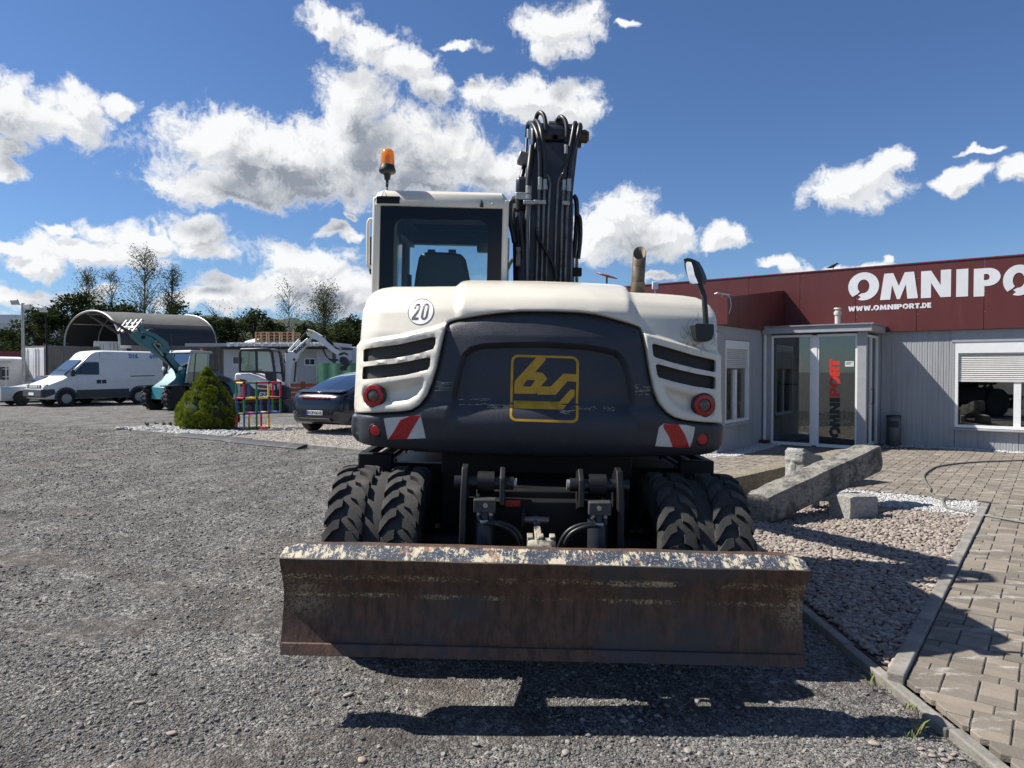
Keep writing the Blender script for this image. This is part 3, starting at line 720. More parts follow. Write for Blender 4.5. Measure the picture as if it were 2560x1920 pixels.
m_ = MB(); abox(m_, WIN[0]-.06, 4.2, B_MAIN-.016, B_MAIN-.002, 2.22, 2.466); m_.build('lintel_panel', M_TRIM, bld, off=OFF)
# hidden core keeps the rooms dark and closes the roof
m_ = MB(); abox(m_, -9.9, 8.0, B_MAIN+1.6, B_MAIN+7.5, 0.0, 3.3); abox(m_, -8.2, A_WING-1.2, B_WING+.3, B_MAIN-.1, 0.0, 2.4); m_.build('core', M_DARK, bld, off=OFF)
m_ = MB(); abox(m_, -9.9, 8.0, B_MAIN-.04, B_MAIN+7.5, 3.40, 3.5); m_.build('roof', M_DARK, bld, off=OFF)
m_ = MB(); abox(m_, -8.25, A_WING-.02, B_WING+.06, B_MAIN-.05, 2.52, 2.58); m_.build('wing_roof', M_DARK, bld, off=OFF)
# red fascia panels
ZT = 3.88; a = -10.0; k = 0
while a < 8.0:
    w_ = 1.18; m_ = MB(); abox(m_, a+.003, a+w_-.003, B_MAIN-.10, B_MAIN-.02, ZW, ZT); m_.build('fascia_panel', M_RED, bld, off=OFF, bevel=.004)
    for dz in (.35, .75, 1.1):
        q = MB().lathe([(.008,0),(.006,.006),(0,.007)], U3(a+.02, B_MAIN-.10, ZW+dz), NV, n=6); q.build('rivet', M_TRIM, bld, off=OFF)
    a += w_
m_ = MB(); abox(m_, -10.02, 8.1, B_MAIN-.115, B_MAIN+.0, ZT, ZT+.025); m_.build('fascia_cap', mat('red_cap',(.16,.03,.028),.35), bld, off=OFF)
# the wing's fascia: a wedge that rises towards the main front
n_ = 4; bs = [B_WING-.06+(B_MAIN-.11-B_WING+.06)*i/n_ for i in range(n_+1)]
zf = lambda b_: 3.02+(3.52-3.02)*(b_-B_WING)/(B_MAIN-B_WING)
for i in range(n_):
    b0, b1 = bs[i]+.003, bs[i+1]-.003; m_ = MB()
    m_.loft([[U3(A_WING+.07,b0,2.51),U3(A_WING+.01,b0,2.51),U3(A_WING+.01,b0,zf(b0)),U3(A_WING+.07,b0,zf(b0))],[U3(A_WING+.07,b1,2.51),U3(A_WING+.01,b1,2.51),U3(A_WING+.01,b1,zf(b1)),U3(A_WING+.07,b1,zf(b1))]])
    m_.build('fascia_panel', M_RED, bld, off=OFF)
a = -8.3
for i in range(4):
    m_ = MB(); abox(m_, a+.003, a+1.0, B_WING-.08, B_WING-.01, 2.51, 3.02); m_.build('fascia_panel', M_RED, bld, off=OFF); a += 1.005
# big lettering on the fascia
bf = B_MAIN-.102
def put_letter(ch, a0, a1, z0, z1, m, b_=bf, name='letter'):
    po, ho, adv = letter_polys(ch); x1 = max(p[0] for q in po for p in q); x0 = min(p[0] for q in po for p in q)
    sx = (a1-a0)/(x1-x0)
    g = flat_patch(po, ho, lambda x, y: U3(a0+(x-x0)*sx, b_-.004, z0+y*(z1-z0)), -NV*.003)
    return g.build(name, m, bld, off=OFF)
def zx3(x, y): return 1800+x*.34358, 620+y*.34358
for ch, x0, x1, yt, yb, xm in (('O',933,1157,183,375,1045),('M',1165,1440,180,372,1300),('N',1462,1680,163,360,1570),('I',1718,1805,153,354,1760),('P',1845,2040,146,350,1940),('O',2058,2290,128,340,2170),('R',2305,2520,110,322,2410),('T',2525,2720,95,310,2620)):
    a0 = on_b(*zx3(x0, yb), bf)[0]; a1 = on_b(*zx3(x1, yb), bf)[0]; z0 = on_b(*zx3(xm, yb), bf)[1]; z1 = on_b(*zx3(xm, yt), bf)[1]
    put_letter(ch, a0, a1, z0, z1, M_WLET)
a0, z0 = on_b(*zx3(933, 452), bf); a1, z1 = on_b(*zx3(1540, 396), bf); z0b = on_b(*zx3(1540, 434), bf)[1]
txt = 'WWW.OMNIPORT.DE'; tot = sum(glyph(c)[1] for c in txt); h = z1-z0b; sx = (a1-a0)/tot; x = a0
for c in txt:
    adv = glyph(c)[1]*sx; put_letter(c, x, x+adv*.93, z0b, z1, M_WLET); x += adv
# main windows with roller shutter
def window(a0, a1, z0, z1, zs, b, mull, nm):
    w_ = MB(); fr = .055
    for (p0, p1, q0, q1) in ((a0,a0+fr,z0,z1),(a1-fr,a1,z0,z1),(a0+fr,a1-fr,z0,z0+fr),(a0+fr,a1-fr,z1-.22,z1)): abox(w_, p0, p1, b-.005, b+.07, q0, q1)
    o = w_.build('window', M_WHITE, bld, off=OFF); off2 = OFF
    for (m0, m1) in mull:
        q = MB(); abox(q, m0, m1, b+.035, b+.09, z0+fr, zs); q.build('mullion', M_WHITE, o, off=OFF)
    q = MB(); abox(q, a0+fr, a1-fr, b+.075, b+.081, z0+fr, zs+.02); q.build('pane', M_GLASS, o, off=OFF)
    q = MB(); abox(q, a0-.03, a1+.03, b-.10, b+.0, z0-.045, z0-.012); q.build('sill', M_TRIM, o, off=OFF, bevel=.004)
    z = z1-.22; first = None; st = .0385
    while z-st >= zs-.001:
        q = MB(); ring = []
        for (hh, yy) in ((0,.05),(.004,.028),(.012,.022),(.026,.022),(.034,.028),(.037,.05)): ring.append((z-st+hh, b+yy))
        q.loft([[U3(a0+fr, yy, zz) for zz, yy in ring], [U3(a1-fr, yy, zz) for zz, yy in ring]]); q.build('shutter_slat', M_SHUT, o, off=OFF, smooth=60); z -= st
    q = MB(); abox(q, a0+fr, a1-fr, b+.02, b+.05, z-.045, z); q.build('shutter_rail', M_SHUT, o, off=OFF)
    q = MB(); abox(q, a0+fr, a1-fr, b+.55, b+.56, z0-.3, z1); q.build('dark_room_backing', mat('room_dark',(.05,.055,.06),.9), o, off=OFF)  # dark sheet behind the pane stands in for the unlit room
    return o
window(WIN[0], WIN[1], WIN[2], 2.215, 1.45, B_MAIN, [(-.06,.06)], 'window')
window(W2[0], W2[1], W2[2], 2.215, 1.45, B_MAIN, [(2.9,3.02)], 'window')
# wing window (on the a = A_WING side)
def wing_window():
    a = A_WING; b0, b1, z0, z1, zs = 9.45, 10.80, .60, 2.24, 1.66; fr = .055
    w_ = MB()
    for (p0, p1, q0, q1) in ((b0,b0+fr,z0,z1),(b1-fr,b1,z0,z1),(b0+fr,b1-fr,z0,z0+fr),(b0+fr,b1-fr,z1-.17,z1)): abox(w_, a-.07, a+.005, p0, p1, q0, q1)
    o = w_.build('window', M_WHITE, bld, off=OFF)
    q = MB(); abox(q, a-.08, a-.03, 10.06, 10.18, z0+fr, zs); q.build('mullion', M_WHITE, o, off=OFF)
    q = MB(); abox(q, a-.078, a-.072, b0+fr, b1-fr, z0+fr, zs+.02); q.build('pane', M_GLASS, o, off=OFF)
    q = MB(); abox(q, a, a+.10, b0-.03, b1+.03, z0-.045, z0-.012); q.build('sill', M_TRIM, o, off=OFF, bevel=.004)
    z = z1-.17; st = .0385
    while z-st > zs:
        q = MB(); ring = [(z-st, a-.05), (z-st+.004, a-.028), (z-st+.012, a-.022), (z-st+.026, a-.022), (z-st+.034, a-.028), (z-st+.037, a-.05)]
        q.loft([[U3(aa, b0+fr, zz) for zz, aa in ring], [U3(aa, b1-fr, zz) for zz, aa in ring]]); q.build('shutter_slat', M_SHUT, o, off=OFF, smooth=60); z -= st
    q = MB()
    for i in range(15):           # vertical blind strips
        bb = b0+fr+.04+i*.08; abox(q, a-.2, a-.195, bb, bb+.07, z0, z1)
    q.build('vertical_blind', mat('blind_fabric',(.25,.26,.27),.8), o, off=OFF)
    q = MB(); abox(q, a-.6, a-.59, b0-.1, b1+.1, z0-.3, z1); q.build('dark_room_backing', M_DARK, o, off=OFF)  # dark backing, colour stands for the shade inside the wing room
wing_window()
# glazed porch
A0, A1, BF = -4.44, -2.44, 11.66
pr = MB(); zt = 2.43
for (a0, a1, b0, b1) in ((A1-.17,A1,BF,BF+.13),(A0,A0+.11,BF,BF+.13),(A1-.10,A1,B_MAIN-.13,B_MAIN-.02)): abox(pr, a0, a1, b0, b1, .03, zt)
porch = pr.build('porch', M_TRIM, bld, off=OFF, bevel=.004)
q = MB(); abox(q, A0-.06, A1+.12, BF-.12, B_MAIN-.12, zt+.002, zt+.14); q.build('canopy', M_TRIM, porch, off=OFF, bevel=.006)
q = MB(); abox(q, A0-.09, A1+.15, BF-.15, B_MAIN-.11, zt+.14, zt+.165); q.build('canopy_cap', mat('zinc_edge',(.30,.31,.32),.45,metal=.3), porch, off=OFF)
am = -3.44
q = MB(); abox(q, am-.05, am+.05, BF+.01, BF+.075, .06, zt-.05); q.build('door_post', M_WHITE, porch, off=OFF, bevel=.003)
for (a0, a1) in ((A0+.11, am-.05), (am+.05, A1-.17)):
    q = MB(); e = .04
    for (p0, p1, z0, z1) in ((a0,a0+e,.03,zt-.03),(a1-e,a1,.03,zt-.03),(a0+e,a1-e,.03,.10),(a0+e,a1-e,zt-.08,zt-.03)): abox(q, p0, p1, BF+.02, BF+.07, z0, z1)
    fo = q.build('door_frame', M_WHITE, porch, off=OFF, bevel=.003)
    q = MB(); abox(q, a0+e, a1-e, BF+.042, BF+.048, .10, zt-.08); q.build('pane', M_GLASS2, fo, off=OFF)
q = MB(); e = .05
for (b0, b1, z0, z1) in ((BF+.13,BF+.13+e,.06,zt-.05),(B_MAIN-.18,B_MAIN-.13,.06,zt-.05),(BF+.62,BF+.67,.06,zt-.05),(BF+.18,B_MAIN-.18,.06,.12),(BF+.18,B_MAIN-.18,zt-.10,zt-.05)): abox(q, A1-.08, A1-.02, b0, b1, z0, z1)
fo = q.build('door_frame', M_WHITE, porch, off=OFF, bevel=.003)
q = MB(); abox(q, A1-.053, A1-.047, BF+.18, B_MAIN-.18, .12, zt-.10); q.build('pane', M_GLASS2, fo, off=OFF)
q = MB(); q.tube([U3(A1-.0, BF+.5, .95), U3(A1+.05, BF+.5, .95), U3(A1+.05, BF+.5, 1.25), U3(A1, BF+.5, 1.25)], .012); q.build('door_handle', M_BLACK, fo, off=OFF)
# inner door of the porch with push rail
q = MB(); e = .07; a0, a1 = -3.9, -2.85
for (p0, p1, z0, z1) in ((a0,a0+e,.05,2.1),(a1-e,a1,.05,2.1),(a0+e,a1-e,.05,.15),(a0+e,a1-e,2.02,2.1),(a0+e,a1-e,.95,1.06)): abox(q, p0, p1, B_MAIN-.07, B_MAIN-.03, z0, z1)
q.build('inner_door', mat('inner_door_grey',(.32,.34,.34),.5), porch, off=OFF)
q = MB(); abox(q, A0+.1, A1-.05, BF+.1, B_MAIN-.1, .031, .04); q.build('door_mat', mat('mat_grey',(.09,.09,.09),.95,bump=.004), porch, off=OFF)
# vertical lettering on the door glass, reading upwards: OMNI black, PORT red
def zE(x, y): return 1880+x*.19293, 820+y*.19293
tz = [('O',1418,1275),('M',1280,1118),('N',1108,968),('I',958,905),('P',890,765),('O',772,625),('R',620,490),('T',505,400)]
pb = BF+.036
for k, (ch, yb, yt) in enumerate(tz):
    a0, z0 = on_b(*zE(1003, yb), pb); a1, z1 = on_b(*zE(1140, yt), pb)
    po, ho, adv = letter_polys(ch); x1 = max(p[0] for q_ in po for p in q_)
    # rotate by 90 degrees: letter x runs up, letter top points left
    g = flat_patch(po, ho, lambda x, y: U3(a1+(a0-a1)*y, pb, z0+(x/x1)*(z1-z0)), -NV*.002)
    g.build('letter', M_BLACK if k < 4 else M_REDL, porch, off=OFF)
a0, z0 = on_b(*zE(1205, 500), pb); a1, z1 = on_b(*zE(1320, 430), pb)
q = MB(); abox(q, a0, a1, pb, pb+.002, z0, z1); nt_ = q.build('notice', mat('notice_paper',(.62,.66,.62),.6), porch, off=OFF)
q = MB()
for i in range(3): abox(q, a0+.02, a1-.03-.02*i, pb-.002, pb-.0005, z1-.025-.02*i, z1-.018-.02*i)
q.build('print_line', M_BLACK, nt_, off=OFF)
a0, z0 = on_b(*zE(262, 568), pb); a1, z1 = on_b(*zE(640, 530), pb)
q = MB(); abox(q, a0, a1, pb+.03, pb+.034, z0, z1); q.build('red_strip', M_REDL, porch, off=OFF)
a0, z0 = on_b(*zE(335, 740), pb); a1, z1 = on_b(*zE(600, 722), pb)
q = MB(); abox(q, a0, a1, pb+.03, pb+.034, z0, z1); q.build('dark_strip', M_BLACK, porch, off=OFF)
# gutter downpipe, roof vent
q = MB(); q.tube([U3(A0-.02, BF-.03, zt), U3(A0-.02, BF-.03, .12), U3(A0-.02, BF-.10, .05)], .038, 10)
q.lathe([(.046,0),(.046,.03)], U3(A0-.02,BF-.03,.75), (0,0,1), 10); q.build('downpipe', M_SHUT, bld, off=OFF, smooth=50)
q = MB(); abox(q, A0-.13, A0+.10, BF-.22, BF-.02, .03, .13); q.build('drain_box', mat('drain_brown',(.06,.03,.025),.7), bld, off=OFF)
c = at(2094, 812, 15.0); a_, b_ = AB(c.x, c.y)
q = MB(); q.lathe([(.055,0),(.055,.22),(.075,.225),(.075,.29),(.05,.30),(.05,.34),(.078,.345),(.07,.37),(0,.375)], U3(a_, BF+.35, zt+.16), (0,0,1), 14); q.build('roof_vent', mat('vent_beige',(.50,.47,.42),.6), bld, off=OFF, smooth=40)
# dish antenna, white radio box and small camera panel on the roofs
p = at(1517, 690, 18.5)
d_ = thing('dish_antenna', 'flat round red brown dish antenna on a thin mast above the roof', 'antenna', (p.x, p.y, 3.38))
q = MB(); ax = Vector((.28, -.10, .95)).normalized(); c = Vector((0,0,p.z-3.38+.02))
q.lathe([(0,.02),(.15,.012),(.29,-.008),(.295,-.02),(.15,-.035),(0,-.04)], c, ax, 28)
MBo = q.build('dish', mat('dish_red',(.33,.10,.075),.5), d_, smooth=50)
q = MB(); q.tube([(0,0,.09),(0,0,p.z-3.38)], .022, 8); q.build('mast', M_BLACK, d_)
p = at(1638, 714, 17.9)
r_ = thing('radio_box', 'small white radio box mounted on the fascia edge', 'radio unit', (p.x, p.y, 3.5))
q = MB().box((0,0,p.z-3.5), (.15,.07,.19)); q.build('housing', M_WHITE, r_, bevel=.012); q = MB().tube([(0,.02,-.02),(0,.02,p.z-3.55)], .014, 6); q.build('mast', M_ALU, r_)
p = at(1790, 742, 12.8)
s_ = thing('solar_camera', 'little solar panel with white bracket and cable at the wing roof edge', 'solar panel', tuple(U3(A_WING+.02, B_WING+.2, 3.0)))
q = MB().box((0,0,.10), (.24,.20,.018), Matrix.Rotation(.18,3,'Y')); q.build('panel', M_WHITE, s_); q = MB().box((0,0,.113), (.20,.16,.006), Matrix.Rotation(.18,3,'Y')); q.build('cell', M_DARK, s_)
q = MB().tube([(0,0,-.02),(0,0,.1)], .012, 6); q.build('bracket', M_WHITE, s_)
q = MB().tube([(.1,0,.09),(.16,0,.02),(.18,.0,-.12),(.14,0,-.26),(.06,0,-.38)], .008, 5); q.build('cable', M_WHITE, s_, smooth=180)
# litter bin with ashtray
p = P3(-2.12, B_MAIN-.28, .045)
bn = thing('litter_bin', 'grey round litter bin with ashtray top against the cladding', 'bin', tuple(p)); bn.scale = (.74,.74,.76)
q = MB().lathe([(.17,0),(.185,.02),(.185,.80),(.178,.81)], n=24); q.build('drum', mat('bin_grey',(.10,.105,.11),.45,metal=.2), bn, smooth=40)
q = MB().lathe([(.192,.80),(.195,.84),(.17,.855),(.12,.85),(.10,.835),(0,.835)], n=24); q.build('ashtray_lid', M_BLACK, bn, smooth=40)
fd = Vector((-p.x, -p.y, 0)).normalized(); sd = Vector((-fd.y, fd.x, 0)); pts_ = []
q = MB(); n_ = 8
ring0 = [sd*math.sin(R(-42+84*i/n_))*.189+fd*math.cos(R(-42+84*i/n_))*.189 for i in range(n_+1)]
q.loft([[v+Vector((0,0,.52)) for v in ring0], [v+Vector((0,0,.70)) for v in ring0]], cap=False, closed=False); q.build('opening', M_DARK, bn)
# black bird sitting on the fascia edge
p = at(2068, 672, 15.6); bi = thing('bird', 'small dark bird perched on the red fascia edge', 'bird', (p.x, p.y, ZT+.025)); 
a_, b_ = AB(p.x, p.y); q0 = U3(a_, B_MAIN-.05, ZT+.025); bi.location = q0
q = MB(); q.loft([[Vector((x_, r_*math.cos(R(t_)), z_+r_*math.sin(R(t_)))) for t_ in range(0,360,45)] for x_, z_, r_ in ((-.15,.035,.006),(-.10,.045,.018),(-.04,.065,.036),(.02,.085,.040),(.06,.11,.028),(.075,.13,.026),(.10,.135,.016),(.125,.13,.004))]); q.build('body', M_BLACK, bi, smooth=180)
for y_ in (.012, -.012): MB().tube([(0,y_,0),(.005,y_,.06)], .004, 5).build('leg', M_BLACK, bi)
# pressure hose lying over paving
hp = [(2560,1151),(2480,1153),(2400,1158),(2345,1166),(2322,1177),(2310,1190),(2315,1206),(2326,1222),(2325,1232),(2345,1246),(2365,1250),(2400,1247),(2405,1250),(2365,1245),(2358,1252),(2366,1268),(2390,1275),(2470,1290),(2560,1306),(2640,1318)]
pts_ = [ground(a, b, .06) for a, b in hp]
sm = []
for i in range(len(pts_)-1):
    p0 = pts_[max(i-1,0)]; p1 = pts_[i]; p2 = pts_[i+1]; p3 = pts_[min(i+2,len(pts_)-1)]
    for k in range(5):
        t_ = k/5; sm.append(0.5*((2*p1)+(p2-p0)*t_+(2*p0-5*p1+4*p2-p3)*t_*t_+(3*p1-p0-3*p2+p3)*t_**3))
q = MB().tube(sm, .014, 8); tag(q.build('garden_hose', mat('hose_grey_green',(.14,.14,.12),.6), smooth=180), 'grey garden hose snaking across the brick paving', 'hose')
# drain grate by the porch
o = MB(); abox(o, -2.25, -1.75, B_MAIN-1.0, B_MAIN-.72, .050, .062); g_ = o.build('drain_grate', M_DARK, None); tag(g_, 'dark flat drain grate in the paving beside the porch', 'drain grate')
for i in range(6):
    q = MB(); abox(q, -2.22+i*.08, -2.18+i*.08, B_MAIN-.99, B_MAIN-.73, .0625, .068); q.build('grate_bar', M_ALU, g_)

# ------------------------------------------------------------------ granite blocks on the pebble bed
def granite(name, c1, c2, dark=.5, sc=22):
    m = bpy.data.materials.new(name); m.use_nodes = True; nt = m.node_tree; t = NT(nt); p = nt.nodes['Principled BSDF']
    co = t.n('ShaderNodeTexCoord').outputs['Object']
    n1 = t.n('ShaderNodeTexNoise', {'Vector': co, 'Scale': sc*1.5, 'Detail': 5.0, 'Roughness': .8}).outputs['Fac']
    n2 = t.n('ShaderNodeTexNoise', {'Vector': co, 'Scale': 5.5, 'Detail': 8.0, 'Roughness': .75}).outputs['Fac']
    c = t.mix(t.smooth(n1, .38, .60), tuple(v*.55 for v in c1), c1)
    c = t.mix(t.smooth(n2, .44, .60, 0, dark), c, c2)
    t.link(c, p.inputs['Base Color']); p.inputs['Roughness'].default_value = .9; p.inputs['Specular IOR Level'].default_value = .3
    h = t.math('ADD', n1, t.math('MULTIPLY', n2, 2.0)); t.link(t.n('ShaderNodeBump', {'Height': h, 'Strength': 1.0, 'Distance': .022}).outputs[0], p.inputs['Normal'])
    return m
M_GR1 = granite('granite_lichen', (.36,.34,.295), (.060,.060,.052), .80); M_GR2 = granite('granite_tan', (.34,.30,.22), (.17,.15,.11), .6); M_GR3 = granite('granite_pale', (.47,.46,.43), (.34,.33,.305), .5)
def beam(name, p0, p1, w0, h0, m, seed, label, cat='stone', n=16, k=6, amp=.012, roll=0.0, group='granite stones on the pebble bed'):
    """rough squared stone between two centre points"""
    p0 = Vector(p0); p1 = Vector(p1); ax = (p1-p0).normalized(); sd = ax.cross(Vector((0,0,1))).normalized(); up = sd.cross(ax)
    if roll: q_ = Matrix.Rotation(roll, 3, ax); sd = q_@sd; up = q_@up
    rings = []; L_ = (p1-p0).length; base_ = Vector((p0.x, p0.y, 0))
    for i in range(n+1):
        f_ = i/n; c = p0+(p1-p0)*f_; e = 1.0
        if i in (0, n): e = .90
        ring = []
        for side in range(4):
            for j in range(k):
                u_ = -1+2*j/k; x_, z_ = ((u_,-1),(1,u_),(-u_,1),(-1,-u_))[side]
                rr = 1/((abs(x_)**11+abs(z_)**11)**(1/11)); v = c+sd*(x_*rr*w0/2*e)+up*(z_*rr*h0/2*e)
                nn = mnoise.noise(v*3.1+Vector((seed,0,0)))+.5*mnoise.noise(v*9+Vector((0,seed,0)))+.25*mnoise.noise(v*23)
                dv = (v-c); v = v+dv.normalized()*nn*amp*1.5 + (ax*nn*amp*1.4 if i in (0,n) else Vector((0,0,0)))
                ring.append(v-base_)
        rings.append(ring)
    o = MB().loft(rings).build(name, m, smooth=40); o.location = base_
    return tag(o, label, cat, group)
beam('granite_beam', (2.62,7.50,.185), (4.36,8.62,.60), .31, .31, M_GR1, 1.0, 'long dark speckled granite beam leaning up on a squared block', n=26)
beam('granite_beam', (2.45,8.75,.16), (4.95,10.30,.36), .34, .30, M_GR2, 5.0, 'tan granite beam lying behind the carved face stone', n=26)
bk = at(2130, 1290, 7.85)
beam('granite_block', (bk.x-.19,7.75,.145), (bk.x+.21,7.93,.135), .30, .28, M_GR3, 9.0, 'pale squared granite block propping up the dark beam', n=10)
beam('granite_slab', (3.52,8.32,.02), (3.54,8.34,.25), .10, .22, M_GR3, 12.0, 'narrow upright granite slab under the leaning beam', n=6, amp=.01)
beam('granite_chip', (4.10,8.05,.03), (4.25,8.09,.035), .12, .07, M_GR2, 14.0, 'small flat broken granite piece beside the squared block', n=4, k=4, amp=.012)
# carved face stone
def face_stone():
    c = at(1975, 1190, 8.75); x0, y0 = c.x, 8.75; L_ = .62; rings = []; n = 30; k = 14
    dirv = Vector((.86,.50,0)).normalized(); sd = Vector((.50,-.86,0)).normalized()      # face looks to the left-front
    nrm = -dirv
    # outline in (along, z): slanted top, broad left face
    rings = []
    for i in range(n+1):
        f_ = i/n; z = .0+.66*f_
        wl = .0+.04*math.sin(f_*2.6); end = L_*(.86-.25*max(0, f_-.75)/.25) if f_ > .75 else L_*(.78+.08*f_/.75)
        hw = .155*(1-.12*f_) * (1 if f_ < .95 else .82)
        if i == n: wl += .03; end -= .06
        ring = []
        for j in range(k):                     # front (face) side with relief
            u_ = -1+2*(j/(k-1)); rel = 0.0; zz = (z-.14)/.46
            rel += .035*math.exp(-(u_/.16)**2)*(1 if .35 < zz < .72 else 0)                        # nose
            rel -= .022*math.exp(-((abs(u_)-.42)/.22)**2-((zz-.70)/.085)**2)                       # eye sockets
            rel += .012*math.exp(-((abs(u_)-.42)/.12)**2-((zz-.69)/.035)**2)                       # eyes
            rel += .014*math.exp(-((zz-.82)/.05)**2)                                               # brow
            rel -= .014*math.exp(-((zz-.22)/.03)**2)*(1 if abs(u_) < .45 else 0)                   # mouth
            ring.append(dirv*(wl-rel+.05*u_*u_)+sd*(u_*hw)+Vector((0,0,z)))
        for u_, e in ((1,.5),(1,1.0),(.4,1.03),(-.4,1.03),(-1,1.0),(-1,.5)): ring.append(dirv*(wl+(end-wl)*e)+sd*(u_*hw)+Vector((0,0,z*(1-.10*e))))
        rings.append(ring)
    for r_ in rings:
        for v in r_: v += Vector((1,1,1))*.010*mnoise.noise(v*7)
    o = MB().loft(rings).build('carved_stone', M_GR3, smooth=60); o.location = (x0, y0, .02)
    tag(o, 'pale granite stone with a carved face between the two beams', 'sculpture', 'granite stones on the pebble bed')
face_stone()
# weeds at the kerbs
M_WEED = mat('weed_green', (.13,.15,.035), .7, var=.3)
def weed(x_, y_, h_, n, label, seed):
    rr = random.Random(seed); q = MB()
    for i in range(n):
        a = rr.uniform(0, 6.28); l_ = h_*rr.uniform(.6, 1.1); w_ = l_*.07; bx_ = Vector((rr.uniform(-.03,.03), rr.uniform(-.03,.03), 0)); o_ = Vector((math.cos(a), math.sin(a), 0)); s_ = Vector((-o_.y, o_.x, 0))*w_
        p1 = bx_+o_*l_*.25+Vector((0,0,l_*.6)); p2 = bx_+o_*l_*.6+Vector((0,0,l_*rr.uniform(.75,1)))
        q.add([bx_-s_*.6, bx_+s_*.6, p1+s_, p1-s_, p2], [(0,1,2,3),(3,2,4)])
    o = q.build('weed', M_WEED, fix=False); o.location = (x_, y_, .0); tag(o, label, 'weed', 'weeds at the kerb')
for i, (a, b, h_, n, la) in enumerate([(2180,1718,.07,9,'small green weed growing at the pebble bed kerb'),(2272,1775,.04,22,'yellowish tuft of weed where the two kerbs meet'),(2297,1832,.075,6,'thin upright weed beside the pebble pile'),(2272,1848,.03,12,'low green weed on dark gravel near the pebble pile'),(2205,1452,.07,12,'sparse weed among the reddish pebbles')]):
    p = ground(a, b); weed(p.x, p.y, h_, n, la, i)
p = ground(420, 1066); 
for i in range(7):
    weed(p.x+i*.22-.6, p.y+.1*math.sin(i), .16, 26, 'dry grass tuft at the edge of the white cobbles', 40+i)
# ------------------------------------------------------------------ the wheeled excavator (seen from behind)
XC, YO, ROLL = 0.165, 5.6, 0.024
exc = thing('wheeled_excavator', 'cream and dark grey wheeled excavator with raised boom, seen from its tail', 'excavator', (XC, YO, 0))
exc.rotation_euler = (0, ROLL, 0)
EOF_ = (0, YO, 0)
cr_, sr_ = math.cos(ROLL), math.sin(ROLL)
def toL(px, py, Y):
    p = at(px, py, Y); x = p.x-XC; return Vector((x*cr_-p.z*sr_, Y, x*sr_+p.z*cr_))
def XB(mb_, name, m, parent=None, **kw):       # build in machine coordinates (Y measured from the camera)
    return mb_.build(name, m, parent or exc, off=EOF_, **kw)
M_CREAM = mat('cream_paint', (0.67,0.63,0.53), 0.36, var=0.045, vscale=2.2, coat=0.35, col2=(.60,.56,.465), c2scale=2.5, c2=(.50,.75), bump=.0006, bscale=25)
M_SLATE = mat('slate_paint', (0.026,0.029,0.038), 0.45, var=0.15, vscale=5, spec=.5, bump=.0022, bscale=170, col2=(.050,.053,.064), c2scale=3.0, c2=(.58,.80))
M_FRAME = mat('black_chassis', (0.007,0.007,0.008), 0.55, var=0.3, spec=.3, col2=(.024,.021,.019), c2scale=6, c2=(.58,.75), bump=.001, bscale=60)
M_BOOM = mat('boom_slate', (0.022,0.025,0.033), 0.38, var=0.2, vscale=4, col2=(.05,.052,.06), c2scale=5, c2=(.55,.75))
M_HOSE = mat('hose_black', (0.012,0.012,0.013), 0.42, var=0.2)
M_PIPE = mat('steel_pipe', (0.17,0.16,0.145), 0.38, metal=.75, var=0.25, vscale=9, col2=(.06,.055,.05), c2scale=7)
M_ZINC = mat('zinc_fitting', (0.40,0.39,0.36), 0.42, metal=.8, var=0.2)
M_TYRE = mat('tyre_rubber', (0.030,0.029,0.028), 0.82, var=0.25, vscale=7, bump=.003, bscale=130, col2=(.075,.068,.06), c2scale=3.5, c2=(.45,.70))
M_YEL = mat('ochre_decal', (0.52,0.29,0.014), 0.5, var=0.12, vscale=12, col2=(.40,.21,.012), c2scale=9)
M_REDR = mat('red_reflector', (0.42,0.012,0.016), 0.28, var=0.12, vscale=60)
M_WREF = mat('white_reflector', (0.60,0.59,0.56), 0.4, var=0.1, col2=(.33,.32,.30), c2scale=12, c2=(.62,.72))
M_LENS = mat('smoked_lens', (0.10,0.085,0.075), 0.15)
M_REDLENS = mat('red_lens', (0.33,0.012,0.012), 0.2, var=.25, vscale=120)

# ---- shell surface: depth of the rear face at (x, z)
PR = np.array([(1.10,4.25),(1.15,4.19),(1.22,4.145),(1.35,4.12),(1.6,4.13),(1.85,4.165),(2.0,4.225),(2.08,4.29),(2.14,4.38),(2.19,4.51),(2.22,4.68),(2.26,4.92),(2.5,5.3)])
def prof(z): return np.interp(z, PR[:,0], PR[:,1])
def env(x, z):
    ax_ = np.abs(x); y = prof(z)+.25*np.minimum(ax_/1.15, 1.1)**2
    t_ = np.clip((ax_-1.02)/.155, 0, .985)
    return y + .15*(1-np.sqrt(1-t_*t_))
def hit(px, py):
    Y = 4.35
    for _ in range(30):
        p = toL(px, py, Y); Y = .55*Y+.45*float(env(p.x, p.z))
    p = toL(px, py, Y); return (p.x, p.z)
Z3 = lambda q: [hit(860+x*.31348, 640+y*.31348) for x, y in q]
Z4 = lambda q: [hit(1340+x*.31348, 640+y*.31348) for x, y in q]
ZE_ = lambda q: [hit(1240+x*.13260, 860+y*.13260) for x, y in q]
seamL = [(1595,440),(1400,440),(1250,452),(1100,470),(900,505),(845,522),(825,535),(815,555),(805,590),(770,740),(735,900),(700,1010),(660,1110),(600,1190),(540,1225),(450,1240),(330,1245),(90,1247)]
seamR = [(100,440),(330,448),(480,465),(600,495),(760,540),(820,562),(838,575),(848,598),(862,650),(880,750),(910,930),(940,1070),(980,1170),(1040,1245),(1100,1285),(1180,1308),(1300,1322),(1475,1330)]
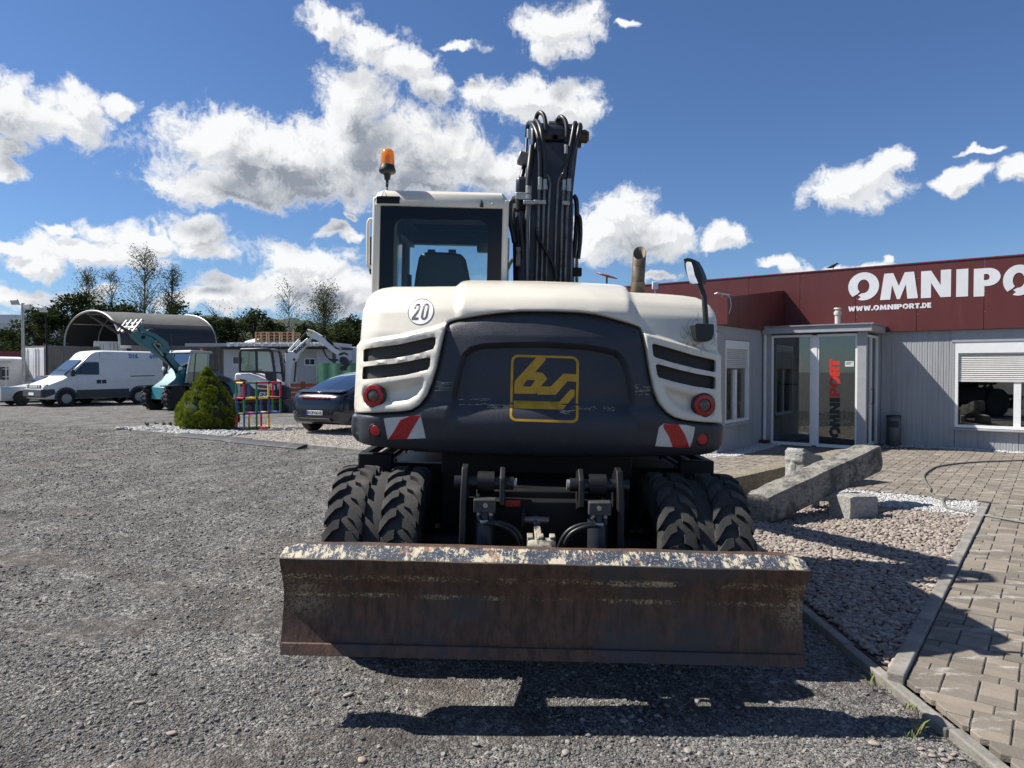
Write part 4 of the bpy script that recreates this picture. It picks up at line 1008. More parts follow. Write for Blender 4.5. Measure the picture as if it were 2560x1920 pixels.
topL = [(85,1190),(92,1030),(100,900),(105,715),(128,672),(137,560),(142,480),(152,420),(180,350),(230,290),(300,258),(395,243),(620,243),(890,240),(915,222),(932,206),(955,197),(1300,200),(1560,203)]
topR = [(350,215),(560,225),(690,235),(715,248),(738,285),(800,290),(1000,300),(1180,315),(1280,330),(1340,355),(1395,400),(1430,450),(1445,520),(1447,650),(1450,750),(1470,790),(1470,1105),(1478,1320)]
vents = [Z3(q) for q in ([(160,752),(172,741),(440,705),(710,644),(735,655),(732,700),(715,742),(600,778),(400,818),(168,845),(157,838)],
                         [(154,892),(166,881),(430,855),(680,807),(693,820),(687,880),(670,908),(500,948),(330,970),(157,984),(149,975)])] + \
        [Z4(q) for q in ([(920,712),(935,698),(1100,745),(1250,790),(1415,828),(1427,840),(1427,915),(1415,927),(1250,893),(1080,850),(945,808),(930,790)],
                         [(950,872),(965,860),(1120,902),(1280,940),(1415,962),(1427,975),(1425,1052),(1412,1062),(1260,1040),(1100,1005),(975,968),(962,950)])]
ridge = Z3([(60,712),(105,706),(240,668),(480,632),(700,577),(830,535)]); ridgeR = Z4([(840,600),(1000,655),(1250,725),(1447,775),(1500,785)])
scoop = [Z3([(150,1030),(300,1022),(620,972),(648,985),(640,1055),(600,1125),(520,1175),(400,1193),(160,1193),(140,1110)]), Z4([(990,1040),(1015,1030),(1250,1090),(1410,1100),(1425,1190),(1415,1275),(1250,1272),(1130,1235),(1040,1150)])]
recess = Z3([(690,1500),(790,1350),(830,1200),(868,1050),(900,900),(940,780),(1000,722),(1100,695),(1300,686),(1590,683)]) + Z4([(200,690),(400,702),(560,728),(650,755),(700,800),(745,880),(775,1000),(800,1180),(830,1330),(900,1500)])
def above(P, line):
    L_ = np.array(sorted(line)); return P[:,1] - np.interp(P[:,0], L_[:,0], L_[:,1])
def sstep(v, a, b): t_ = np.clip((v-a)/(b-a), 0, 1); return t_*t_*(3-2*t_)
def disp_cream(P):
    d_ = np.zeros(len(P)); lw = P[:,0] < -.35; rw = P[:,0] > .45
    for side, ln in ((lw, ridge), (rw, ridgeR)):
        h_ = above(P, ln); d_ += np.where(side, -.026*sstep(-h_, -.009, .013), 0)
    for sc_ in scoop:
        ins = inpoly(P, sc_); dist = polydist(P, [sc_]); d_ += np.where(ins, .045*sstep(dist, 0, .045), 0)
    # raised middle of the bonnet
    hx = sstep(P[:,0], hmpL-.01, hmpL+.03)*sstep(-P[:,0], -hmpR-.01, -hmpR+.03)
    d_ += -.035*hx*sstep(P[:,1], 1.9, 2.05)
    return d_
hmpL = hit(860+905*.31348, 640+400*.31348)[0]; hmpR = hit(1340+770*.31348, 640+400*.31348)[0]
def disp_dark(P):
    ins = inpoly(P, recess); dist = polydist(P, [recess])
    fade = sstep(P[:,1], 1.28, 1.52)
    d_ = np.where(ins, .05*sstep(dist, 0, .04)*fade, 0)
    d_ += -.02*sstep(-P[:,1], -1.46, -1.40)          # bumper lip stands proud
    return d_
def patch(outline, holes, disp, h=.028, r=.03, depth=.5, lift=0.0, hole_depth=.06, hr=.008, lines=()):
    ol = resample(outline, h*.8); hs = [resample(q, h*.6) for q in holes]
    xs_ = [p[0] for p in ol]; zs_ = [p[1] for p in ol]
    gx = np.arange(min(xs_), max(xs_), h); gz = np.arange(min(zs_), max(zs_), h)
    G = np.array([(a+(h/2 if j % 2 else 0), b) for j, b in enumerate(gz) for a in gx])
    ok = inpoly(G, ol)
    for q in hs: ok &= ~inpoly(G, q)
    G = G[ok]; dd = polydist(G, [ol]+hs); G = G[dd > h*.55]
    rings = []
    A_o = np.array(ol); area = 0.5*np.sum(A_o[:,0]*np.roll(A_o[:,1],-1)-np.roll(A_o[:,0],-1)*A_o[:,1])
    if r > 0:
        t_ = np.roll(A_o,-1,0)-np.roll(A_o,1,0); t_ /= np.linalg.norm(t_,axis=1)[:,None]+1e-9
        nn = np.stack([-t_[:,1], t_[:,0]],1)*(1 if area > 0 else -1)
        for f_ in (.25, .6, 1.0):
            Q = A_o+nn*r*f_; keep_ = inpoly(Q, ol) & (polydist(Q, [ol]) > r*f_*.85)
            for q in hs: keep_ &= ~inpoly(Q, q)
            if hs: keep_ &= polydist(Q, hs) > .006
            rings.append(Q[keep_])
    G2 = np.concatenate([G[polydist(G,[ol]) > r*1.25]]+rings) if r > 0 else G
    for (ln, closed, offs) in lines:        # rows of points that follow a bend in the panel
        A_ = np.array(resample(ln, .014)) if closed else np.array(resample(list(ln)+list(ln)[::-1], .014))
        if not closed: A_ = A_[:len(A_)//2]
        t_ = np.gradient(A_, axis=0); t_ /= np.linalg.norm(t_, axis=1)[:,None]+1e-9; nn = np.stack([-t_[:,1], t_[:,0]], 1)
        Q = np.concatenate([A_+nn*o_ for o_ in offs]); keep_ = inpoly(Q, ol) & (polydist(Q, [ol]) > max(r*1.1, .01))
        for q in hs: keep_ &= ~inpoly(Q, q)
        if hs: keep_ &= polydist(Q, hs) > .008
        Q = Q[keep_]
        if len(Q):
            dmin = np.array([np.min(((Q-g)**2).sum(1)) for g in G2]); G2 = np.concatenate([G2[dmin > .010**2], Q])
    pts = [Vector(p) for p in ol]; ed = [(i, (i+1) % len(ol)) for i in range(len(ol))]
    for q in hs:
        k_ = len(pts); pts += [Vector(p) for p in q]; ed += [(k_+i, k_+(i+1) % len(q)) for i in range(len(q))]
    pts += [Vector((a, b)) for a, b in G2]
    res = delaunay_2d_cdt(pts, ed, [], 0, 1e-5); V = np.array([(v[0], v[1]) for v in res[0]]); T = np.array([f for f in res[2] if len(f) == 3])
    ce = V[T].mean(1); ok = inpoly(ce, ol)
    for q in hs: ok &= ~inpoly(ce, q)
    T = T[ok]
    D_o = polydist(V, [ol]); y = env(V[:,0], V[:,1]) + (disp(V) if disp else 0) - lift
    if r > 0:
        t_ = np.clip(1-D_o/r, 0, 1); y = y + r*(1-np.sqrt(np.clip(1-t_*t_, 0, 1)))
    if hs and hr > 0:
        D_h = polydist(V, hs); t_ = np.clip(1-D_h/hr, 0, 1); y = y + hr*(1-np.sqrt(np.clip(1-t_*t_, 0, 1)))
    n_ = len(V); verts = [(V[i,0], y[i], V[i,1]) for i in range(n_)]; faces = [tuple(int(a) for a in f) for f in T]
    es = set()
    for f in faces:
        for i in range(3): es.add((f[i], f[(i+1) % 3]))
    bmap = {}
    def back(i):
        if i not in bmap:
            hole = hs and (polydist(V[i:i+1], hs)[0] < 1e-4)
            dz = hole_depth if hole else depth
            bmap[i] = len(verts); verts.append((V[i,0], y[i]+dz, V[i,1]))
        return bmap[i]
    for (a, b_) in list(es):
        if (b_, a) not in es: faces.append((b_, a, back(a), back(b_)))
    m_ = MB(); m_.v = verts; m_.f = faces; return m_
seam_a = Z3(seamL); seam_b = Z4(seamR)
cream_ol = Z3(topL)+Z4(topR)+seam_b[::-1]+seam_a
hood = XB(patch(cream_ol, vents, disp_cream, r=.015, depth=.75, h=.020, lines=[(ridge,False,(-.018,-.011,-.004,.003,.010,.017)),(ridgeR,False,(-.018,-.011,-.004,.003,.010,.017)),(scoop[0],True,(-.06,-.045,-.03,-.015,0,.015,.03,.045,.06)),(scoop[1],True,(-.06,-.045,-.03,-.015,0,.015,.03,.045,.06))]), 'bonnet', M_CREAM, smooth=42)
gap = .007
dk = [(x_+(gap if x_ < 0 else -gap), z_-gap) for x_, z_ in seam_a[::-1]] 
dark_ol = [(x_+gap*.6, z_-gap) for x_, z_ in seam_a] + Z3([(75,1258),(62,1275),(55,1320),(54,1400),(70,1440),(100,1475),(150,1500),(250,1520),(500,1550),(900,1582),(1300,1597)]) + Z4([(150,1604),(400,1605),(700,1603),(1100,1597),(1300,1590),(1400,1575),(1460,1545),(1490,1500),(1497,1420),(1497,1352),(1484,1340)]) + [(x_-gap*.6, z_-gap) for x_, z_ in seam_b[::-1]]
cwt = XB(patch(dark_ol, [], disp_dark, r=.035, depth=.8, h=.028, lines=[(recess,False,(-.045,-.035,-.025,-.012,0,.012,.025,.035,.045))]), 'counterweight', M_SLATE, smooth=42)
# scuffed paint on the counterweight: thin scratches
M_SCR = mat('bare_scratch', (.42,.40,.34), .6, var=.3)
rs = random.Random(8)
def scr(zone, n, x0, x1, y0, y1, L0, L1):
    q = MB()
    for _ in range(n):
        x = rs.uniform(x0, x1); y = rs.uniform(y0, y1); l_ = rs.uniform(L0, L1); a_ = zone([(x, y)])[0]; b_ = zone([(x+l_, y+rs.uniform(-3, 3))])[0]
        P_ = np.array([a_, b_]); Y_ = env(P_[:,0], P_[:,1])+disp_dark(P_)-.0012; w_ = rs.uniform(.0006, .0018)
        q.add([(a_[0],Y_[0],a_[1]-w_),(b_[0],Y_[1],b_[1]-w_*.3),(b_[0],Y_[1],b_[1]+w_*.3),(a_[0],Y_[0],a_[1]+w_)], [(0,1,2,3)])
    o = XB(q, 'paint_scratches', M_SCR, cwt, fix=False); o['kind'] = 'stuff'
scr(Z3, 16, 720, 780, 1000, 1075, 20, 110); scr(Z3, 34, 910, 1130, 1140, 1190, 10, 70); scr(Z3, 24, 1100, 1330, 1180, 1215, 20, 120); scr(Z3, 40, 810, 930, 560, 605, 4, 18)
scr(Z4, 40, 280, 480, 1175, 1230, 3, 22); scr(Z4, 26, 540, 660, 1200, 1240, 3, 20); scr(Z4, 12, 180, 260, 1230, 1262, 20, 60); scr(Z4, 20, 782, 812, 1010, 1110, 6, 22); scr(Z4, 16, 820, 900, 1040, 1110, 10, 50)
# grilles behind the vents
def grille_mat():
    m = bpy.data.materials.new('black_mesh'); m.use_nodes = True; nt = m.node_tree; t = NT(nt); p = nt.nodes['Principled BSDF']
    co = t.n('ShaderNodeTexCoord').outputs['Object']; s_ = t.n('ShaderNodeSeparateXYZ', {0: co}).outputs
    a = t.math('ABSOLUTE', t.math('SUBTRACT', t.math('FRACT', t.math('MULTIPLY', s_[0], 130.0)), .5)); b = t.math('ABSOLUTE', t.math('SUBTRACT', t.math('FRACT', t.math('MULTIPLY', s_[2], 130.0)), .5))
    k = t.smooth(t.math('MAXIMUM', a, b), .30, .42)
    t.link(t.mix(k, (.004,.004,.004), (.055,.052,.048)), p.inputs['Base Color']); p.inputs['Roughness'].default_value = .5
    t.link(t.n('ShaderNodeBump', {'Height': k, 'Distance': .004}).outputs[0], p.inputs['Normal']); return m
M_MESH = grille_mat()
for q in vents:
    c = np.mean(np.array(q), 0); big = [tuple(c+(np.array(p)-c)*1.04) for p in q]
    o = XB(patch(big, [], disp_cream, r=0, depth=.01, lift=-.045, h=.03), 'vent_grille', M_MESH, smooth=60)
# ---- decals and lights on the tail
def decal(poly, holes, m, name, parent, lift, disp=disp_dark, h=.03): return XB(patch(poly, holes, disp, r=0, depth=.0015, lift=lift, h=h, hole_depth=.0015, hr=0), name, m, parent, smooth=60)
e = ZE_
frame_o = e(arc(395,315,112,116,180,90)[::-1] and [(258,1350),(270,820),(285,330),(300,265),(345,215),(400,197),(900,212),(1450,228),(1520,250),(1565,300),(1580,360),(1572,800),(1555,1370),(1535,1440),(1490,1475),(1440,1487),(900,1470),(360,1452),(300,1425),(265,1390)])
frame_i = e([(305,1350),(318,820),(330,340),(345,285),(375,255),(420,246),(900,255),(1440,272),(1490,290),(1520,325),(1530,370),(1526,800),(1508,1360),(1495,1405),(1470,1428),(1435,1438),(900,1425),(365,1407),(325,1385)])
decal(frame_o, [frame_i], M_YEL, 'emblem_border', cwt, .0015)
decal(e([(775,240),(940,245),(942,300),(920,330),(740,532),(885,540),(975,655),(855,800),(1040,806),(1280,560),(1530,572),(1528,712),(1360,705),(1135,965),(795,958),(765,918),(735,945),(342,938),(345,740),(360,695)]), [e([(590,680),(748,682),(662,805),(505,803)])], M_YEL, 'emblem_letters', cwt, .0015)
decal(e([(335,1072),(1205,1095),(1420,860),(1500,868),(1492,990),(1262,1240),(335,1215)]), [], M_YEL, 'emblem_bar', cwt, .0015)
decal(Z3([(322,1293),(520,1277),(615,1268),(638,1370),(655,1450),(500,1457),(355,1462)]), [], M_WREF, 'warning_marking', cwt, .0015)
decal(Z3([(455,1306),(530,1275),(617,1269),(560,1360),(505,1458),(357,1462),(400,1400)]), [], M_REDR, 'warning_stripe', cwt, .003)
decal(Z4([(1010,1335),(1190,1345),(1262,1363),(1245,1450),(1218,1527),(1080,1521),(945,1513),(960,1440),(975,1365)]), [], M_WREF, 'warning_marking', cwt, .0015)
decal(Z4([(1010,1338),(1130,1341),(1180,1420),(1218,1527),(1085,1521),(1050,1430),(1012,1370)]), [], M_REDR, 'warning_stripe', cwt, .003)
# speed disc "20"
cx_, cz_ = Z3([(612,442)])[0]; rd = .082
disc = decal([(cx_+rd*math.cos(R(a)), cz_+rd*1.02*math.sin(R(a))) for a in range(0,360,10)], [], mat('sign_white',(.80,.80,.79),.4,var=.02), 'speed_disc', hood, .002, disp_cream)
decal([(cx_+rd*math.cos(R(a)), cz_+rd*1.02*math.sin(R(a))) for a in range(0,360,10)], [[(cx_+(rd-.004)*math.cos(R(a)), cz_+(rd-.004)*1.02*math.sin(R(a))) for a in range(0,360,10)]], M_BLACK, 'speed_disc_rim', hood, .0028, disp_cream)
def digit_outline(ch):
    if ch == '0': return [[(x_*.5+.5, y_*.5+.5) for x_, y_ in [(-.85,-.55),(-.85,.55)]+arc(0,.55,.85,.45,180,0,12)+[(.85,-.55)]+arc(0,-.55,.85,.45,0,-180,12)]], [[(x_*.5+.5, y_*.5+.5) for x_, y_ in [(-.38,-.5),(-.38,.5)]+arc(0,.5,.38,.26,180,0,8)+[(.38,-.5)]+arc(0,-.5,.38,.26,0,-180,8)]]
    return [[(.07,0),(.93,0),(.93,.14),(.42,.14),(.80,.48),(.90,.62),(.92,.78),(.84,.92),(.70,.99),(.5,1.0),(.30,.98),(.16,.90),(.09,.78),(.09,.68),(.32,.68),(.33,.78),(.40,.85),(.5,.87),(.62,.84),(.67,.76),(.65,.64),(.54,.50),(.07,.12)]], []
for ch, xo in (('2', -.052), ('0', .004)):
    po, ho = digit_outline(ch); f_ = lambda q: [(cx_+xo+p[0]*.047+(p[1]-.5)*.012, cz_-.052+p[1]*.104) for p in q]
    decal(f_(po[0]), [f_(h_) for h_ in ho], M_BLACK, 'speed_digit', disc, .004, disp_cream)
def lamp(c2, prof_ring, prof_lens, mr, ml, disp, name, base_r, y_off):
    P_ = np.array([c2]); Y_ = float(env(P_[:,0], P_[:,1])[0]+disp(P_)[0]) + y_off
    # surface normal
    e_ = .02; dx = (env(P_[:,0]+e_, P_[:,1])-env(P_[:,0]-e_, P_[:,1]))[0]/(2*e_); ax_ = Vector((dx*.5, -1, 0)).normalized()
    c3 = Vector((c2[0], Y_, c2[1]))
    o = XB(MB().lathe(prof_ring, c3, ax_, 32), name, mr, smooth=35); XB(MB().lathe(prof_lens, c3, ax_, 28), 'lens', ml, o, smooth=35)
    return o, c3, ax_
for c2, dsp_ in ((Z3([(247,1112)])[0], disp_cream), (Z4([(1328,1188)])[0], disp_cream)):
    o, c3, ax_ = lamp(c2, [(.064,-.02),(.066,.012),(.060,.020),(.040,.021),(.037,.010),(0,.008)], [(.034,.010),(.034,.017),(.020,.022),(0,.023)], M_REDLENS, M_LENS, dsp_, 'tail_lamp', .07, -.040)
    XB(MB().lathe([(.072,-.02),(.074,.006),(.068,.010),(.066,-.02)], c3, ax_, 32), 'lamp_bezel', M_BLACK, o, smooth=35)
for c2 in (Z3([(255,1390)])[0], Z4([(1318,1457)])[0]):
    o, c3, ax_ = lamp(c2, [(.044,-.02),(.046,.003),(.040,.006),(.036,.003),(.036,-.001),(0,-.001)], [(.034,0),(.034,.004),(.03,.007),(0,.008)], M_BLACK, M_REDR, disp_dark, 'reflector', .05, 0.0)
# ---- machine deck under the shell
q = MB().bx(-1.02,1.02, 4.62,7.3, 1.16,1.30); XB(q, 'deck', M_FRAME, bevel=.01)
q = MB().bx(-.14,1.08, 4.9,6.2, 1.30,2.10); XB(q, 'engine_housing', M_CREAM, bevel=.06, seg=4)
# ---- exhaust
c = toL(1594, 735, 5.05); t_ = toL(1596, 640, 5.05)
q = MB().tube([(c.x,5.05,c.z-.2),(c.x,5.05,c.z+.08)], .050, 24)
XB(q, 'exhaust_base', mat('exhaust_rust',(.20,.155,.10),.55,metal=.5,var=.25,vscale=12,col2=(.09,.06,.04),c2scale=6), smooth=50)
q = MB(); n_ = 28; R0 = .046; rings = []
for r_, zt_ in ((R0, 0), (R0, 1), (R0-.004, 1), (R0-.004, 0)):
    ring = []
    for k_ in range(n_):
        a_ = 2*math.pi*k_/n_; X_ = math.cos(a_)*r_; Y_ = math.sin(a_)*r_
        ring.append((c.x+.006*zt_+X_, 5.05+Y_, (c.z+.08) if zt_ == 0 else t_.z+.02+(Y_/R0)*.055+(X_/R0)*.012))
    rings.append(ring)
q.loft(rings, cap=False); XB(q, 'exhaust_pipe', mat('exhaust_steel',(.15,.12,.085),.6,metal=.35,var=.3,vscale=10,col2=(.06,.04,.028),c2scale=8,c2=(.45,.65)), smooth=60)
# ---- right rear-view mirror
def mz(x, y, Y): return toL(1660+x*.14467, 620+y*.14467, Y)
YM = 4.24
q = MB(); rings = []
for f_, hw in ((0,.17),(.12,.185),(.6,.185),(.9,.15),(1,.11)):
    pass
bl = [(525,1325),(560,1300),(850,1312),(868,1330),(868,1470),(840,1560),(790,1600),(740,1618),(620,1612),(575,1590),(550,1540)]
q.prism([mz(x, y, YM) for x, y in bl], (0,.13,0)); mbase = XB(q, 'mirror_base', M_BLACK, bevel=.012, seg=3)
st = [(728,1330),(712,1100),(700,920),(695,840),(670,760),(640,690),(610,600)]
q = MB().tube([mz(x, y, YM+.05) for x, y in st], .0165, 12); XB(q, 'mirror_arm', M_BLACK, mbase, smooth=60)
hs_ = [(318,188),(340,172),(400,166),(470,180),(530,215),(590,320),(640,440),(664,520),(662,575),(620,610),(560,628),(480,630),(445,605),(400,500),(365,400),(345,300),(343,230)]
q = MB().prism([mz(x, y, YM+.02) for x, y in hs_], (.05,.07,0)); mh = XB(q, 'mirror_housing', M_BLACK, mbase, bevel=.014, seg=3)
gl_ = [(375,270),(400,235),(470,245),(500,330),(530,470),(570,560),(592,610),(500,620),(450,600),(420,520),(390,400)]
q = MB().prism([mz(x, y, YM+.016) for x, y in gl_], (.0,.002,0)); XB(q, 'mirror_glass', mat('mirror_silver',(.9,.9,.9),.03,metal=1.0,var=.01), mh)

rs = random.Random(3); q = MB(); cq = mz(695, 1480, YM)
def crk(x, z, a_, n_):
    for _ in range(n_):
        l_ = rs.uniform(.006, .014); x2, z2 = x+math.cos(a_)*l_, z+math.sin(a_)*l_; w_ = .0007; P_ = np.array([(x,z),(x2,z2)])
        Y_ = env(P_[:,0], P_[:,1])+disp_cream(P_)-.0008; px_, pz_ = -math.sin(a_)*w_, math.cos(a_)*w_
        q.add([(x-px_,Y_[0],z-pz_),(x2-px_,Y_[1],z2-pz_),(x2+px_,Y_[1],z2+pz_),(x+px_,Y_[0],z+pz_)], [(0,1,2,3)])
        x, z = x2, z2; a_ += rs.uniform(-.9,.9)
for k in range(46):
    a_ = rs.uniform(0, 6.28); r_ = rs.uniform(.05, .10); crk(cq.x+math.cos(a_)*r_*1.15, cq.z+math.sin(a_)*r_, rs.uniform(0, 6.28), rs.randint(3, 7))
o = XB(q, 'paint_cracks', M_BLACK, hood, fix=False); o['kind'] = 'stuff'
# ---- cab
def z5(x, y, Y): return toL(880+x*.22905, 340+y*.22905, Y)
CY0, CY1 = 5.10, 6.62
pl_, pr_ = z5(215, 1100, CY0).x, z5(1703, 1100, CY0).x; ztop = z5(900, 620, CY0+.1).z; zg = z5(900, 775, CY0).z
cab = XB(MB().bx(pl_+.01, pr_-.01, CY0+.02, CY1, 1.28, 1.66), 'cab', M_CREAM, bevel=.02)
def post(x0, x1, y0, y1, z0, z1, m=M_CREAM, nm='cab_post', bv=.016): return XB(MB().bx(x0, x1, y0, y1, z0, z1), nm, m, cab, bevel=bv, seg=3)
xl = z5(303, 1100, CY0).x; xr = z5(1635, 1100, CY0).x
post(pl_, xl, CY0, CY0+.14, 1.6, ztop-.06); post(xr, pr_, CY0, CY0+.14, 1.6, ztop-.06)
post(pl_, pl_+.06, CY0+.75, CY0+.85, 1.6, ztop-.06); post(pl_, pl_+.06, CY1-.08, CY1, 1.6, ztop-.06); post(pr_-.06, pr_, CY1-.08, CY1, 1.6, ztop-.06)
post(pl_+.06, pr_-.06, CY1-.10, CY1, ztop-.14, ztop-.06, M_BLACK, 'front_header', .01)
# roof with hatch
xh0, xh1 = pl_+.14, pr_-.17
for (x0, x1, y0, y1) in ((pl_+.02,pr_-.02,CY0+.13,CY0+.98),(pl_+.02,xh0,CY0+.98,CY0+1.40),(xh1,pr_-.02,CY0+.98,CY0+1.40),(pl_+.02,pr_-.02,CY0+1.40,CY1)):
    XB(MB().bx(x0, x1, y0, y1, ztop-.05, ztop-.02), 'roof_liner', M_DARK, cab)
# rounded roof cap behind
q = MB(); rings = []; nseg = 10
for x_, dx in ((pl_+.012,0),(pl_+.03,0),(pl_+.07,.0),(pr_-.05,0),(pr_-.012,0)):
    edge = .045 if x_ in (pl_+.012, pr_-.012) else (.015 if x_ == pl_+.03 else 0); ring = []
    for i in range(nseg+1):
        a_ = R(90*i/nseg); ring.append((x_, CY0+.085-.10*math.cos(a_)*(1-edge*4), zg+.005+(ztop-edge-zg)*math.sin(a_)))
    ring += [(x_, CY0+.6, ztop-edge), (x_, CY0+.6, ztop-.03), (x_, CY0+.03, zg+.005)]
    rings.append(ring)
XB(q.loft(rings), 'roof_cap', M_CREAM, cab, smooth=40)
# black printed border and glass of the rear window
xi0, xi1, zi1 = z5(455, 1100, CY0).x, z5(1482, 1100, CY0).x, z5(900, 908, CY0).z; zi0 = 1.82; zb0 = 1.60
def rrect(x0, x1, z0, z1, r, n=6):
    o_ = []
    for cx0, cz0, a0 in ((x1-r,z1-r,0),(x0+r,z1-r,90),(x0+r,z0+r,180),(x1-r,z0+r,270)):
        o_ += [(cx0+r*math.cos(R(a0+90*i/n)), cz0+r*math.sin(R(a0+90*i/n))) for i in range(n+1)]
    return o_
M_FRIT = mat('black_glazing_border', (.004,.005,.008), .12, var=.05, spec=.3)
g = flat_patch([[(xl,zb0),(xr,zb0),(xr,zg),(xl,zg)]], [rrect(xi0,xi1,zi0,zi1,.07)], lambda x, y: (x, CY0+.012, y), (0,.006,0))
XB(g, 'rear_window_border', M_FRIT, cab)
M_CABG = glass('cab_glass', (.82,.90,.90), .0, 0.0, .6)
XB(MB().bx(xi0-.01, xi1+.01, CY0+.019, CY0+.023, zi0-.01, zi1+.01), 'rear_window', M_CABG, cab)
XB(MB().bx(pl_+.07, pr_-.07, CY1-.03, CY1-.026, 1.60, ztop-.14), 'front_window', glass('front_glass',(.96,.98,.97),.0), cab)
XB(MB().bx(xh0, xh1, CY0+.98, CY0+1.40, ztop-.035, ztop-.030), 'roof_hatch', glass('hatch_glass',(.45,.62,.70),.03), cab)
for (y0, y1) in ((CY0+.14,CY0+.75),(CY0+.85,CY1-.08)): XB(MB().bx(pl_+.02, pl_+.024, y0, y1, 1.66, ztop-.08), 'side_window', glass('side_glass',(.16,.20,.22),.03), cab)
XB(MB().bx(pr_-.024, pr_-.02, CY0+.14, CY1-.08, 1.66, ztop-.08), 'side_window', glass('side_glass_r',(.20,.25,.27),.03), cab)
# seat
a_ = [z5(x, y, CY0+.55) for x, y in [(665,1700),(690,1500),(722,1330),(745,1290),(790,1265),(850,1258),(990,1262),(1100,1268),(1180,1282),(1220,1305),(1240,1350),(1262,1450),(1285,1570),(1300,1700)]]
XB(MB().prism(a_, (0,.12,0)), 'seat_back', M_BLACK, cab, bevel=.03, seg=3)
for x in (868, 1095):
    p = z5(x, 1262, CY0+.6); XB(MB().box((p.x,p.y,p.z), (.06,.05,.03)), 'headrest_clip', M_BLACK, cab, bevel=.008)
XB(MB().box((a_[0].x+.22, CY0+.72, 1.72), (.48,.5,.14)), 'seat_base', M_BLACK, cab, bevel=.03)
p0 = z5(640, 1640, CY0+.8); XB(MB().tube([(p0.x,CY0+.8,1.66),(p0.x-.02,CY0+.85,p0.z+.1)], .02), 'control_lever', M_BLACK, cab)
XB(MB().box((pl_+.1, CY0+1.0, ztop-.15), (.05,.6,.1)), 'blind_roll', M_BLACK, cab)
p0 = z5(1440, 1215, CY1-.1); XB(MB().box((p0.x,CY1-.14,p0.z-.02), (.12,.1,.07)), 'wiper_motor', M_BLACK, cab, bevel=.015)
# rear roof details
for x, y, s_ in ((1415,745,1.0),):
    p = z5(x, y, CY0-.02); XB(MB().lathe([(.014,-.02),(.013,0),(.007,.018),(.004,.03),(0,.032)], p, (0,-.3,1), 12), 'washer_jet', M_BLACK, cab, smooth=40)
p = z5(1535, 742, CY0-.02); XB(MB().tube([(p.x-.006,p.y,p.z+.004),(p.x+.01,p.y+.01,p.z-.006)], .006, 8), 'roof_stud', M_ZINC, cab)
# handrail and door mirror on the left
q = MB().tube([z5(x, y, CY0+.05) for x, y in [(250,925),(222,908),(196,912),(180,935),(175,990),(172,1390),(180,1415),(205,1435),(255,1445)]], .0125, 10); XB(q, 'handrail', M_CREAM, cab, smooth=60)
q = MB().prism([z5(x, y, CY0+1.0) for x, y in [(222,1395),(205,1380),(196,1395),(196,1470),(206,1500),(230,1512)]], (-.02,.05,0)); XB(q, 'door_mirror', M_BLACK, cab, bevel=.01)
q = MB().tube([z5(205, 1100, CY0+.8), z5(203, 1480, CY0+.8)], .007, 6); XB(q, 'mirror_rod', M_BLACK, cab)
p = z5(156, 1275, CY0+.2); XB(MB().lathe([(.002,0),(.010,.005),(.010,.018),(0,.022)], p, (1,0,0), 10), 'door_buffer', M_BLACK, cab)
# beacon
bc = z5(380, 690, CY0+.06)
bz = lambda y: z5(380, y, CY0+.06).z
bea = XB(MB().lathe([(0,bz(140)),(.012,bz(141)),(.028,bz(148)),(.040,bz(168)),(.0465,bz(205)),(.049,bz(300)),(.049,bz(322))], (bc.x,bc.y,0), (0,0,1), 28), 'beacon', None, smooth=60)
m = bpy.data.materials.new('amber_lens'); m.use_nodes = True; nt = m.node_tree; t = NT(nt); nt.nodes.clear()
tr = t.n('ShaderNodeBsdfTranslucent', {'Color': (1,.47,.02,1)}); gs = t.n('ShaderNodeBsdfGlossy', {'Roughness': .12}); tp = t.n('ShaderNodeBsdfTransparent', {'Color': (1,.50,.03,1)}); df = t.n('ShaderNodeBsdfDiffuse', {'Color': (.80,.30,.006,1)})
m1 = t.n('ShaderNodeMixShader', {0: .45, 1: tr.outputs[0], 2: tp.outputs[0]}); m1b = t.n('ShaderNodeMixShader', {0: .35, 1: m1.outputs[0], 2: df.outputs[0]}); m2 = t.n('ShaderNodeMixShader', {0: .10, 1: m1b.outputs[0], 2: gs.outputs[0]}); t.n('ShaderNodeOutputMaterial', {'Surface': m2.outputs[0]})
bea.data.materials.append(m)
XB(MB().lathe([(.010,bz(315)),(.016,bz(280)),(.020,bz(220)),(.006,bz(190)),(0,bz(188))], (bc.x,bc.y,0), (0,0,1), 12), 'bulb', M_ZINC, bea, smooth=60)
XB(MB().lathe([(.0495,bz(318)),(.054,bz(345)),(.061,bz(378)),(.060,bz(392)),(.052,bz(405)),(.028,bz(416)),(.023,bz(440)),(.020,bz(478)),(.011,bz(482)),(.010,bz(530)),(.009,bz(560)),(.0075,bz(565)),(.0075,bz(700))], (bc.x,bc.y,0), (0,0,1), 24), 'beacon_base', M_BLACK, bea, smooth=40)
XB(MB().lathe([(.0095,bz(690)),(.0095,bz(560))], (bc.x,bc.y,0), (0,0,1), 12), 'beacon_pole', M_ZINC, bea, smooth=40)
p = z5(395, 698, CY0-.01); XB(MB().box((p.x,p.y+.03,p.z), (.165,.08,.052)), 'beacon_bracket', M_FRAME, bea, bevel=.004)
XB(MB().tube([(p.x-.05,p.y,p.z+.02),(p.x-.03,p.y,p.z+.065),(p.x-.008,p.y,p.z+.02)], .003, 6), 'bracket_clip', M_ZINC, bea)
XB(MB().tube([(bc.x,bc.y-.004,bz(520)),(bc.x+.012,bc.y-.012,bz(520))], .004, 6), 'wing_screw', M_ZINC, bea)

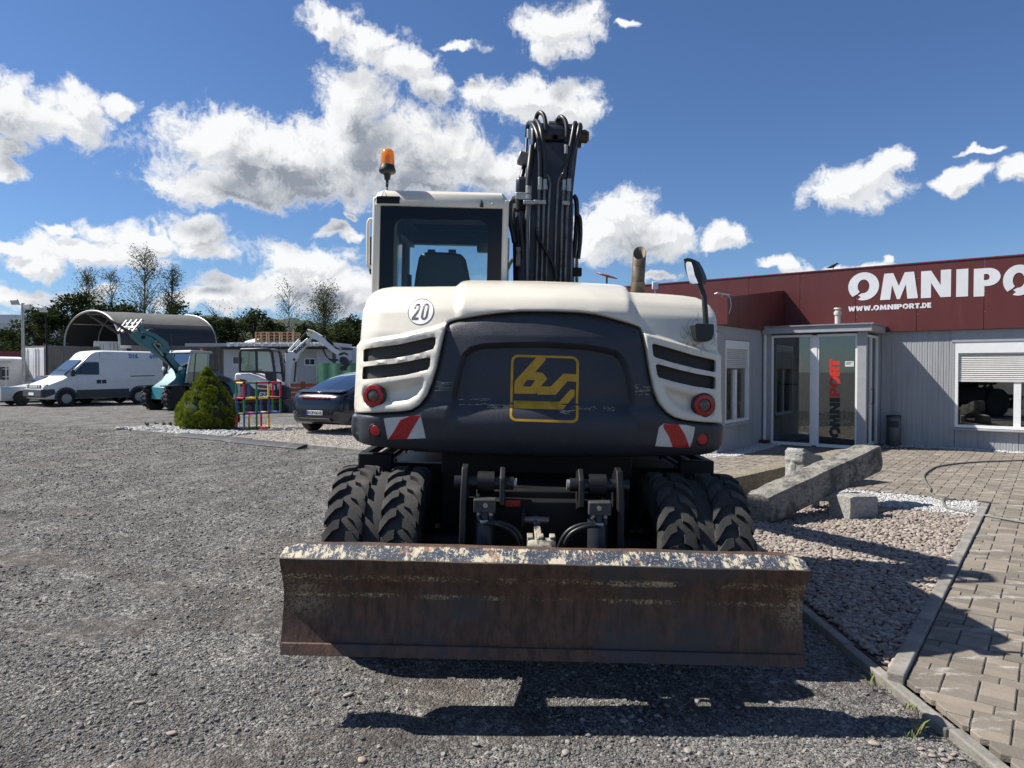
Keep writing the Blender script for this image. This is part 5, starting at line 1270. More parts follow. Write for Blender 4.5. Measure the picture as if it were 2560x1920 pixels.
# ---- boom
def z6(x, y, Y=5.9): return toL(1220+x*.27737, 260+y*.27737, Y)
boom = XB(MB().loft([[z6(366,1700,5.88),z6(765,1700,5.88),z6(765,1700,5.88)+Vector((0,.55,0)),z6(366,1700,5.88)+Vector((0,.55,0))],
                     [z6(380,1000,5.9),z6(765,1000,5.9),z6(765,1000,5.9)+Vector((0,.5,0)),z6(380,1000,5.9)+Vector((0,.5,0))],
                     [z6(392,560,5.93),z6(765,560,5.93),z6(765,560,5.93)+Vector((0,.38,0)),z6(392,560,5.93)+Vector((0,.38,0))],
                     [z6(425,345,5.98),z6(755,345,5.98),z6(755,345,5.98)+Vector((0,.26,0)),z6(425,345,5.98)+Vector((0,.26,0))]]), 'boom', M_BOOM, bevel=.006)
for x0, x1 in ((385,432),(735,775)):       # cheek plates carrying the pin
    q = MB().loft([[z6(x0,620,5.95),z6(x1,620,5.95),z6(x1,620,5.95)+Vector((0,.36,0)),z6(x0,620,5.95)+Vector((0,.36,0))],[z6(x0,205,6.0),z6(x1,205,6.0),z6(x1,205,6.0)+Vector((0,.22,0)),z6(x0,205,6.0)+Vector((0,.22,0))]]); XB(q, 'boom_cheek', M_BOOM, boom, bevel=.02)
a_, b_ = z6(400,278,6.1), z6(840,292,6.1)
XB(MB().tube([a_, b_], .098, 24), 'boom_pin_boss', M_BOOM, boom, smooth=50)
XB(MB().tube([b_, b_+Vector((.035,0,0)), b_+Vector((.065,0,0))], [.055,.06,.04], 8), 'boom_pin', mat('pin_rust',(.16,.10,.06),.5,metal=.4,var=.3), boom)
p = z6(845,300,6.0); XB(MB().tube([p+Vector((-.02,0,0)), p+Vector((.045,0,0))], .05, 8), 'pin_nut', mat('pin_nut_rust',(.07,.048,.034),.5,metal=.5,var=.3), boom)
XB(MB().lathe([(.028,0),(.028,.012),(.018,.012),(.018,0)], z6(605,305,5.995), (0,-1,0), 16), 'boom_port', M_FRAME, boom)
XB(MB().tube([z6(540,190,6.05), z6(550,160,6.05), z6(560,165,6.05), z6(605,165,6.05), z6(640,170,6.05)], .012, 8), 'hose_guide', M_ZINC, boom)
XB(MB().box(z6(650,190,6.08), (.10,.10,.09)), 'hose_guide_plate', M_BOOM, boom, bevel=.01)
def spline(pts, k=5):
    pts = [Vector(p) for p in pts]; o_ = []
    for i in range(len(pts)-1):
        p0 = pts[max(i-1,0)]; p1 = pts[i]; p2 = pts[i+1]; p3 = pts[min(i+2,len(pts)-1)]
        for j in range(k):
            t_ = j/k; o_.append(0.5*((2*p1)+(p2-p0)*t_+(2*p0-5*p1+4*p2-p3)*t_*t_+(3*p1-p0-3*p2+p3)*t_**3))
    return o_+[pts[-1]]
def hose(path, r, m=M_HOSE, nm='hydraulic_hose', Y=5.84, sp=True, par=None):
    p = [z6(x, y, Y if len(q_) < 3 else q_[2]) for q_ in path for x, y in [q_[:2]]]
    return XB(MB().tube(spline(p) if sp else p, r, 10), nm, m, par or boom, smooth=60)
# steel pipes up the back of the boom
for path, r in (([(345,1640),(350,1100),(360,905)],.019), ([(432,1640),(455,1000),(462,760)],.0135), ([(478,1640),(500,1000),(510,760)],.0125), ([(522,1640),(540,1100),(555,800),(562,720),(550,670),(530,635)],.0105),
                ([(595,1640),(612,1100),(628,800),(632,710),(645,665),(680,625)],.0105), ([(650,1640),(668,1000),(684,760)],.0125), ([(690,1640),(712,1000),(726,760)],.0125), ([(745,1640),(755,1200),(765,900)],.008)):
    hose(path, r, M_PIPE, 'steel_pipe', sp=False)
# crimped fittings
for x, y0, y1, r in ((470,662,740,.020),(513,680,740,.019),(687,685,750,.018),(730,675,760,.020),(363,742,806,.024),(705,370,450,.018),(365,230,310,.016)):
    q = MB(); 
    for i in range(6):
        yy = y0+(y1-y0)*i/5; 
    pr0, pr1 = z6(x, y1, 5.835), z6(x, y0, 5.835); L_ = (pr1-pr0).length; pf = []
    for i in range(9): pf.append((r*(1.0 if i % 2 else .9), L_*i/8))
    XB(q.lathe(pf, pr0, pr1-pr0, 12), 'hose_fitting', M_ZINC, boom, smooth=40)
for x, y in ((468,755),(515,752),(686,758),(727,768),(362,835)):
    p = z6(x, y, 5.832); XB(MB().lathe([(.021,-.018),(.021,.018)], p, (0,0,1), 6), 'hex_nut', M_ZINC, boom)
# pipe clamps
for x0, x1, y in ((318,415,888),(412,522,886),(667,735,893)):
    a_, b_ = z6(x0, y, 5.81), z6(x1, y, 5.81); XB(MB().box((a_+b_)/2, ((b_-a_).length,.03,.032)), 'pipe_clamp', M_ZINC, boom, bevel=.004)
    for f_ in (.2,.8): XB(MB().lathe([(.008,0),(.008,.008)], a_+(b_-a_)*f_+Vector((0,-.015,0)), (0,-1,0), 6), 'clamp_bolt', M_ZINC, boom)
# flexible hoses over the boom head
for path, r in (([(470,665,5.84),(470,480,5.84),(460,340,5.84),(440,250,5.88),(405,185,5.98),(375,170,6.1),(358,200,6.2),(352,300,6.25)],.0195),
                ([(515,680,5.84),(508,480,5.84),(492,330,5.84),(475,230,5.88),(450,165,5.98),(425,150,6.1),(418,180,6.2)],.0185),
                ([(520,250,5.9),(520,180,5.9),(505,110,5.92),(480,80,5.95),(455,82,6.0),(437,120,6.05),(435,180,6.1)],.0185),
                ([(705,345,5.9),(712,240,5.9),(700,160,5.92),(670,120,5.95),(645,120,6.0),(620,160,6.05)],.0185),
                ([(690,690,5.84),(705,560,5.84),(740,400,5.84),(765,270,5.86),(778,190,5.9),(788,172,6.0),(795,200,6.1)],.019),
                ([(732,680,5.84),(742,560,5.84),(775,400,5.84),(812,270,5.86),(825,200,5.9),(830,188,6.0),(836,215,6.1)],.019),
                ([(362,745,5.86),(372,600,5.88),(385,480,5.92),(395,380,5.95)],.026),
                ([(438,1110,5.82),(445,1190,5.82),(500,1290,5.81),(560,1390,5.81),(600,1490,5.81),(612,1590,5.81)],.014),
                ([(245,870,5.8),(205,885,5.8),(196,960,5.8),(200,1060,5.8),(225,1170,5.8),(238,1250,5.8)],.021),
                ([(240,940,5.85),(232,1010,5.85),(240,1150,5.85)],.014),
                ([(290,980,5.78),(296,1150,5.78),(305,1280,5.78),(310,1390,5.78)],.018),
                ([(770,825,6.1),(795,870,6.1),(800,1000,6.1),(790,1200,6.1),(770,1390,6.1)],.021),
                ([(805,1000,6.05),(828,1040,6.05),(832,1200,6.05),(812,1395,6.05)],.019),
                ([(350,310,6.2),(345,440,6.15)],.013), ([(340,480,6.15),(318,600,6.15),(295,700,6.1)],.020), ([(325,500,6.15),(300,640,6.15),(285,720,6.1)],.008),
                ([(180,1490,5.75),(200,1440,5.75),(225,1400,5.75)],.012)):
    hose(path, r, nm='hydraulic_hose', m=(M_HOSE if r != .012 else mat('cord_tan',(.45,.36,.2),.8)))
# ram beside the boom (left) with bracket
XB(MB().tube([z6(285,1700,5.75), z6(275,860,5.95)], [.052,.052], 20), 'boom_cylinder', M_BOOM, boom, smooth=50)
XB(MB().tube([z6(278,980,5.92), z6(277,850,5.95)], [.060,.060], 20), 'cylinder_gland', M_FRAME, boom, smooth=50)
XB(MB().box(z6(310,750,6.0), (.11,.12,.16)), 'cylinder_eye', M_BOOM, boom, bevel=.03)
XB(MB().box(z6(330,500,6.12), (.11,.10,.10), Matrix.Rotation(.3,3,'Y')), 'hose_bracket', M_PIPE, boom, bevel=.01)
XB(MB().box(z6(320,830,5.85), (.13,.02,.06)), 'valve_block', M_ZINC, boom, bevel=.006)
XB(MB().tube([z6(800,1395,6.05), z6(800,1640,6.05)], .014, 8), 'steel_pipe', M_PIPE, boom, smooth=50); XB(MB().tube([z6(765,1395,6.1), z6(765,1640,6.1)], .014, 8), 'steel_pipe', M_PIPE, boom, smooth=50)
XB(MB().box(z6(785,1515,6.06), (.11,.06,.07)), 'pipe_clamp', M_FRAME, boom, bevel=.005)
XB(MB().box(z6(270,1380,5.73), (.04,.05,.16)), 'valve_block', M_PIPE, boom, bevel=.006)
# front part of the boom and dipper on the far side
q = MB().loft([[Vector((.02,6.25,3.65)),Vector((.33,6.25,3.65)),Vector((.33,6.55,3.72)),Vector((.02,6.55,3.72))],[Vector((.04,7.9,2.3)),Vector((.31,7.9,2.3)),Vector((.31,8.2,2.45)),Vector((.04,8.2,2.45))]]); XB(q, 'dipper_arm', M_BOOM, boom, bevel=.02)

# ---- undercarriage
UX = -0.03
und = XB(MB().bx(UX-.36,UX+.36, 3.98,7.0, .50,.98), 'chassis', M_FRAME, bevel=.02)
XB(MB().lathe([(.52,.98),(.55,1.0),(.55,1.10),(.50,1.12),(.50,1.18)], (0,5.6,0), (0,0,1), 40), 'slew_ring', mat('slew_ring_grease',(.05,.045,.04),.5,metal=.4,var=.3), und, smooth=40)
XB(MB().bx(UX-.95,UX+.95, 4.26,4.50, .40,.64), 'axle', M_FRAME, und, bevel=.05, seg=3)
XB(MB().bx(UX-.95,UX+.95, 6.63,6.87, .40,.64), 'axle', M_FRAME, und, bevel=.05, seg=3)
XB(MB().bx(UX-.62,UX+.62, 4.62,4.74, .55,1.13), 'dark_infill', M_FRAME, und, bevel=.01)  # dark mass added to shut out the bright gap under the body
# the cast lugs are one moulding with the tyre
def tyre_mesh(Rr=.515, w=.23, nl=25):
    q = MB(); rt = Rr-.024
    pf = [(.27,-w*.40),(.30,-w*.47),(.40,-w*.50),(.455,-w*.47),(rt-.004,-w*.40),(rt,-w*.2),(rt+.003,0),(rt,w*.2),(rt-.004,w*.40),(.455,w*.47),(.40,w*.50),(.30,w*.47),(.27,w*.40)]
    n_ = 60; 
    q.lathe(pf, (0,0,0), (1,0,0), n_)
    def pt(a, xx, r): return (xx, math.sin(a)*r, math.cos(a)*r)
    st = 2*math.pi/nl
    for k in range(nl):
        for sgn in (-1, 1):
            a0 = k*st+(st/2 if sgn > 0 else 0)
            # chevron bar: from the middle out over the shoulder
            secs = [(.02,0.0),(.055,.02),(.085,.085),(w*.47,.14),(w*.50,.16)]
            rads = [Rr+.002, Rr+.001, Rr, Rr-.008, .455]
            lowr = [rt-.01, rt-.01, rt-.01, rt-.02, .435]
            hwid = [.062,.070,.074,.074,.060]
            rr_ = []
            for (xx, lag), ro, ri, hw in zip(secs, rads, lowr, hwid):
                ac = a0-lag*1.25
                rr_.append([pt(ac-hw, sgn*xx, ri), pt(ac-hw+.012, sgn*xx, ro), pt(ac+hw-.012, sgn*xx, ro), pt(ac+hw, sgn*xx, ri)])
            q.loft(rr_)
    return q
ty = tyre_mesh(); rimq = MB().lathe([(.0,-.03),(.12,-.03),(.13,.02),(.24,.04),(.27,.10),(.285,.10),(.285,-.10),(.27,-.10)], (0,0,0), (1,0,0), 32)
tyre_me = None
def wheel(x_, y_, flip, rot):
    global tyre_me
    w_ = bpy.data.objects.new('wheel', rim_me); COL.objects.link(w_); w_.parent = exc; w_.location = (x_, y_-YO, .515); w_.rotation_euler = (rot, 0, 0)
    t_ = bpy.data.objects.new('tyre', tyre_me_); COL.objects.link(t_); t_.parent = w_
    if flip: t_.rotation_euler = (0, 0, math.pi)
    return w_
tmp = ty.build('tyre', M_TYRE, smooth=38); tyre_me_ = tmp.data; bpy.data.objects.remove(tmp)
tmp = rimq.build('rim', M_FRAME, smooth=40); rim_me = tmp.data; bpy.data.objects.remove(tmp)
for y_ in (4.38, 6.75):
    for s_ in (-1, 1):
        for xo, rt_ in ((1.095,.1),(.785,.2)): wheel(UX+s_*xo, y_, False, rt_+.05*s_)
        q = MB().lathe([(.30,-.05),(.40,-.052),(.475,-.048),(.48,0),(.475,.048),(.40,.052),(.30,.05)], (UX+s_*.94, y_, .515), (1,0,0), 40); XB(q, 'spacer_ring', M_TYRE, und, smooth=50)
# storage boxes / steps on both sides between the axles
M_CHQ = mat('chequer_plate', (.32,.33,.34), .35, metal=.7, var=.15, vscale=20, bump=.004, bscale=90)
for s_ in (-1, 1):
    x0, x1 = UX+s_*.45, UX+s_*1.16
    st_ = XB(MB().bx(x0, x1, 4.95, 6.2, .55, 1.00), 'step_box', M_FRAME, und, bevel=.015)
    XB(MB().bx(UX+s_*.95, UX+s_*1.18, 4.69, 4.75, .92, 1.075), 'step_end', M_FRAME, st_, bevel=.01)
    XB(MB().bx(UX+s_*1.12, UX+s_*1.18, 4.75, 6.2, 1.03, 1.075), 'step_rail', M_FRAME, st_, bevel=.008)
    XB(MB().bx(UX+s_*1.02, UX+s_*1.06, 4.75, 6.2, 1.02, 1.065), 'step_rail', M_FRAME, st_, bevel=.008)
    XB(MB().bx(UX+s_*.55, UX+s_*.98, 4.78, 5.35, 1.003, 1.012), 'tread_plate', M_CHQ if s_ < 0 else M_FRAME, st_)
    for i in range(4): XB(MB().lathe([(.010,0),(.010,.010)], (UX+s_*(.58+.37*(i % 2)), 4.82+.48*(i//2), 1.012), (0,0,1), 6), 'bolt', M_FRAME, st_)
# blade mounting: uprights, pins, rams
def zu(x, y, Y): return toL(1140+x*.16275, 1120+y*.16275, Y)
XB(MB().bx(UX-.42,UX+.42, 3.90,3.99, .42,.93), 'blade_bracket', M_FRAME, und, bevel=.012)
for s_ in (-1, 1):
    xc_ = UX+s_*.30
    zpin = 1.035
    lug = MB().prism([(UX+s_*.43,3.66,.45),(UX+s_*.43,3.92,.40),(UX+s_*.43,3.95,1.07),(UX+s_*.43,3.86,1.13),(UX+s_*.43,3.78,1.12),(UX+s_*.43,3.70,.97)], (s_*-.035,0,0)); XB(lug, 'ram_lug', M_FRAME, und, bevel=.006)
    XB(MB().prism([(UX+s_*.195,3.72,.93),(UX+s_*.195,3.95,.87),(UX+s_*.195,3.95,1.09),(UX+s_*.195,3.84,1.12),(UX+s_*.195,3.76,1.07)], (s_*.03,0,0)), 'ram_lug', M_FRAME, und, bevel=.006)
    XB(MB().tube([(UX+s_*.15,3.82,zpin),(UX+s_*.47,3.82,zpin)], .036, 16), 'ram_pin', mat('pin_steel',(.035,.035,.038),.35,metal=.6,var=.2), und, smooth=50)
    XB(MB().tube([(UX+s_*.135,3.82,zpin),(UX+s_*.15,3.82,zpin)], .028, 16), 'pin_end', M_ZINC, und, smooth=50)
    ram = XB(MB().tube([(xc_,3.76,.90),(xc_,3.68,.30)], .055, 24), 'blade_ram', M_BOOM, und, smooth=50)
    XB(MB().lathe([(.06,-.045),(.06,.045)], (xc_,3.82,zpin), (1,0,0), 20), 'ram_eye', M_FRAME, ram, smooth=40)
    XB(MB().box((xc_,3.72,.935), (.115,.10,.068)), 'valve_block', mat('valve_grey',(.045,.045,.047),.5,var=.3,bump=.001), ram, bevel=.004)
    XB(MB().lathe([(.013,0),(.013,.006),(.007,.006),(.007,.002),(0,.002)], (xc_-.005*s_,3.67,.94), (0,-1,0), 6), 'hex_plug', M_ZINC, ram)
    for dx in (-.032, .032):
        XB(MB().lathe([(.011,0),(.011,-.022)], (xc_+dx,3.70,.90), (0,0,1), 6), 'hose_nut', M_ZINC, ram)
    q = spline([(xc_-.032,3.70,0.880),(xc_-.02,3.69,0.855),(xc_+.03*-s_,3.68,0.852),(xc_-s_*.10,3.67,0.850),(xc_-s_*.17,3.67,0.810),(xc_-s_*.21,3.68,0.720),(xc_-s_*.215,3.70,0.580)]); XB(MB().tube(q, .0115, 8), 'ram_hose', M_HOSE, ram, smooth=60)
    q = spline([(xc_+.032,3.70,0.880),(xc_+.03,3.69,0.855),(xc_,3.68,0.848),(xc_-s_*.08,3.66,0.842),(xc_-s_*.155,3.66,0.800),(xc_-s_*.19,3.67,0.710),(xc_-s_*.195,3.69,0.580)]); XB(MB().tube(q, .0115, 8), 'ram_hose', M_HOSE, ram, smooth=60)
    XB(MB().tube([(xc_+.02,3.68,0.852),(xc_-.02,3.68,0.852)], .013, 8), 'hose_ferrule', M_ZINC, ram)
    XB(MB().loft([[(UX+s_*.47,3.98,.62),(UX+s_*.53,3.98,.62),(UX+s_*.53,3.98,.50),(UX+s_*.47,3.98,.50)],[(UX+s_*.47,3.52,.55),(UX+s_*.53,3.52,.55),(UX+s_*.53,3.52,.42),(UX+s_*.47,3.52,.42)]]), 'blade_arm', M_FRAME, und, bevel=.008)
p = zu(872, 855, 3.885); XB(MB().box((p.x,3.893,p.z), (.083,.006,.037)), 'red_reflector', M_REDR, und, bevel=.002)
# tow link in the middle: worn casting, painted pale for the sun on it
M_WORN_SUNLIT = mat('worn_sunlit_casting', (.36,.33,.25), .6, metal=.2, var=.25, vscale=30, col2=(.05,.05,.055), c2scale=14, c2=(.48,.56), bump=.002)
p = zu(1300, 1400, 3.62)
lk = XB(MB().lathe([(.052,-.07),(.056,-.05),(.056,.05),(.052,.07)], (p.x+.005,3.62,p.z-.05), (1,0,0), 24), 'blade_link', M_WORN_SUNLIT, und, smooth=40)
for dx in (-.055, .0, .06):
    XB(MB().prism([(p.x+dx-.014,3.59,p.z-.06),(p.x+dx-.014,3.66,p.z-.06),(p.x+dx-.014,3.67,p.z+.02),(p.x+dx-.014,3.60,p.z+.015)], (.03,0,0)), 'link_ear', M_WORN_SUNLIT, lk, bevel=.004)
XB(MB().loft([[(p.x-.03,3.60,p.z),(p.x+.012,3.60,p.z),(p.x+.012,3.66,p.z),(p.x-.03,3.66,p.z)],[(p.x-.035,3.80,p.z+.075),(p.x-.005,3.80,p.z+.075),(p.x-.005,3.86,p.z+.07),(p.x-.035,3.86,p.z+.07)]]), 'link_bar', M_WORN_SUNLIT, lk, bevel=.004)
XB(MB().lathe([(.075,-.008),(.075,.008)], (p.x-.09,3.80,p.z+.06), (1,0,0), 24), 'link_plate', M_FRAME, lk, smooth=40)
XB(MB().tube([(p.x-.085,3.80,p.z+.06),(p.x+.05,3.80,p.z+.06)], .02, 12), 'link_pin', M_PIPE, lk, smooth=50)

# ---- dozer blade
def blade_mat():
    m = bpy.data.materials.new('blade_rust'); m.use_nodes = True; nt = m.node_tree; t = NT(nt); p = nt.nodes['Principled BSDF']
    co = t.n('ShaderNodeTexCoord').outputs['Object']; sz = list(t.n('ShaderNodeSeparateXYZ', {0: co}).outputs); sz[2] = t.math('MULTIPLY_ADD', sz[2], 1/.794, .198-.285/.794)
    n1 = t.n('ShaderNodeTexNoise', {'Vector': t.vmath('MULTIPLY', co, (1,1,.22)), 'Scale': 26.0, 'Detail': 8.0, 'Roughness': .72}).outputs['Fac']
    n2 = t.n('ShaderNodeTexNoise', {'Vector': co, 'Scale': 2.4, 'Detail': 5.0, 'Roughness': .6}).outputs['Fac']
    n3 = t.n('ShaderNodeTexNoise', {'Vector': co, 'Scale': 85.0, 'Detail': 5.0, 'Roughness': .8}).outputs['Fac']
    n4 = t.n('ShaderNodeTexNoise', {'Vector': t.vmath('ADD', co, (5,3,1)), 'Scale': 4.5, 'Detail': 6.0, 'Roughness': .65}).outputs['Fac']
    c = t.mix(t.smooth(n1, .35, .65), (.052,.031,.022), (.118,.066,.043))
    c = t.mix(t.smooth(n2, .48, .66), c, (.052,.047,.048))                         # polished dark steel
    c = t.mix(t.math('MULTIPLY', t.smooth(n4, .56, .70), .40), c, (.14,.068,.040))
    # cream undercoat left along the plate bends and on the folded top
    x2 = t.math('MULTIPLY', sz[0], 1.0)
    def band(z0, hw): return t.smooth(t.math('ABSOLUTE', t.math('SUBTRACT', sz[2], z0)), hw, hw*.2)
    bands = t.math('MAXIMUM', t.math('MULTIPLY', band(.655,.03), .8), t.math('MULTIPLY', band(.535,.022), .75))
    bands = t.math('MAXIMUM', bands, t.math('MULTIPLY', t.smooth(t.math('ABSOLUTE', sz[0]), .98, 1.16), t.math('MULTIPLY', band(.54,.20), .42)))
    spk = t.smooth(t.math('ADD', t.math('MULTIPLY', n3, .6), t.math('MULTIPLY', n4, .4)), .50, .58)
    c = t.mix(t.math('MULTIPLY', bands, spk), c, (.52,.43,.27))
    topk = t.smooth(sz[2], .7735, .7765)
    streak = t.n('ShaderNodeTexNoise', {'Vector': t.vmath('MULTIPLY', co, (1,.25,.25)), 'Scale': 46.0, 'Detail': 6.0, 'Roughness': .8}).outputs['Fac']
    big = t.n('ShaderNodeTexNoise', {'Vector': co, 'Scale': 9.0, 'Detail': 6.0, 'Roughness': .7}).outputs['Fac']
    tc = t.mix(t.smooth(t.math('ADD', t.math('MULTIPLY', streak, .5), t.math('MULTIPLY', big, .5)), .505, .545), (.035,.045,.065), (.50,.44,.32))
    tc = t.mix(t.smooth(n4, .57, .66), tc, (.24,.12,.07))
    tc = t.mix(t.math('MULTIPLY', t.smooth(n3, .56, .62), .7), tc, (.62,.58,.50))
    edge = t.math('MULTIPLY', topk, t.smooth(t.math('ADD', sz[2], t.math('MULTIPLY', n3, .02)), .842, .838))
    c = t.mix(edge, c, tc)
    t.link(c, p.inputs['Base Color']); p.inputs['Roughness'].default_value = .55; p.inputs['Specular IOR Level'].default_value = .32
    t.link(t.smooth(n2, .45, .68, .62, .40), p.inputs['Roughness'])
    t.link(t.n('ShaderNodeBump', {'Height': t.math('ADD', n1, t.math('MULTIPLY', n3, .6)), 'Strength': .8, 'Distance': .004}).outputs[0], p.inputs['Normal'])
    return m
M_BLADE = blade_mat()
bl_pf = [(3.425,.838),(3.405,.836),(3.312,.780),(3.303,.770),(3.302,.757),(3.340,.655),(3.368,.595),(3.378,.535),(3.376,.46),(3.366,.385),(3.350,.30),(3.334,.232),(3.330,.220),(3.335,.215),(3.38,.30),(3.415,.385),(3.435,.46),(3.44,.535),(3.425,.60),(3.40,.66),(3.36,.745),(3.37,.762),(3.42,.80)]
BX0, BX1 = -1.270, 1.212
fz = lambda z_: .285+.794*(z_-.198)       # height of the lifted blade
rings = []
for i in range(25):
    f_ = i/24; x_ = BX0+(BX1-BX0)*f_; cut = 1 if i in (0, 24) else 0; ring = []
    for y_, z_ in bl_pf:
        if cut and z_ > .80: z_ -= .03; y_ -= .03
        wv = .004*mnoise.noise(Vector((x_*4, y_*9, z_*9))) + .003*mnoise.noise(Vector((x_*14, y_*20, z_*20)))
        ring.append((x_, y_+wv, fz(z_)+wv*.8))
    rings.append(ring)
blade = XB(MB().loft(rings), 'dozer_blade', M_BLADE, smooth=35)
for x_ in (BX0+.004, BX1-.024):     # end plates
    q = MB().prism([(x_,3.345,fz(.225)),(x_,3.385,fz(.35)),(x_,3.405,fz(.46)),(x_,3.405,fz(.56)),(x_,3.37,fz(.65)),(x_,3.33,fz(.745)),(x_,3.40,fz(.80)),(x_,3.47,fz(.72)),(x_,3.48,fz(.46)),(x_,3.43,fz(.26))], (.02,0,0)); XB(q, 'end_plate', M_BLADE, blade, bevel=.003)
q = MB().prism([(BX0+.01,3.300,fz(.198)),(BX0+.01,3.314,fz(.198)),(BX0+.01,3.336,fz(.262)),(BX0+.01,3.322,fz(.262))], (BX1-BX0-.02,0,0)); XB(q, 'cutting_edge', M_BLADE, blade, bevel=.003)
XB(MB().bx(BX0+.35, BX1-.35, 3.44, 3.56, .46, .57), 'back_tube', M_FRAME, blade, bevel=.01)
for x_ in (-.95,-.55,.5,.9):
    q = MB().prism([(x_,3.425,.37),(x_,3.54,.46),(x_,3.54,.60),(x_,3.42,.69)], (.02,0,0)); XB(q, 'back_rib', M_FRAME, blade)
# ------------------------------------------------------------------ background: vehicles
M_VAN = mat('van_white', (.72,.72,.70), .35, var=.03, coat=.3, col2=(.62,.61,.58), c2scale=1.2, c2=(.5,.75))
M_CLAD = mat('grey_cladding_plastic', (.055,.057,.062), .55, var=.12)
M_GLD = mat('dark_car_glass', (.010,.013,.017), .06, spec=.7)
M_TIRE2 = mat('road_tyre', (.018,.018,.018), .8, var=.2)
M_RIM = mat('steel_rim', (.34,.34,.34), .4, metal=.6, var=.15)
M_LAMPC = mat('clear_lamp', (.62,.63,.62), .12, spec=.7)
M_LAMPR = mat('tail_red', (.40,.01,.012), .2)
def carwheel(par, x, y, r, w, side, rimr=.6, spokes=0, lug=0):
    """tyre with rim; side = -1 when the outside looks towards local -y"""
    t_ = MB().lathe([(r*rimr,-w*.45),(r*.80,-w*.5),(r*.95,-w*.46),(r,-w*.30),(r,w*.30),(r*.95,w*.46),(r*.80,w*.5),(r*rimr,w*.45)], (0,0,0), (0,1,0), 28, close=True)
    wo_ = bpy.data.objects.new('wheel', None); COL.objects.link(wo_); wo_.parent = par; wo_.location = (x, y, r)
    t_.build('tyre', M_TIRE2, wo_, smooth=40)
    s_ = side
    q = MB().lathe([(r*rimr,w*.45*s_),(r*rimr*.96,w*.30*s_),(r*rimr*.86,w*.22*s_),(r*.30,w*.26*s_),(r*.16,w*.36*s_),(0,w*.38*s_)], (0,0,0), (0,1,0), 28)
    q.build('rim', M_RIM if not (spokes or lug) else M_TIRE2, wo_, smooth=40)
    for k in range(spokes):
        a_ = 2*math.pi*k/spokes; d_ = Vector((math.cos(a_),0,math.sin(a_))); n_ = Vector((-d_.z,0,d_.x))
        q = MB().prism([d_*r*.08+n_*r*.11, d_*r*rimr*.97+n_*r*.055, d_*r*rimr*.97-n_*r*.055, d_*r*.08-n_*r*.11], (0,w*.06,0)); q.v = [(v[0], v[1]+w*.40*s_, v[2]) for v in q.v]; q.build('spoke', M_RIM, wo_)
    if lug:
        q = MB()
        for k in range(lug):
            for sg in (-1, 1):
                a_ = 2*math.pi*(k+(.5 if sg > 0 else 0))/lug; rr_ = []
                for yy, lag, ro in ((.0,0,r*1.0),(w*.25,.06,r*1.0),(w*.47,.14,r*.98),(w*.5,.16,r*.86)):
                    hw = .09; ac = a_+lag
                    rr_.append([(math.cos(ac-hw)*(ro-.05),sg*yy,math.sin(ac-hw)*(ro-.05)),(math.cos(ac-hw*.7)*(ro+.035),sg*yy,math.sin(ac-hw*.7)*(ro+.035)),(math.cos(ac+hw*.7)*(ro+.035),sg*yy,math.sin(ac+hw*.7)*(ro+.035)),(math.cos(ac+hw)*(ro-.05),sg*yy,math.sin(ac+hw)*(ro-.05))])
                q.loft(rr_)
        q.build('tread', M_TYRE, wo_)
    return wo_
def body_loft(stations):
    """stations: (x, [(halfwidth, z) from bottom centre up to top centre])"""
    rings = []
    for x, hp_ in stations:
        ring = [(x, -w_, z_) for w_, z_ in hp_] + [(x, w_, z_) for w_, z_ in hp_[::-1][1:-1]]
        rings.append(ring)
    return MB().loft(rings)
# ---- white panel van
vp = at(142, 1000, 33.0); TH = R(55)
van = thing('panel_van', 'white panel van with blue numbers 016 and 699 on its side', 'van', (vp.x, 33.0, gh(vp.x,33)), TH)
def vs(x, zt, wt, wb=.98, zb=.34): 
    zm_ = zb+(zt-zb)*.5
    return (x, [(0,zb),(wb-.06,zb),(wb,zb+.08),(wb,min(1.0,zt-.15)),(wb-.01,min(1.35,zt-.09)),(wt,zt-.07),(wt-.10,zt-.012),(0,zt)])
sts = [vs(-.96,.80,.70,.78,.42),vs(-.92,.98,.80,.90,.36),vs(-.75,1.06,.84,.97),vs(-.15,1.30,.84),vs(.05,1.42,.82),vs(.82,2.14,.78),vs(1.12,2.46,.80),vs(1.35,2.57,.83),vs(1.7,2.61,.85),vs(4.45,2.60,.85),vs(4.58,2.55,.82)]
body = body_loft(sts).build('body', M_VAN, van, smooth=32)
YS = -.985
def vside(pts, m, nm, par=None, y0=None, th=.012, z_in=True):
    """flat pieces laid on the van side; the wall leans in above the belt line"""
    def yy(z): return -(.985 if z < 1.35 else .985-(z-1.35)*.115)
    q = [Vector((x, yy(z)-.004, z)) for x, z in pts]; return MB().prism(q, (0,.012,0)).build(nm, m, par or van)
vside([(.33,1.46),(.42,1.62),(.83,2.02),(1.42,2.04),(1.46,1.98),(1.44,1.44)], M_GLD, 'side_window')
vside([(.62,1.46),(.65,1.46),(.66,1.87),(.63,1.85)], M_CLAD, 'window_bar')
cl = [(-.90,.42),(-.93,.78),(-.50,.80),(-.44,.58)]; vside(cl, M_CLAD, 'side_cladding')
vside([(.44,.36),(.44,.74),(2.82,.76),(2.86,.36)], M_CLAD, 'side_cladding'); vside([(3.74,.40),(3.76,.78),(4.52,.80),(4.50,.42)], M_CLAD, 'side_cladding')
for xw in (0, 3.3):
    o_ = arc(xw,.36,.50,.52,180,0,14)+arc(xw,.36,.40,.42,0,180,14); vside(o_, M_CLAD, 'wheel_arch'); vside(arc(xw,.36,.40,.42,180,0,14), M_TIRE2, 'wheel_well')
for x in (1.52, 2.86): vside([(x,.40),(x,2.50),(x+.012,2.50),(x+.012,.40)], M_CLAD, 'door_gap')
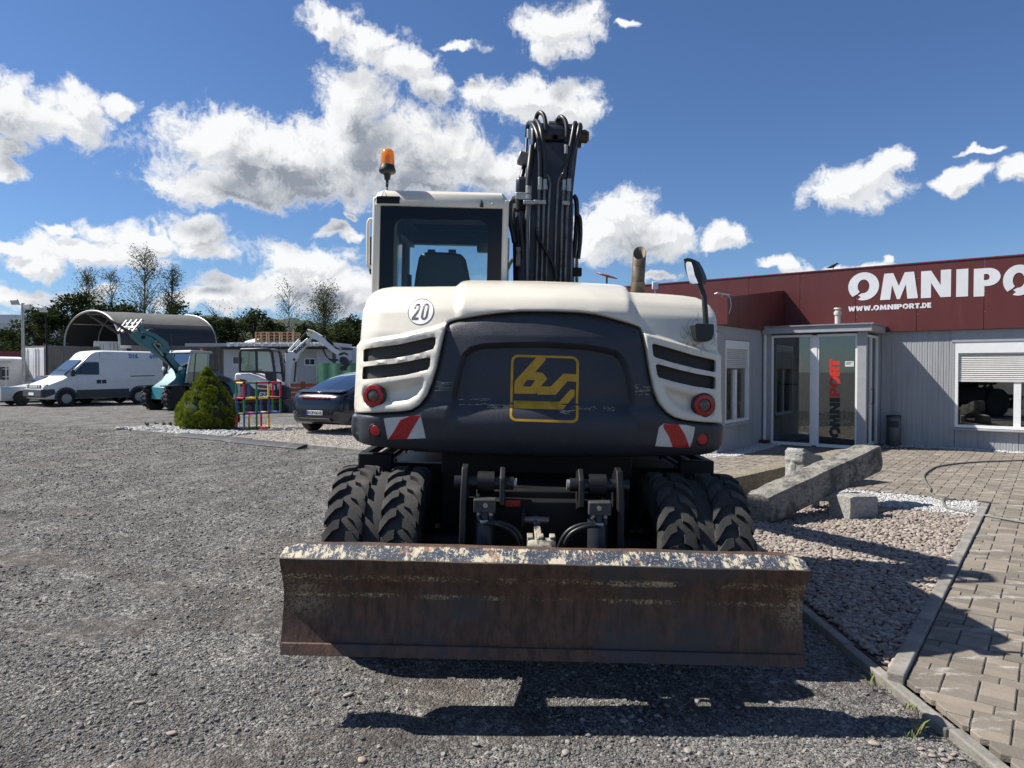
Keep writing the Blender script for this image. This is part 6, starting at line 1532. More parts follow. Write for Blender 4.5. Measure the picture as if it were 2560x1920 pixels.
vside([(1.52,1.12),(4.5,1.14),(4.5,1.15),(1.52,1.13)], mat('crease_grey',(.45,.45,.44),.5), 'crease')
vside([(1.6,2.15),(4.4,2.15),(4.4,2.16),(1.6,2.16)], mat('crease_grey2',(.5,.5,.49),.5), 'crease')
vside([(2.9,1.34),(2.9,1.38),(4.1,1.40),(4.1,1.36)], M_CLAD, 'door_rail')
for x in (1.32, 1.56): vside([(x,1.02),(x,1.20),(x+.2,1.20),(x+.2,1.02)], M_BLACK, 'door_handle')
MB().prism([(-.93,-.70,.84),(-.93,.70,.84),(-.93,.70,.98),(-.93,-.70,.98)], (-.03,0,0)).build('grille', M_CLAD, van)
for i in range(3): MB().bx(-.975,-.96,-.42,.42,.86+.04*i,.885+.04*i).build('grille_bar', M_VAN, van)
MB().bx(-1.04,-.80,-.97,.97,.42,.80).build('front_bumper', M_CLAD, van, bevel=.05)
for s_ in (-1, 1): MB().prism([(-.90,s_*.55,.86),(-.80,s_*.93,.88),(-.70,s_*.95,1.02),(-.89,s_*.55,1.0)], (-.09,0,0)).build('headlamp', M_LAMPC, van, bevel=.02)
MB().prism([(.02,-.74,1.44),(.02,.74,1.44),(.80,.70,2.12),(.80,-.70,2.12)], (-.02,0,.02)).build('windscreen', mat('windscreen_sky',(.05,.075,.11),.05,spec=.8), van)
MB().box((.22,-1.10,1.52), (.16,.16,.30)).build('wing_mirror', M_BLACK, van, bevel=.03)
MB().bx(-1.06,-1.035,-.26,.26,.52,.64).build('number_plate', M_WHITE, van)
MB().bx(4.56,4.60,-.97,-.82,1.0,1.5).build('tail_lamp', M_LAMPR, van)
for t_, x in (('016',3.10),('699',4.12)):
    text_mesh(t_, 'fleet_number', mat('fleet_blue',(.05,.22,.50),.5), van, .30, (x, -.985+(2.34-1.35)*.115-.012, 2.33), (R(90-6.6),0,0), .002, offset=.012)
for xw in (0, 3.3):
    for s_ in (-1, 1): carwheel(van, xw, s_*.90, .355, .24, s_)
# ---- silver saloon and caravan at the far left
sp = at(48, 1000, 34.2)
def saloon(th, loc, label, m, spk):
    c_ = thing('parked_car', label, 'car', loc, th)
    hpf = lambda zt, wt, wb=.86: [(0,.22),(wb-.05,.24),(wb,.40),(wb,.70),(wb-.05,.88),(wt,zt-.05),(wt-.12,zt-.01),(0,zt)]
    L_ = [(-.85,hpf(.55,.45,.6)),(-.80,hpf(.68,.62,.80)),(-.55,hpf(.80,.70)),(.1,hpf(.90,.74)),(.5,hpf(.98,.72)),(1.2,hpf(1.38,.56)),(1.7,hpf(1.43,.56)),(2.6,hpf(1.38,.55)),(3.2,hpf(1.05,.66)),(3.6,hpf(.95,.6,.8)),(3.7,hpf(.7,.5,.6))]
    body_loft(L_).build('body', m, c_, smooth=35)
    for s_ in (-1, 1):
        MB().prism([(.72,s_*.80,.95),(1.20,s_*.62,1.30),(2.55,s_*.62,1.30),(2.95,s_*.76,.97)], (0,s_*.02,0)).build('side_window', M_GLD, c_)
        MB().prism([(-.80,s_*.45,.62),(-.60,s_*.78,.66),(-.52,s_*.78,.78),(-.72,s_*.45,.75)], (-.05,0,.03)).build('headlamp', M_LAMPC, c_, bevel=.02)
        for xw in (0, 2.7): carwheel(c_, xw, s_*.80, .32, .21, s_, .68, spk); 
        for xw in (0, 2.7): MB().prism([(x, s_*.85, z) for x, z in arc(xw,.34,.37,.37,180,0,12)], (0,s_*.015,0)).build('wheel_well', M_TIRE2, c_)
    MB().bx(-.875,-.80,-.52,.52,.28,.42).build('air_intake', M_BLACK, c_); MB().bx(-.85,-.76,-.38,.38,.56,.68).build('grille', M_CLAD, c_)
    MB().prism([(.52,-.66,1.0),(.52,.66,1.0),(1.18,.52,1.37),(1.18,-.52,1.37)], (-.015,0,.02)).build('windscreen', M_GLD, c_)
    return c_
wp = at(40, 1000, 33.6)
saloon(R(50), (wp.x, 33.6, gh(wp.x,33.6)), 'silver parked car with five-spoke wheels beside the white van', mat('silver_paint',(.48,.49,.50),.35,metal=.15,coat=.2,var=.03), 5)
cp = at(-30, 1000, 37.5)
cv = thing('caravan', 'old white caravan with rounded roof and steel ladder rail', 'caravan', (cp.x, 37.5, 0), R(-8))
pf = [(-2.0,.45),(-2.1,1.2),(-2.0,1.9),(-1.8,2.2),(-1.5,2.35),(1.0,2.35),(1.4,2.25),(1.55,2.0),(1.6,1.2),(1.55,.45)]
MB().prism([(x, -1.0, z) for x, z in pf], (0,2.0,0)).build('body', mat('caravan_white',(.68,.67,.63),.5,var=.06), cv, bevel=.04)
MB().bx(1.2,1.75,-1.05,-.1,2.1,2.16).build('awning_rail', M_SHUT, cv)
MB().bx(.3,1.0,-1.02,-1.0,1.2,1.9).build('window', M_GLD, cv); MB().bx(1.6,1.62,-.9,-.4,1.15,1.8).build('window', M_GLD, cv)
for dz in (.9, 1.3, 1.7): MB().tube([(1.62,-.8,dz),(1.85,-.8,dz),(1.85,-.3,dz),(1.62,-.3,dz)], .02, 6).build('ladder_rail', M_WHITE, cv)
MB().tube([(1.85,-.8,.7),(1.85,-.8,1.85)], .02, 6).build('ladder_post', M_WHITE, cv)
for s_ in (-1,1): carwheel(cv, -.2, s_*.9, .3, .2, s_)
# ---- teal wheel loader
M_TEAL = mat('teal_paint', (.012,.155,.175), .4, var=.08, coat=.2); M_LGREY = mat('cab_grey', (.42,.43,.42), .45, var=.05)
lp = at(412, 1000, 29.5); ld = thing('wheel_loader', 'teal compact wheel loader with raised pallet fork and grey cab', 'wheel loader', (lp.x, 29.5, gh(lp.x,29.5)), R(60))
for xw in (0, 2.12):
    for s_ in (-1, 1): carwheel(ld, xw, s_*.70, .51, .40, s_, .52, 0, 16)
MB().prism([(x,-.42,z) for x, z in [(-.35,.45),(-.30,.95),(.15,1.25),(.55,1.75),(.80,1.75),(.85,.45)]], (0,.84,0)).build('front_frame', M_TEAL, ld, bevel=.02)
hd = MB().prism([(x,-.72,z) for x, z in [(1.35,.72),(1.30,1.05),(1.60,1.52),(1.95,1.56),(2.75,1.28),(3.05,1.05),(3.10,.62),(2.75,.60),(2.62,.95),(2.35,1.15),(2.0,1.17),(1.72,1.05),(1.60,.72)]], (0,1.44,0)).build('engine_hood', M_TEAL, ld, bevel=.03)
MB().prism([(x,-.735,z) for x, z in [(1.95,1.20),(1.98,1.40),(2.15,1.42),(2.62,1.26),(2.70,1.10),(2.5,1.12)]], (0,.02,0)).build('air_intake', M_BLACK, ld)
MB().lathe([(.07,0),(.07,.012)], (1.80,-.745,1.44), (0,-1,0), 14).build('round_badge', M_WHITE, ld)
MB().bx(.5,3.0,-.5,.5,.40,.85).build('rear_frame', M_FRAME, ld)
for s_ in (-1, 1):
    MB().prism([(-.55,s_*.52,.98),(.42,s_*.52,1.00),(.55,s_*.52,.80),(.60,s_*.52,.85),(.45,s_*.52,1.06),(-.55,s_*.52,1.03)], (0,s_*.42,0)).build('mudguard', M_BLACK, ld)
cb = MB().bx(.62,1.62,-.66,.66,.80,1.12).build('cab', M_BLACK, ld)
for (x0,z0,x1,z1) in ((.52,1.12,.80,2.40),(1.55,1.12,1.62,2.40)):
    for s_ in (-1, 1): MB().tube([(x0,s_*.64,z0),(x1,s_*.64,z1)], .045, 8).build('cab_post', M_LGREY, cb, smooth=60)
MB().prism([(x,-.72,z) for x, z in [(.68,2.38),(.74,2.50),(1.75,2.46),(1.80,2.36)]], (0,1.44,0)).build('cab_roof', M_LGREY, cb, bevel=.03)
MB().prism([(.54,-.60,1.15),(.54,.60,1.15),(.79,.60,2.38),(.79,-.60,2.38)], (.01,0,0)).build('front_glass', glass('loader_glass',(.60,.80,.80),.18), cb)
MB().prism([(.56,-.655,1.15),(1.58,-.655,1.15),(1.58,-.655,2.36),(.80,-.655,2.36)], (0,.01,0)).build('side_glass', glass('loader_glass2',(.42,.56,.55),.10), cb)
MB().prism([(.86,-.66,1.15),(.90,-.66,1.15),(1.02,-.66,2.36),(.98,-.66,2.36)], (0,.02,0)).build('door_frame', M_BLACK, cb)
MB().prism([(1.15,-.2,1.12),(1.5,-.2,1.12),(1.55,-.2,1.78),(1.40,-.2,1.80)], (0,.42,0)).build('seat', M_BLACK, cb, bevel=.04)
MB().tube([(.95,0,1.15),(.86,0,1.55)], .04, 6).build('steering_column', M_BLACK, cb)
MB().lathe([(.045,0),(.05,.03),(.045,.09),(0,.1)], (1.55,-.3,2.49), (0,0,1), 12).build('beacon', mat('red_beacon',(.62,.06,.02),.3), cb, smooth=50)
MB().bx(1.62,2.05,-.74,-.60,1.62,1.70).build('hood_mirror', M_BLACK, cb)
for s_ in (-1, 1):
    MB().lathe([(.06,-.06),(.085,0),(.08,.02),(0,.03)], (.32,s_*.55,1.72), (-1,0,0), 14).build('work_lamp', M_LAMPC, ld, smooth=50)
    MB().tube([(.42,s_*.4,1.50),(.34,s_*.55,1.62)], .02, 6).build('lamp_stalk', M_BLACK, ld)
arm = MB().prism([(x,-.16,z) for x, z in [(.78,1.72),(.70,1.52),(.25,1.88),(-.55,2.42),(-.95,2.62),(-1.35,2.95),(-1.60,3.35),(-1.42,3.42),(-1.05,3.10),(-.70,3.02),(-.25,2.72),(.30,2.18)]], (0,.32,0)).build('lift_arm', M_TEAL, ld, bevel=.02)
MB().prism([(x,-.20,z) for x, z in [(.10,2.42),(-.55,2.98),(-1.15,3.18),(-1.22,3.42),(-1.10,3.50),(-.95,3.28),(-.45,3.12),(.05,2.80)]], (0,.03,0)).build('tipping_lever', M_TEAL, arm, bevel=.01)
MB().tube([(.50,-.22,1.45),(-.20,-.22,2.25)], .05, 10).build('lift_ram', M_FRAME, ld, smooth=50); MB().tube([(-.20,-.22,2.25),(-.62,-.22,2.72)], .03, 10).build('ram_rod', M_ZINC, ld, smooth=50)
for x, z in ((-.40,2.62),(-1.02,2.98),(-.10,2.30)): MB().lathe([(.07,0),(.07,.05)], (x,-.16,z), (0,-1,0), 12).build('arm_pin', M_FRAME, arm)
text_mesh('L40', 'arm_letters', mat('orange_letter',(.75,.32,.02),.5), arm, .20, (-.42,-.205,2.72), (R(90),R(38),0), .003)
for k in range(3): MB().tube(spline([(-.5,-.1+.1*k,3.05),(-.45,-.1+.1*k,3.25+.04*k),(-.7,-.1+.1*k,3.30),(-.9,-.1+.1*k,3.15)]), .022, 6).build('arm_hose', M_HOSE, arm, smooth=60)
M_FORK = mat('fork_grey', (.36,.34,.33), .5, metal=.3, var=.2); M_TINE = mat('fork_tine', (.055,.042,.040), .55, var=.25)
ca = MB().prism([(-1.55,-.55,3.25),(-1.60,-.55,3.32),(-1.60,.55,3.32),(-1.55,.55,3.25)], (.10,0,.08)).build('fork_carriage', M_FORK, ld)
for y_ in (-.5, -.18, .18, .5): MB().prism([(-1.70,y_-.05,3.18),(-1.62,y_-.05,3.12),(-1.22,y_-.05,3.62),(-1.30,y_-.05,3.68)], (0,.09,0)).build('carriage_upright', M_FORK, ca)
for dz, dx in ((.05,.03),(.32,.25)): MB().prism([(-1.64+dx,-.62,3.18+dz),(-1.56+dx,-.62,3.12+dz),(-1.54+dx,-.62,3.20+dz),(-1.60+dx,-.62,3.25+dz)], (0,1.24,0)).build('carriage_bar', M_FORK, ca)
for y_ in (-.42, .38): MB().prism([(-1.62,y_,3.15),(-1.70,y_,3.08),(-2.78,y_,3.72),(-2.80,y_,3.76)], (0,.11,0)).build('fork_tine', M_TINE, ca)
for k in range(2): MB().tube([(.7,.55,1.75),(.72,.55,2.9+.3*k)], .02, 6).build('antenna', M_BLACK, ld)
# ---- white mini excavator
YX = 28.3; mo = at(645, 1000, YX)
mx = thing('mini_excavator', 'white and black mini excavator on rubber tracks with bent arm', 'mini excavator', (mo.x, YX, gh(mo.x,YX)))
MOFF = (mo.x, YX, gh(mo.x, YX))
M_MXW = mat('mini_white', (.72,.72,.71), .35, var=.03, coat=.2); M_MXD = mat('mini_dark', (.035,.035,.038), .5, var=.1)
def zm(x, y, Y=YX): return at(570+x*.16880, 810+y*.16880, Y)
def mxp(pts, y0, dep, m, nm, par=None, bv=.02): return MB().prism([zm(x, y, YX)+Vector((0,y0,0)) for x, y in pts], (0,dep,0)).build(nm, m, par or mx, off=MOFF, bevel=bv)
mxp([(198,800),(205,740),(245,725),(290,735),(400,730),(520,765),(640,815),(735,860),(775,905),(780,975),(480,960),(420,900),(360,830),(270,810),(270,855),(205,850)], -.72, 1.44, M_MXW, 'rear_hood', bv=.05)
mxp([(300,800),(420,820),(480,955),(790,970),(795,1110),(460,1115),(280,1090),(270,860)], -.70, 1.40, M_MXD, 'lower_body', bv=.04)
for i in range(6): mxp([(285,925+i*26),(330,925+i*26),(330,940+i*26),(285,940+i*26)], -.712, .02, M_LGREY, 'grille_slat', bv=0)
mxp([(205,820),(262,822),(268,865),(210,865)], -.74, .03, mat('orange_lens',(.65,.12,.03),.3), 'tail_lamp', bv=.01)
mxp([(280,1060),(325,1060),(325,1085),(280,1085)], -.712, .02, M_LAMPR, 'reflector', bv=0)
mxp([(500,900),(560,895),(650,905),(720,930),(740,950),(560,938)], -.735, .02, mat('mini_red',(.32,.02,.03),.4), 'red_flash', bv=0)
pt_ = zm(635, 1040)-Vector(MOFF); text_mesh('E27', 'model_letters', M_MXW, mx, .26, (pt_.x-.05, -.705, pt_.z), (R(90),0,0), .003, shear=.25, offset=.008)
text_mesh('z', 'model_letter', M_LAMPR, mx, .26, (pt_.x+.33, -.705, pt_.z), (R(90),0,0), .003, shear=.25, offset=.008)
# cab: two side frames of tube, roof, glass
cabpts = [(270,700),(268,430),(290,385),(640,378),(705,390),(735,430),(765,660),(785,860)]
mcab = None
for y0 in (-.66, .30):
    q = MB().tube([zm(x, y, YX)+Vector((0,y0,0)) for x, y in cabpts], .055, 8).build('cab_frame', M_MXD, mx, off=MOFF, smooth=60)
    mxp([(262,690),(780,712),(785,735),(262,720)], y0-.03, .06, M_MXD, 'cab_sill', bv=0)
mxp([(280,372),(650,368),(720,385),(735,415),(280,405)], -.70, 1.04, M_MXD, 'cab_roof', bv=.02)
mxp([(300,415),(525,412),(530,690),(300,695)], -.655, .01, glass('mini_glass',(.50,.62,.56),.08), 'side_glass', bv=0)
mxp([(525,412),(690,412),(740,690),(530,692)], -.655, .01, glass('mini_glass_clear',(.86,.9,.9),.04), 'door_glass', bv=0)
mxp([(490,412),(525,412),(530,690),(495,690)], -.66, .04, M_MXD, 'cab_post', bv=0)
mxp([(300,590),(335,580),(370,660),(500,665),(500,720),(300,715)], -.35, .45, M_MXD, 'seat', bv=.04)
mxp([(620,715),(790,715),(800,970),(770,975),(740,860),(640,810)], -.62, .04, M_MXD, 'door_lower', bv=0)
# tracks
for k, y0 in enumerate((-.78, .48)):
    sh = (-60 if k else 0); o_ = [(110,1175),(60,1200),(40,1245),(60,1290),(110,1300),(860,1300),(900,1280),(905,1230),(880,1180),(820,1165)]
    tr = mxp([(x+sh+60, y) for x, y in o_], y0, .30, M_TIRE2, 'track', bv=.04)
    for i in range(22):
        f_ = i/21; mxp([(150+f_*700+sh,1155),(172+f_*700+sh,1155),(172+f_*700+sh,1172),(150+f_*700+sh,1172)], y0+.01, .28, M_TIRE2, 'track_lug', tr, bv=0)
    for i in range(4): MB().lathe([(.16,0),(.16,.03),(.05,.05)], zm(230+i*175+sh,1235)+Vector((0,y0-.0,0)), (0,-1,0), 14).build('roller', M_MXD, tr, off=MOFF)
mxp([(300,1110),(800,1110),(820,1165),(300,1160)], -.45, .9, mat('under_orange',(.30,.09,.03),.6), 'track_frame')
mxp([(905,1120),(935,1120),(945,1300),(915,1300)], -.75, 1.5, M_MXD, 'dozer_blade')
# boom, arm, tilt rotator
bo = mxp([(880,945),(865,560),(858,455),(870,415),(900,400),(960,405),(1040,330),(1150,235),(1215,190),(1235,225),(1195,300),(1060,440),(1045,500),(1000,545),(965,640),(930,800),(915,950)], -.12, .22, M_MXW, 'boom', bv=.02)
mxp([(1165,110),(1190,75),(1260,95),(1330,135),(1380,165),(1435,175),(1445,215),(1500,290),(1560,350),(1640,400),(1660,440),(1640,470),(1560,420),(1470,350),(1400,290),(1310,235),(1240,215),(1190,180)], -.10, .19, M_MXW, 'arm', bv=.02)
mxp([(1190,110),(1215,98),(1270,130),(1255,155)], -.115, .02, mat('yellow_label',(.70,.55,.03),.5), 'warning_label', bo, 0)
pt_ = zm(1085, 355)-Vector(MOFF); text_mesh('Bobcat', 'boom_letters', M_BLACK, bo, .21, (pt_.x, -.125, pt_.z), (R(90),R(-41),0), .002, offset=.008)
for (a_, b_, r_, m_) in (((905,395),(1060,230),.05,M_MXW),((1060,230),(1180,110),.03,M_FRAME),((1440,205),(1560,310),.045,M_FRAME),((1560,310),(1680,370),.028,M_ZINC),((1010,560),(985,860),.035,M_MXD)):
    MB().tube([zm(*a_)+Vector((0,-.02,0)), zm(*b_)+Vector((0,-.02,0))], r_, 10).build('ram', m_, bo, off=MOFF, smooth=50)
for pth in ([(1415,330),(1430,400),(1470,480),(1540,525),(1640,525)], [(1425,340),(1445,420),(1500,510),(1570,550),(1650,535)], [(860,440),(820,480),(815,560),(850,640),(855,840)], [(790,600),(812,640),(808,720),(790,735)]):
    MB().tube(spline([zm(x, y)+Vector((0,-.14,0)) for x, y in pth]), .022, 6).build('hose', M_HOSE, bo, off=MOFF, smooth=60)
mxp([(1650,450),(1670,425),(1730,415),(1775,435),(1770,470),(1740,445),(1690,450),(1660,470)], -.14, .28, M_BLACK, 'link', bv=.01)
mxp([(1665,500),(1700,480),(1750,490),(1790,540),(1810,580),(1800,620),(1740,620),(1690,590),(1660,560)], -.16, .32, M_BLACK, 'tilt_rotator', bv=.02)
mxp([(1690,620),(1790,615),(1760,650),(1775,690),(1690,690),(1660,660)], -.12, .24, M_BLACK, 'quick_coupler', bv=.02)
MB().tube(spline([zm(x, y) for x, y in [(1800,570),(1825,565),(1830,545),(1815,540)]]), .02, 6).build('hook', M_BLACK, mx, off=MOFF, smooth=60)
for x, y in ((905,945),(885,415),(1205,200),(1180,100),(995,527),(1430,185)): MB().lathe([(.05,0),(.05,.03)], zm(x,y)+Vector((0,-.12,0)), (0,-1,0), 10).build('pin', M_MXD, bo, off=MOFF)
mxp([(820,900),(905,930),(910,1110),(800,1110)], -.25, .5, M_MXD, 'swing_bracket', bv=.02)
# ---- dark electric hatchback seen from its rear corner
M_CAR = mat('midnight_paint', (.006,.008,.016), .22, var=.05, coat=.35, spec=.4)
kp = at(788, 1075, 18.05); CTH = R(90-27)
cr = thing('parked_car', 'dark blue fastback car with number plate ROF GG1E parked on pale gravel', 'car', (kp.x, 18.05, .006), CTH)
def half(z0, z1, z2, z3, w1, w2, w3, w4, zt): return [(0,z0),(w1-.1,z0),(w1,z0+.10),(w2,z1),(w2+.0,z2),(w3,z3),(w4,zt-.03),(w4*.6,zt-.006),(0,zt)]
ST = [(0.00,half(.42,.60,.74,.84,.58,.64,.55,.45,.88)),(.05,half(.34,.58,.78,.93,.74,.78,.70,.58,.98)),(.14,half(.27,.55,.82,1.00,.84,.88,.80,.66,1.06)),(.26,half(.25,.52,.84,1.03,.89,.93,.86,.72,1.09)),(.42,half(.24,.50,.85,1.04,.92,.95,.88,.70,1.12)),
      (.85,half(.23,.48,.85,1.03,.93,.96,.90,.66,1.29)),(1.3,half(.22,.46,.85,1.02,.93,.96,.91,.62,1.45)),(1.8,half(.22,.45,.85,1.01,.93,.96,.91,.58,1.57)),(2.4,half(.22,.45,.84,1.00,.93,.96,.91,.57,1.63)),(3.0,half(.22,.45,.83,.99,.93,.96,.90,.56,1.57)),(3.6,half(.22,.45,.80,.94,.92,.95,.88,.66,1.16)),(4.2,half(.24,.45,.72,.84,.88,.92,.84,.6,.95)),(4.6,half(.28,.45,.6,.70,.75,.78,.66,.4,.76)),(4.72,half(.34,.45,.52,.58,.5,.52,.45,.3,.62))]
body_loft(ST).build('body', M_CAR, cr, smooth=50)
def strip(i0, i1, j0, j1, m, nm, s_=(-1,1), out=.006):
    """panel copied off the body between stations i and outline points j"""
    for sg in s_:
        vs_ = []; fs_ = []
        for i in range(i0, i1+1):
            x, hp_ = ST[i]
            for j in range(j0, j1+1): w_, z_ = hp_[j]; vs_.append((x-.003, sg*(w_+out), z_+out))
        k = j1-j0+1
        for a_ in range(i1-i0):
            for b_ in range(k-1): fs_.append((a_*k+b_, a_*k+b_+1, (a_+1)*k+b_+1, (a_+1)*k+b_))
        o = MB().add(vs_, fs_).build(nm, m, cr, smooth=60)
M_CGL = mat('hatch_glass', (.012,.016,.026), .03, spec=.9, coat=1.0)
strip(4, 8, 6, 8, M_CGL, 'rear_glass'); strip(5, 10, 5, 6, M_CGL, 'side_glass')
strip(1, 4, 1, 2, M_CLAD, 'bumper_lower'); strip(0, 3, 2, 3, M_CLAD, 'bumper')
MB().prism([(.16,-.72,1.055),(.16,.72,1.055),(.42,.76,1.115),(.42,-.76,1.115)], (-.05,0,.028)).build('spoiler', M_CAR, cr, bevel=.01)
for s_ in (-1, 1):
    MB().prism([(.045,s_*.42,.91),(.16,s_*.84,.90),(.30,s_*.92,.93),(.16,s_*.80,.95),(.05,s_*.42,.955)], (-.02,0,.012)).build('tail_lamp', mat('lamp_smoked_red',(.16,.008,.012),.12), cr, bevel=.005)
    carwheel(cr, .88, s_*.88, .36, .25, s_, .7, 5); carwheel(cr, 3.77, s_*.88, .36, .25, s_, .7, 5)
    MB().prism([(x, s_*.955, z) for x, z in arc(.88,.36,.40,.40,180,0,12)], (0,s_*.012,0)).build('wheel_well', M_TIRE2, cr)
MB().bx(-.012,.02,-.45,.45,.925,.945).build('light_bar', mat('bar_red',(.22,.01,.015),.2), cr)
pl8 = MB().bx(-.030,-.012,-.26,.26,.50,.612).build('number_plate', M_WHITE, cr, bevel=.004)
MB().bx(-.033,-.029,.215,.257,.502,.61).build('country_strip', mat('eu_blue',(.01,.04,.32),.5), pl8)
text_mesh('ROF:GG1E', 'plate_letters', M_BLACK, pl8, .115, (-.032,-.02,.556), (R(90),0,R(-90)), .002, offset=.003, sx=.84)
text_mesh('TESLA', 'boot_letters', M_ALU, cr, .055, (.02,-.20,.80), (R(78),0,R(-90)), .003, space=1.6)
MB().prism([(-.02,-.5,.42),(-.02,.5,.42),(.02,.58,.33),(.02,-.58,.33)], (-.02,0,0)).build('diffuser', M_BLACK, cr, bevel=.01)

# ---- coloured tube climbing frame
PC = [mat('play_red',(.50,.02,.04),.35), mat('play_yellow',(.72,.52,.03),.35), mat('play_green',(.02,.19,.07),.35), mat('play_blue',(.02,.09,.32),.35)]
fp = ground(570+240*.1688, 810+1580*.1688)
fr_ = thing('climbing_frame', 'small cubic climbing frame of red yellow green and blue tubes', 'climbing frame', (fp.x, fp.y, 0))
e1 = Vector((.65,.76,0)); e2 = Vector((-.76,.65,0)); ez = Vector((0,0,1)); CE = .40
def node(i, j, k): return e1*CE*.92*i+e2*CE*j+ez*(.42*k+.035)
def bar(a, b, c_):
    p, q = node(*a), node(*b); d_ = (q-p).normalized(); MB().tube([p+d_*.03, q-d_*.03], .029, 10).build('tube', PC[c_], fr_, smooth=50)
seq = [('v',0,0,0,3),('v',0,0,1,2),('v',0,0,2,0),('v',1,0,0,2),('v',1,0,1,2),('v',1,0,2,2),('v',2,0,0,1),('v',2,0,1,3),('v',2,0,2,1),('v',3,0,1,2),('v',3,0,2,0),('v',0,1,0,0),('v',0,1,1,3),('v',0,1,2,2),('v',1,1,0,1),('v',1,1,2,3),('v',2,1,0,0),('v',2,1,1,3),('v',3,1,1,2),('v',3,1,2,0)]
for _, i, j, k, c_ in seq: bar((i,j,k), (i,j,k+1), c_)
for k in range(4):
    for i in range(3):
        for j in (0, 1):
            if k == 0 and i == 2: continue
            if (i+j+k) % 7 == 6: continue
            bar((i,j,k), (i+1,j,k), [[2,0,0],[3,3,3],[1,1,0],[2,0,0]][k][i] if j == 0 else (k+i+1) % 4)
    for i in range(4):
        if k == 0 and i == 3: continue
        bar((i,0,k), (i,1,k), [3,2,0,1][(i+k) % 4])
for k in range(4):
    for i in range(4):
        for j in (0,1):
            if k == 0 and i == 3: continue
            MB().box(node(i,j,k), (.06,.06,.06), Matrix.Rotation(math.atan2(.76,.65),3,'Z')).build('joint', M_BLACK, fr_, bevel=.01)
# ------------------------------------------------------------------ background: sheds, containers, plants
M_CONT = mat('container_grey', (.125,.118,.115), .6, var=.10, vscale=2, col2=(.09,.08,.075), c2scale=2); M_CWH = mat('container_white', (.62,.63,.64), .5, var=.06, vscale=2, col2=(.45,.43,.40), c2scale=2.5, c2=(.6,.8))
def corrug(p0, p1, z0, z1, m, nm, par, off, pitch=.28, dep=.035):
    """trapezoid sheet wall between two ground points"""
    p0 = Vector(p0); p1 = Vector(p1); L_ = (p1-p0).length; t_ = (p1-p0)/L_; n_ = Vector((t_.y,-t_.x,0)); k = max(2, int(L_/pitch)); s_ = L_/k; pf = []
    for i in range(k): pf += [(i*s_,0),(i*s_+s_*.28,0),(i*s_+s_*.42,dep),(i*s_+s_*.86,dep)]
    pf.append((L_,0)); ring = [p0+t_*a+n_*h for a, h in pf]+[p1-n_*.02, p0-n_*.02]
    return MB().loft([[Vector((q.x,q.y,z0)) for q in ring],[Vector((q.x,q.y,z1)) for q in ring]]).build(nm, m, par, off=off)
def container(name, label, p0, ang_, L_, Wd, H_, ms, md, doors=True, group=None, par_m=None):
    """box container; p0 = ground corner, ang = direction of its long side, width goes to the left of it"""
    c_ = thing(name, label, 'container', (p0[0], p0[1], 0), ang_, group)
    off = (0,0,0)
    MB().bx(.03,L_-.03,.04,Wd-.04,.12,H_-.02).build('shell', ms, c_)
    corrug((.03,.0,0),(L_-.03,.0,0),.15,H_-.10,ms,'side_wall',c_,off); corrug((L_-.03,Wd,0),(.03,Wd,0),.15,H_-.10,ms,'side_wall',c_,off)
    for x in (0, L_-.10):
        for y in (-.02, Wd-.08): MB().bx(x,x+.10,y,y+.10,0,H_).build('corner_post', ms, c_)
    for y in (-.02, Wd-.08): MB().bx(.1,L_-.1,y,y+.1,H_-.11,H_+.0).build('top_rail', ms, c_); MB().bx(.1,L_-.1,y,y+.1,.05,.17).build('bottom_rail', ms, c_)
    MB().bx(.05,L_-.05,.03,Wd-.03,H_-.03,H_-.01).build('roof', ms, c_)
    if doors:
        for y0, y1 in ((.10,Wd/2-.01),(Wd/2+.01,Wd-.10)):
            d_ = MB().bx(-.03,.02,y0,y1,.18,H_-.12).build('door', md, c_, bevel=.01)
            for f_ in (.2,.45): MB().tube([(-.055,y0+(y1-y0)*(f_+.3),.2),(-.055,y0+(y1-y0)*(f_+.3),H_-.15)], .018, 6).build('lock_bar', M_ZINC, d_)
            for z in (.9,1.3): MB().bx(-.085,-.05,y0+.3,y0+.62,z,z+.05).build('lock_handle', M_ZINC, d_)
    else: MB().bx(-.02,.0,.08,Wd-.08,.15,H_-.1).build('end_wall', md, c_)
    return c_
g0 = at(115, 1000, 37.0); dA = R(58)
container('shipping_container', 'grey shipping container with white doors behind the van', (g0.x, 37.0), dA, 6.06, 2.44, 2.93, M_CONT, M_CWH)
g1 = at(250, 1000, 40.5); g1 = at(317, 1000, 40.0); container('shipping_container', 'short white container end showing above the van roof', (g1.x, 40.0), R(119), 2.5, 1.55, 3.25, M_CWH, M_CWH)
g2 = at(330, 1000, 38.0); container('shipping_container', 'long grey container with pale top rail under the tent', (g2.x, 38.0), R(3), 6.06, 2.44, 2.95, M_CONT, M_CONT, False)
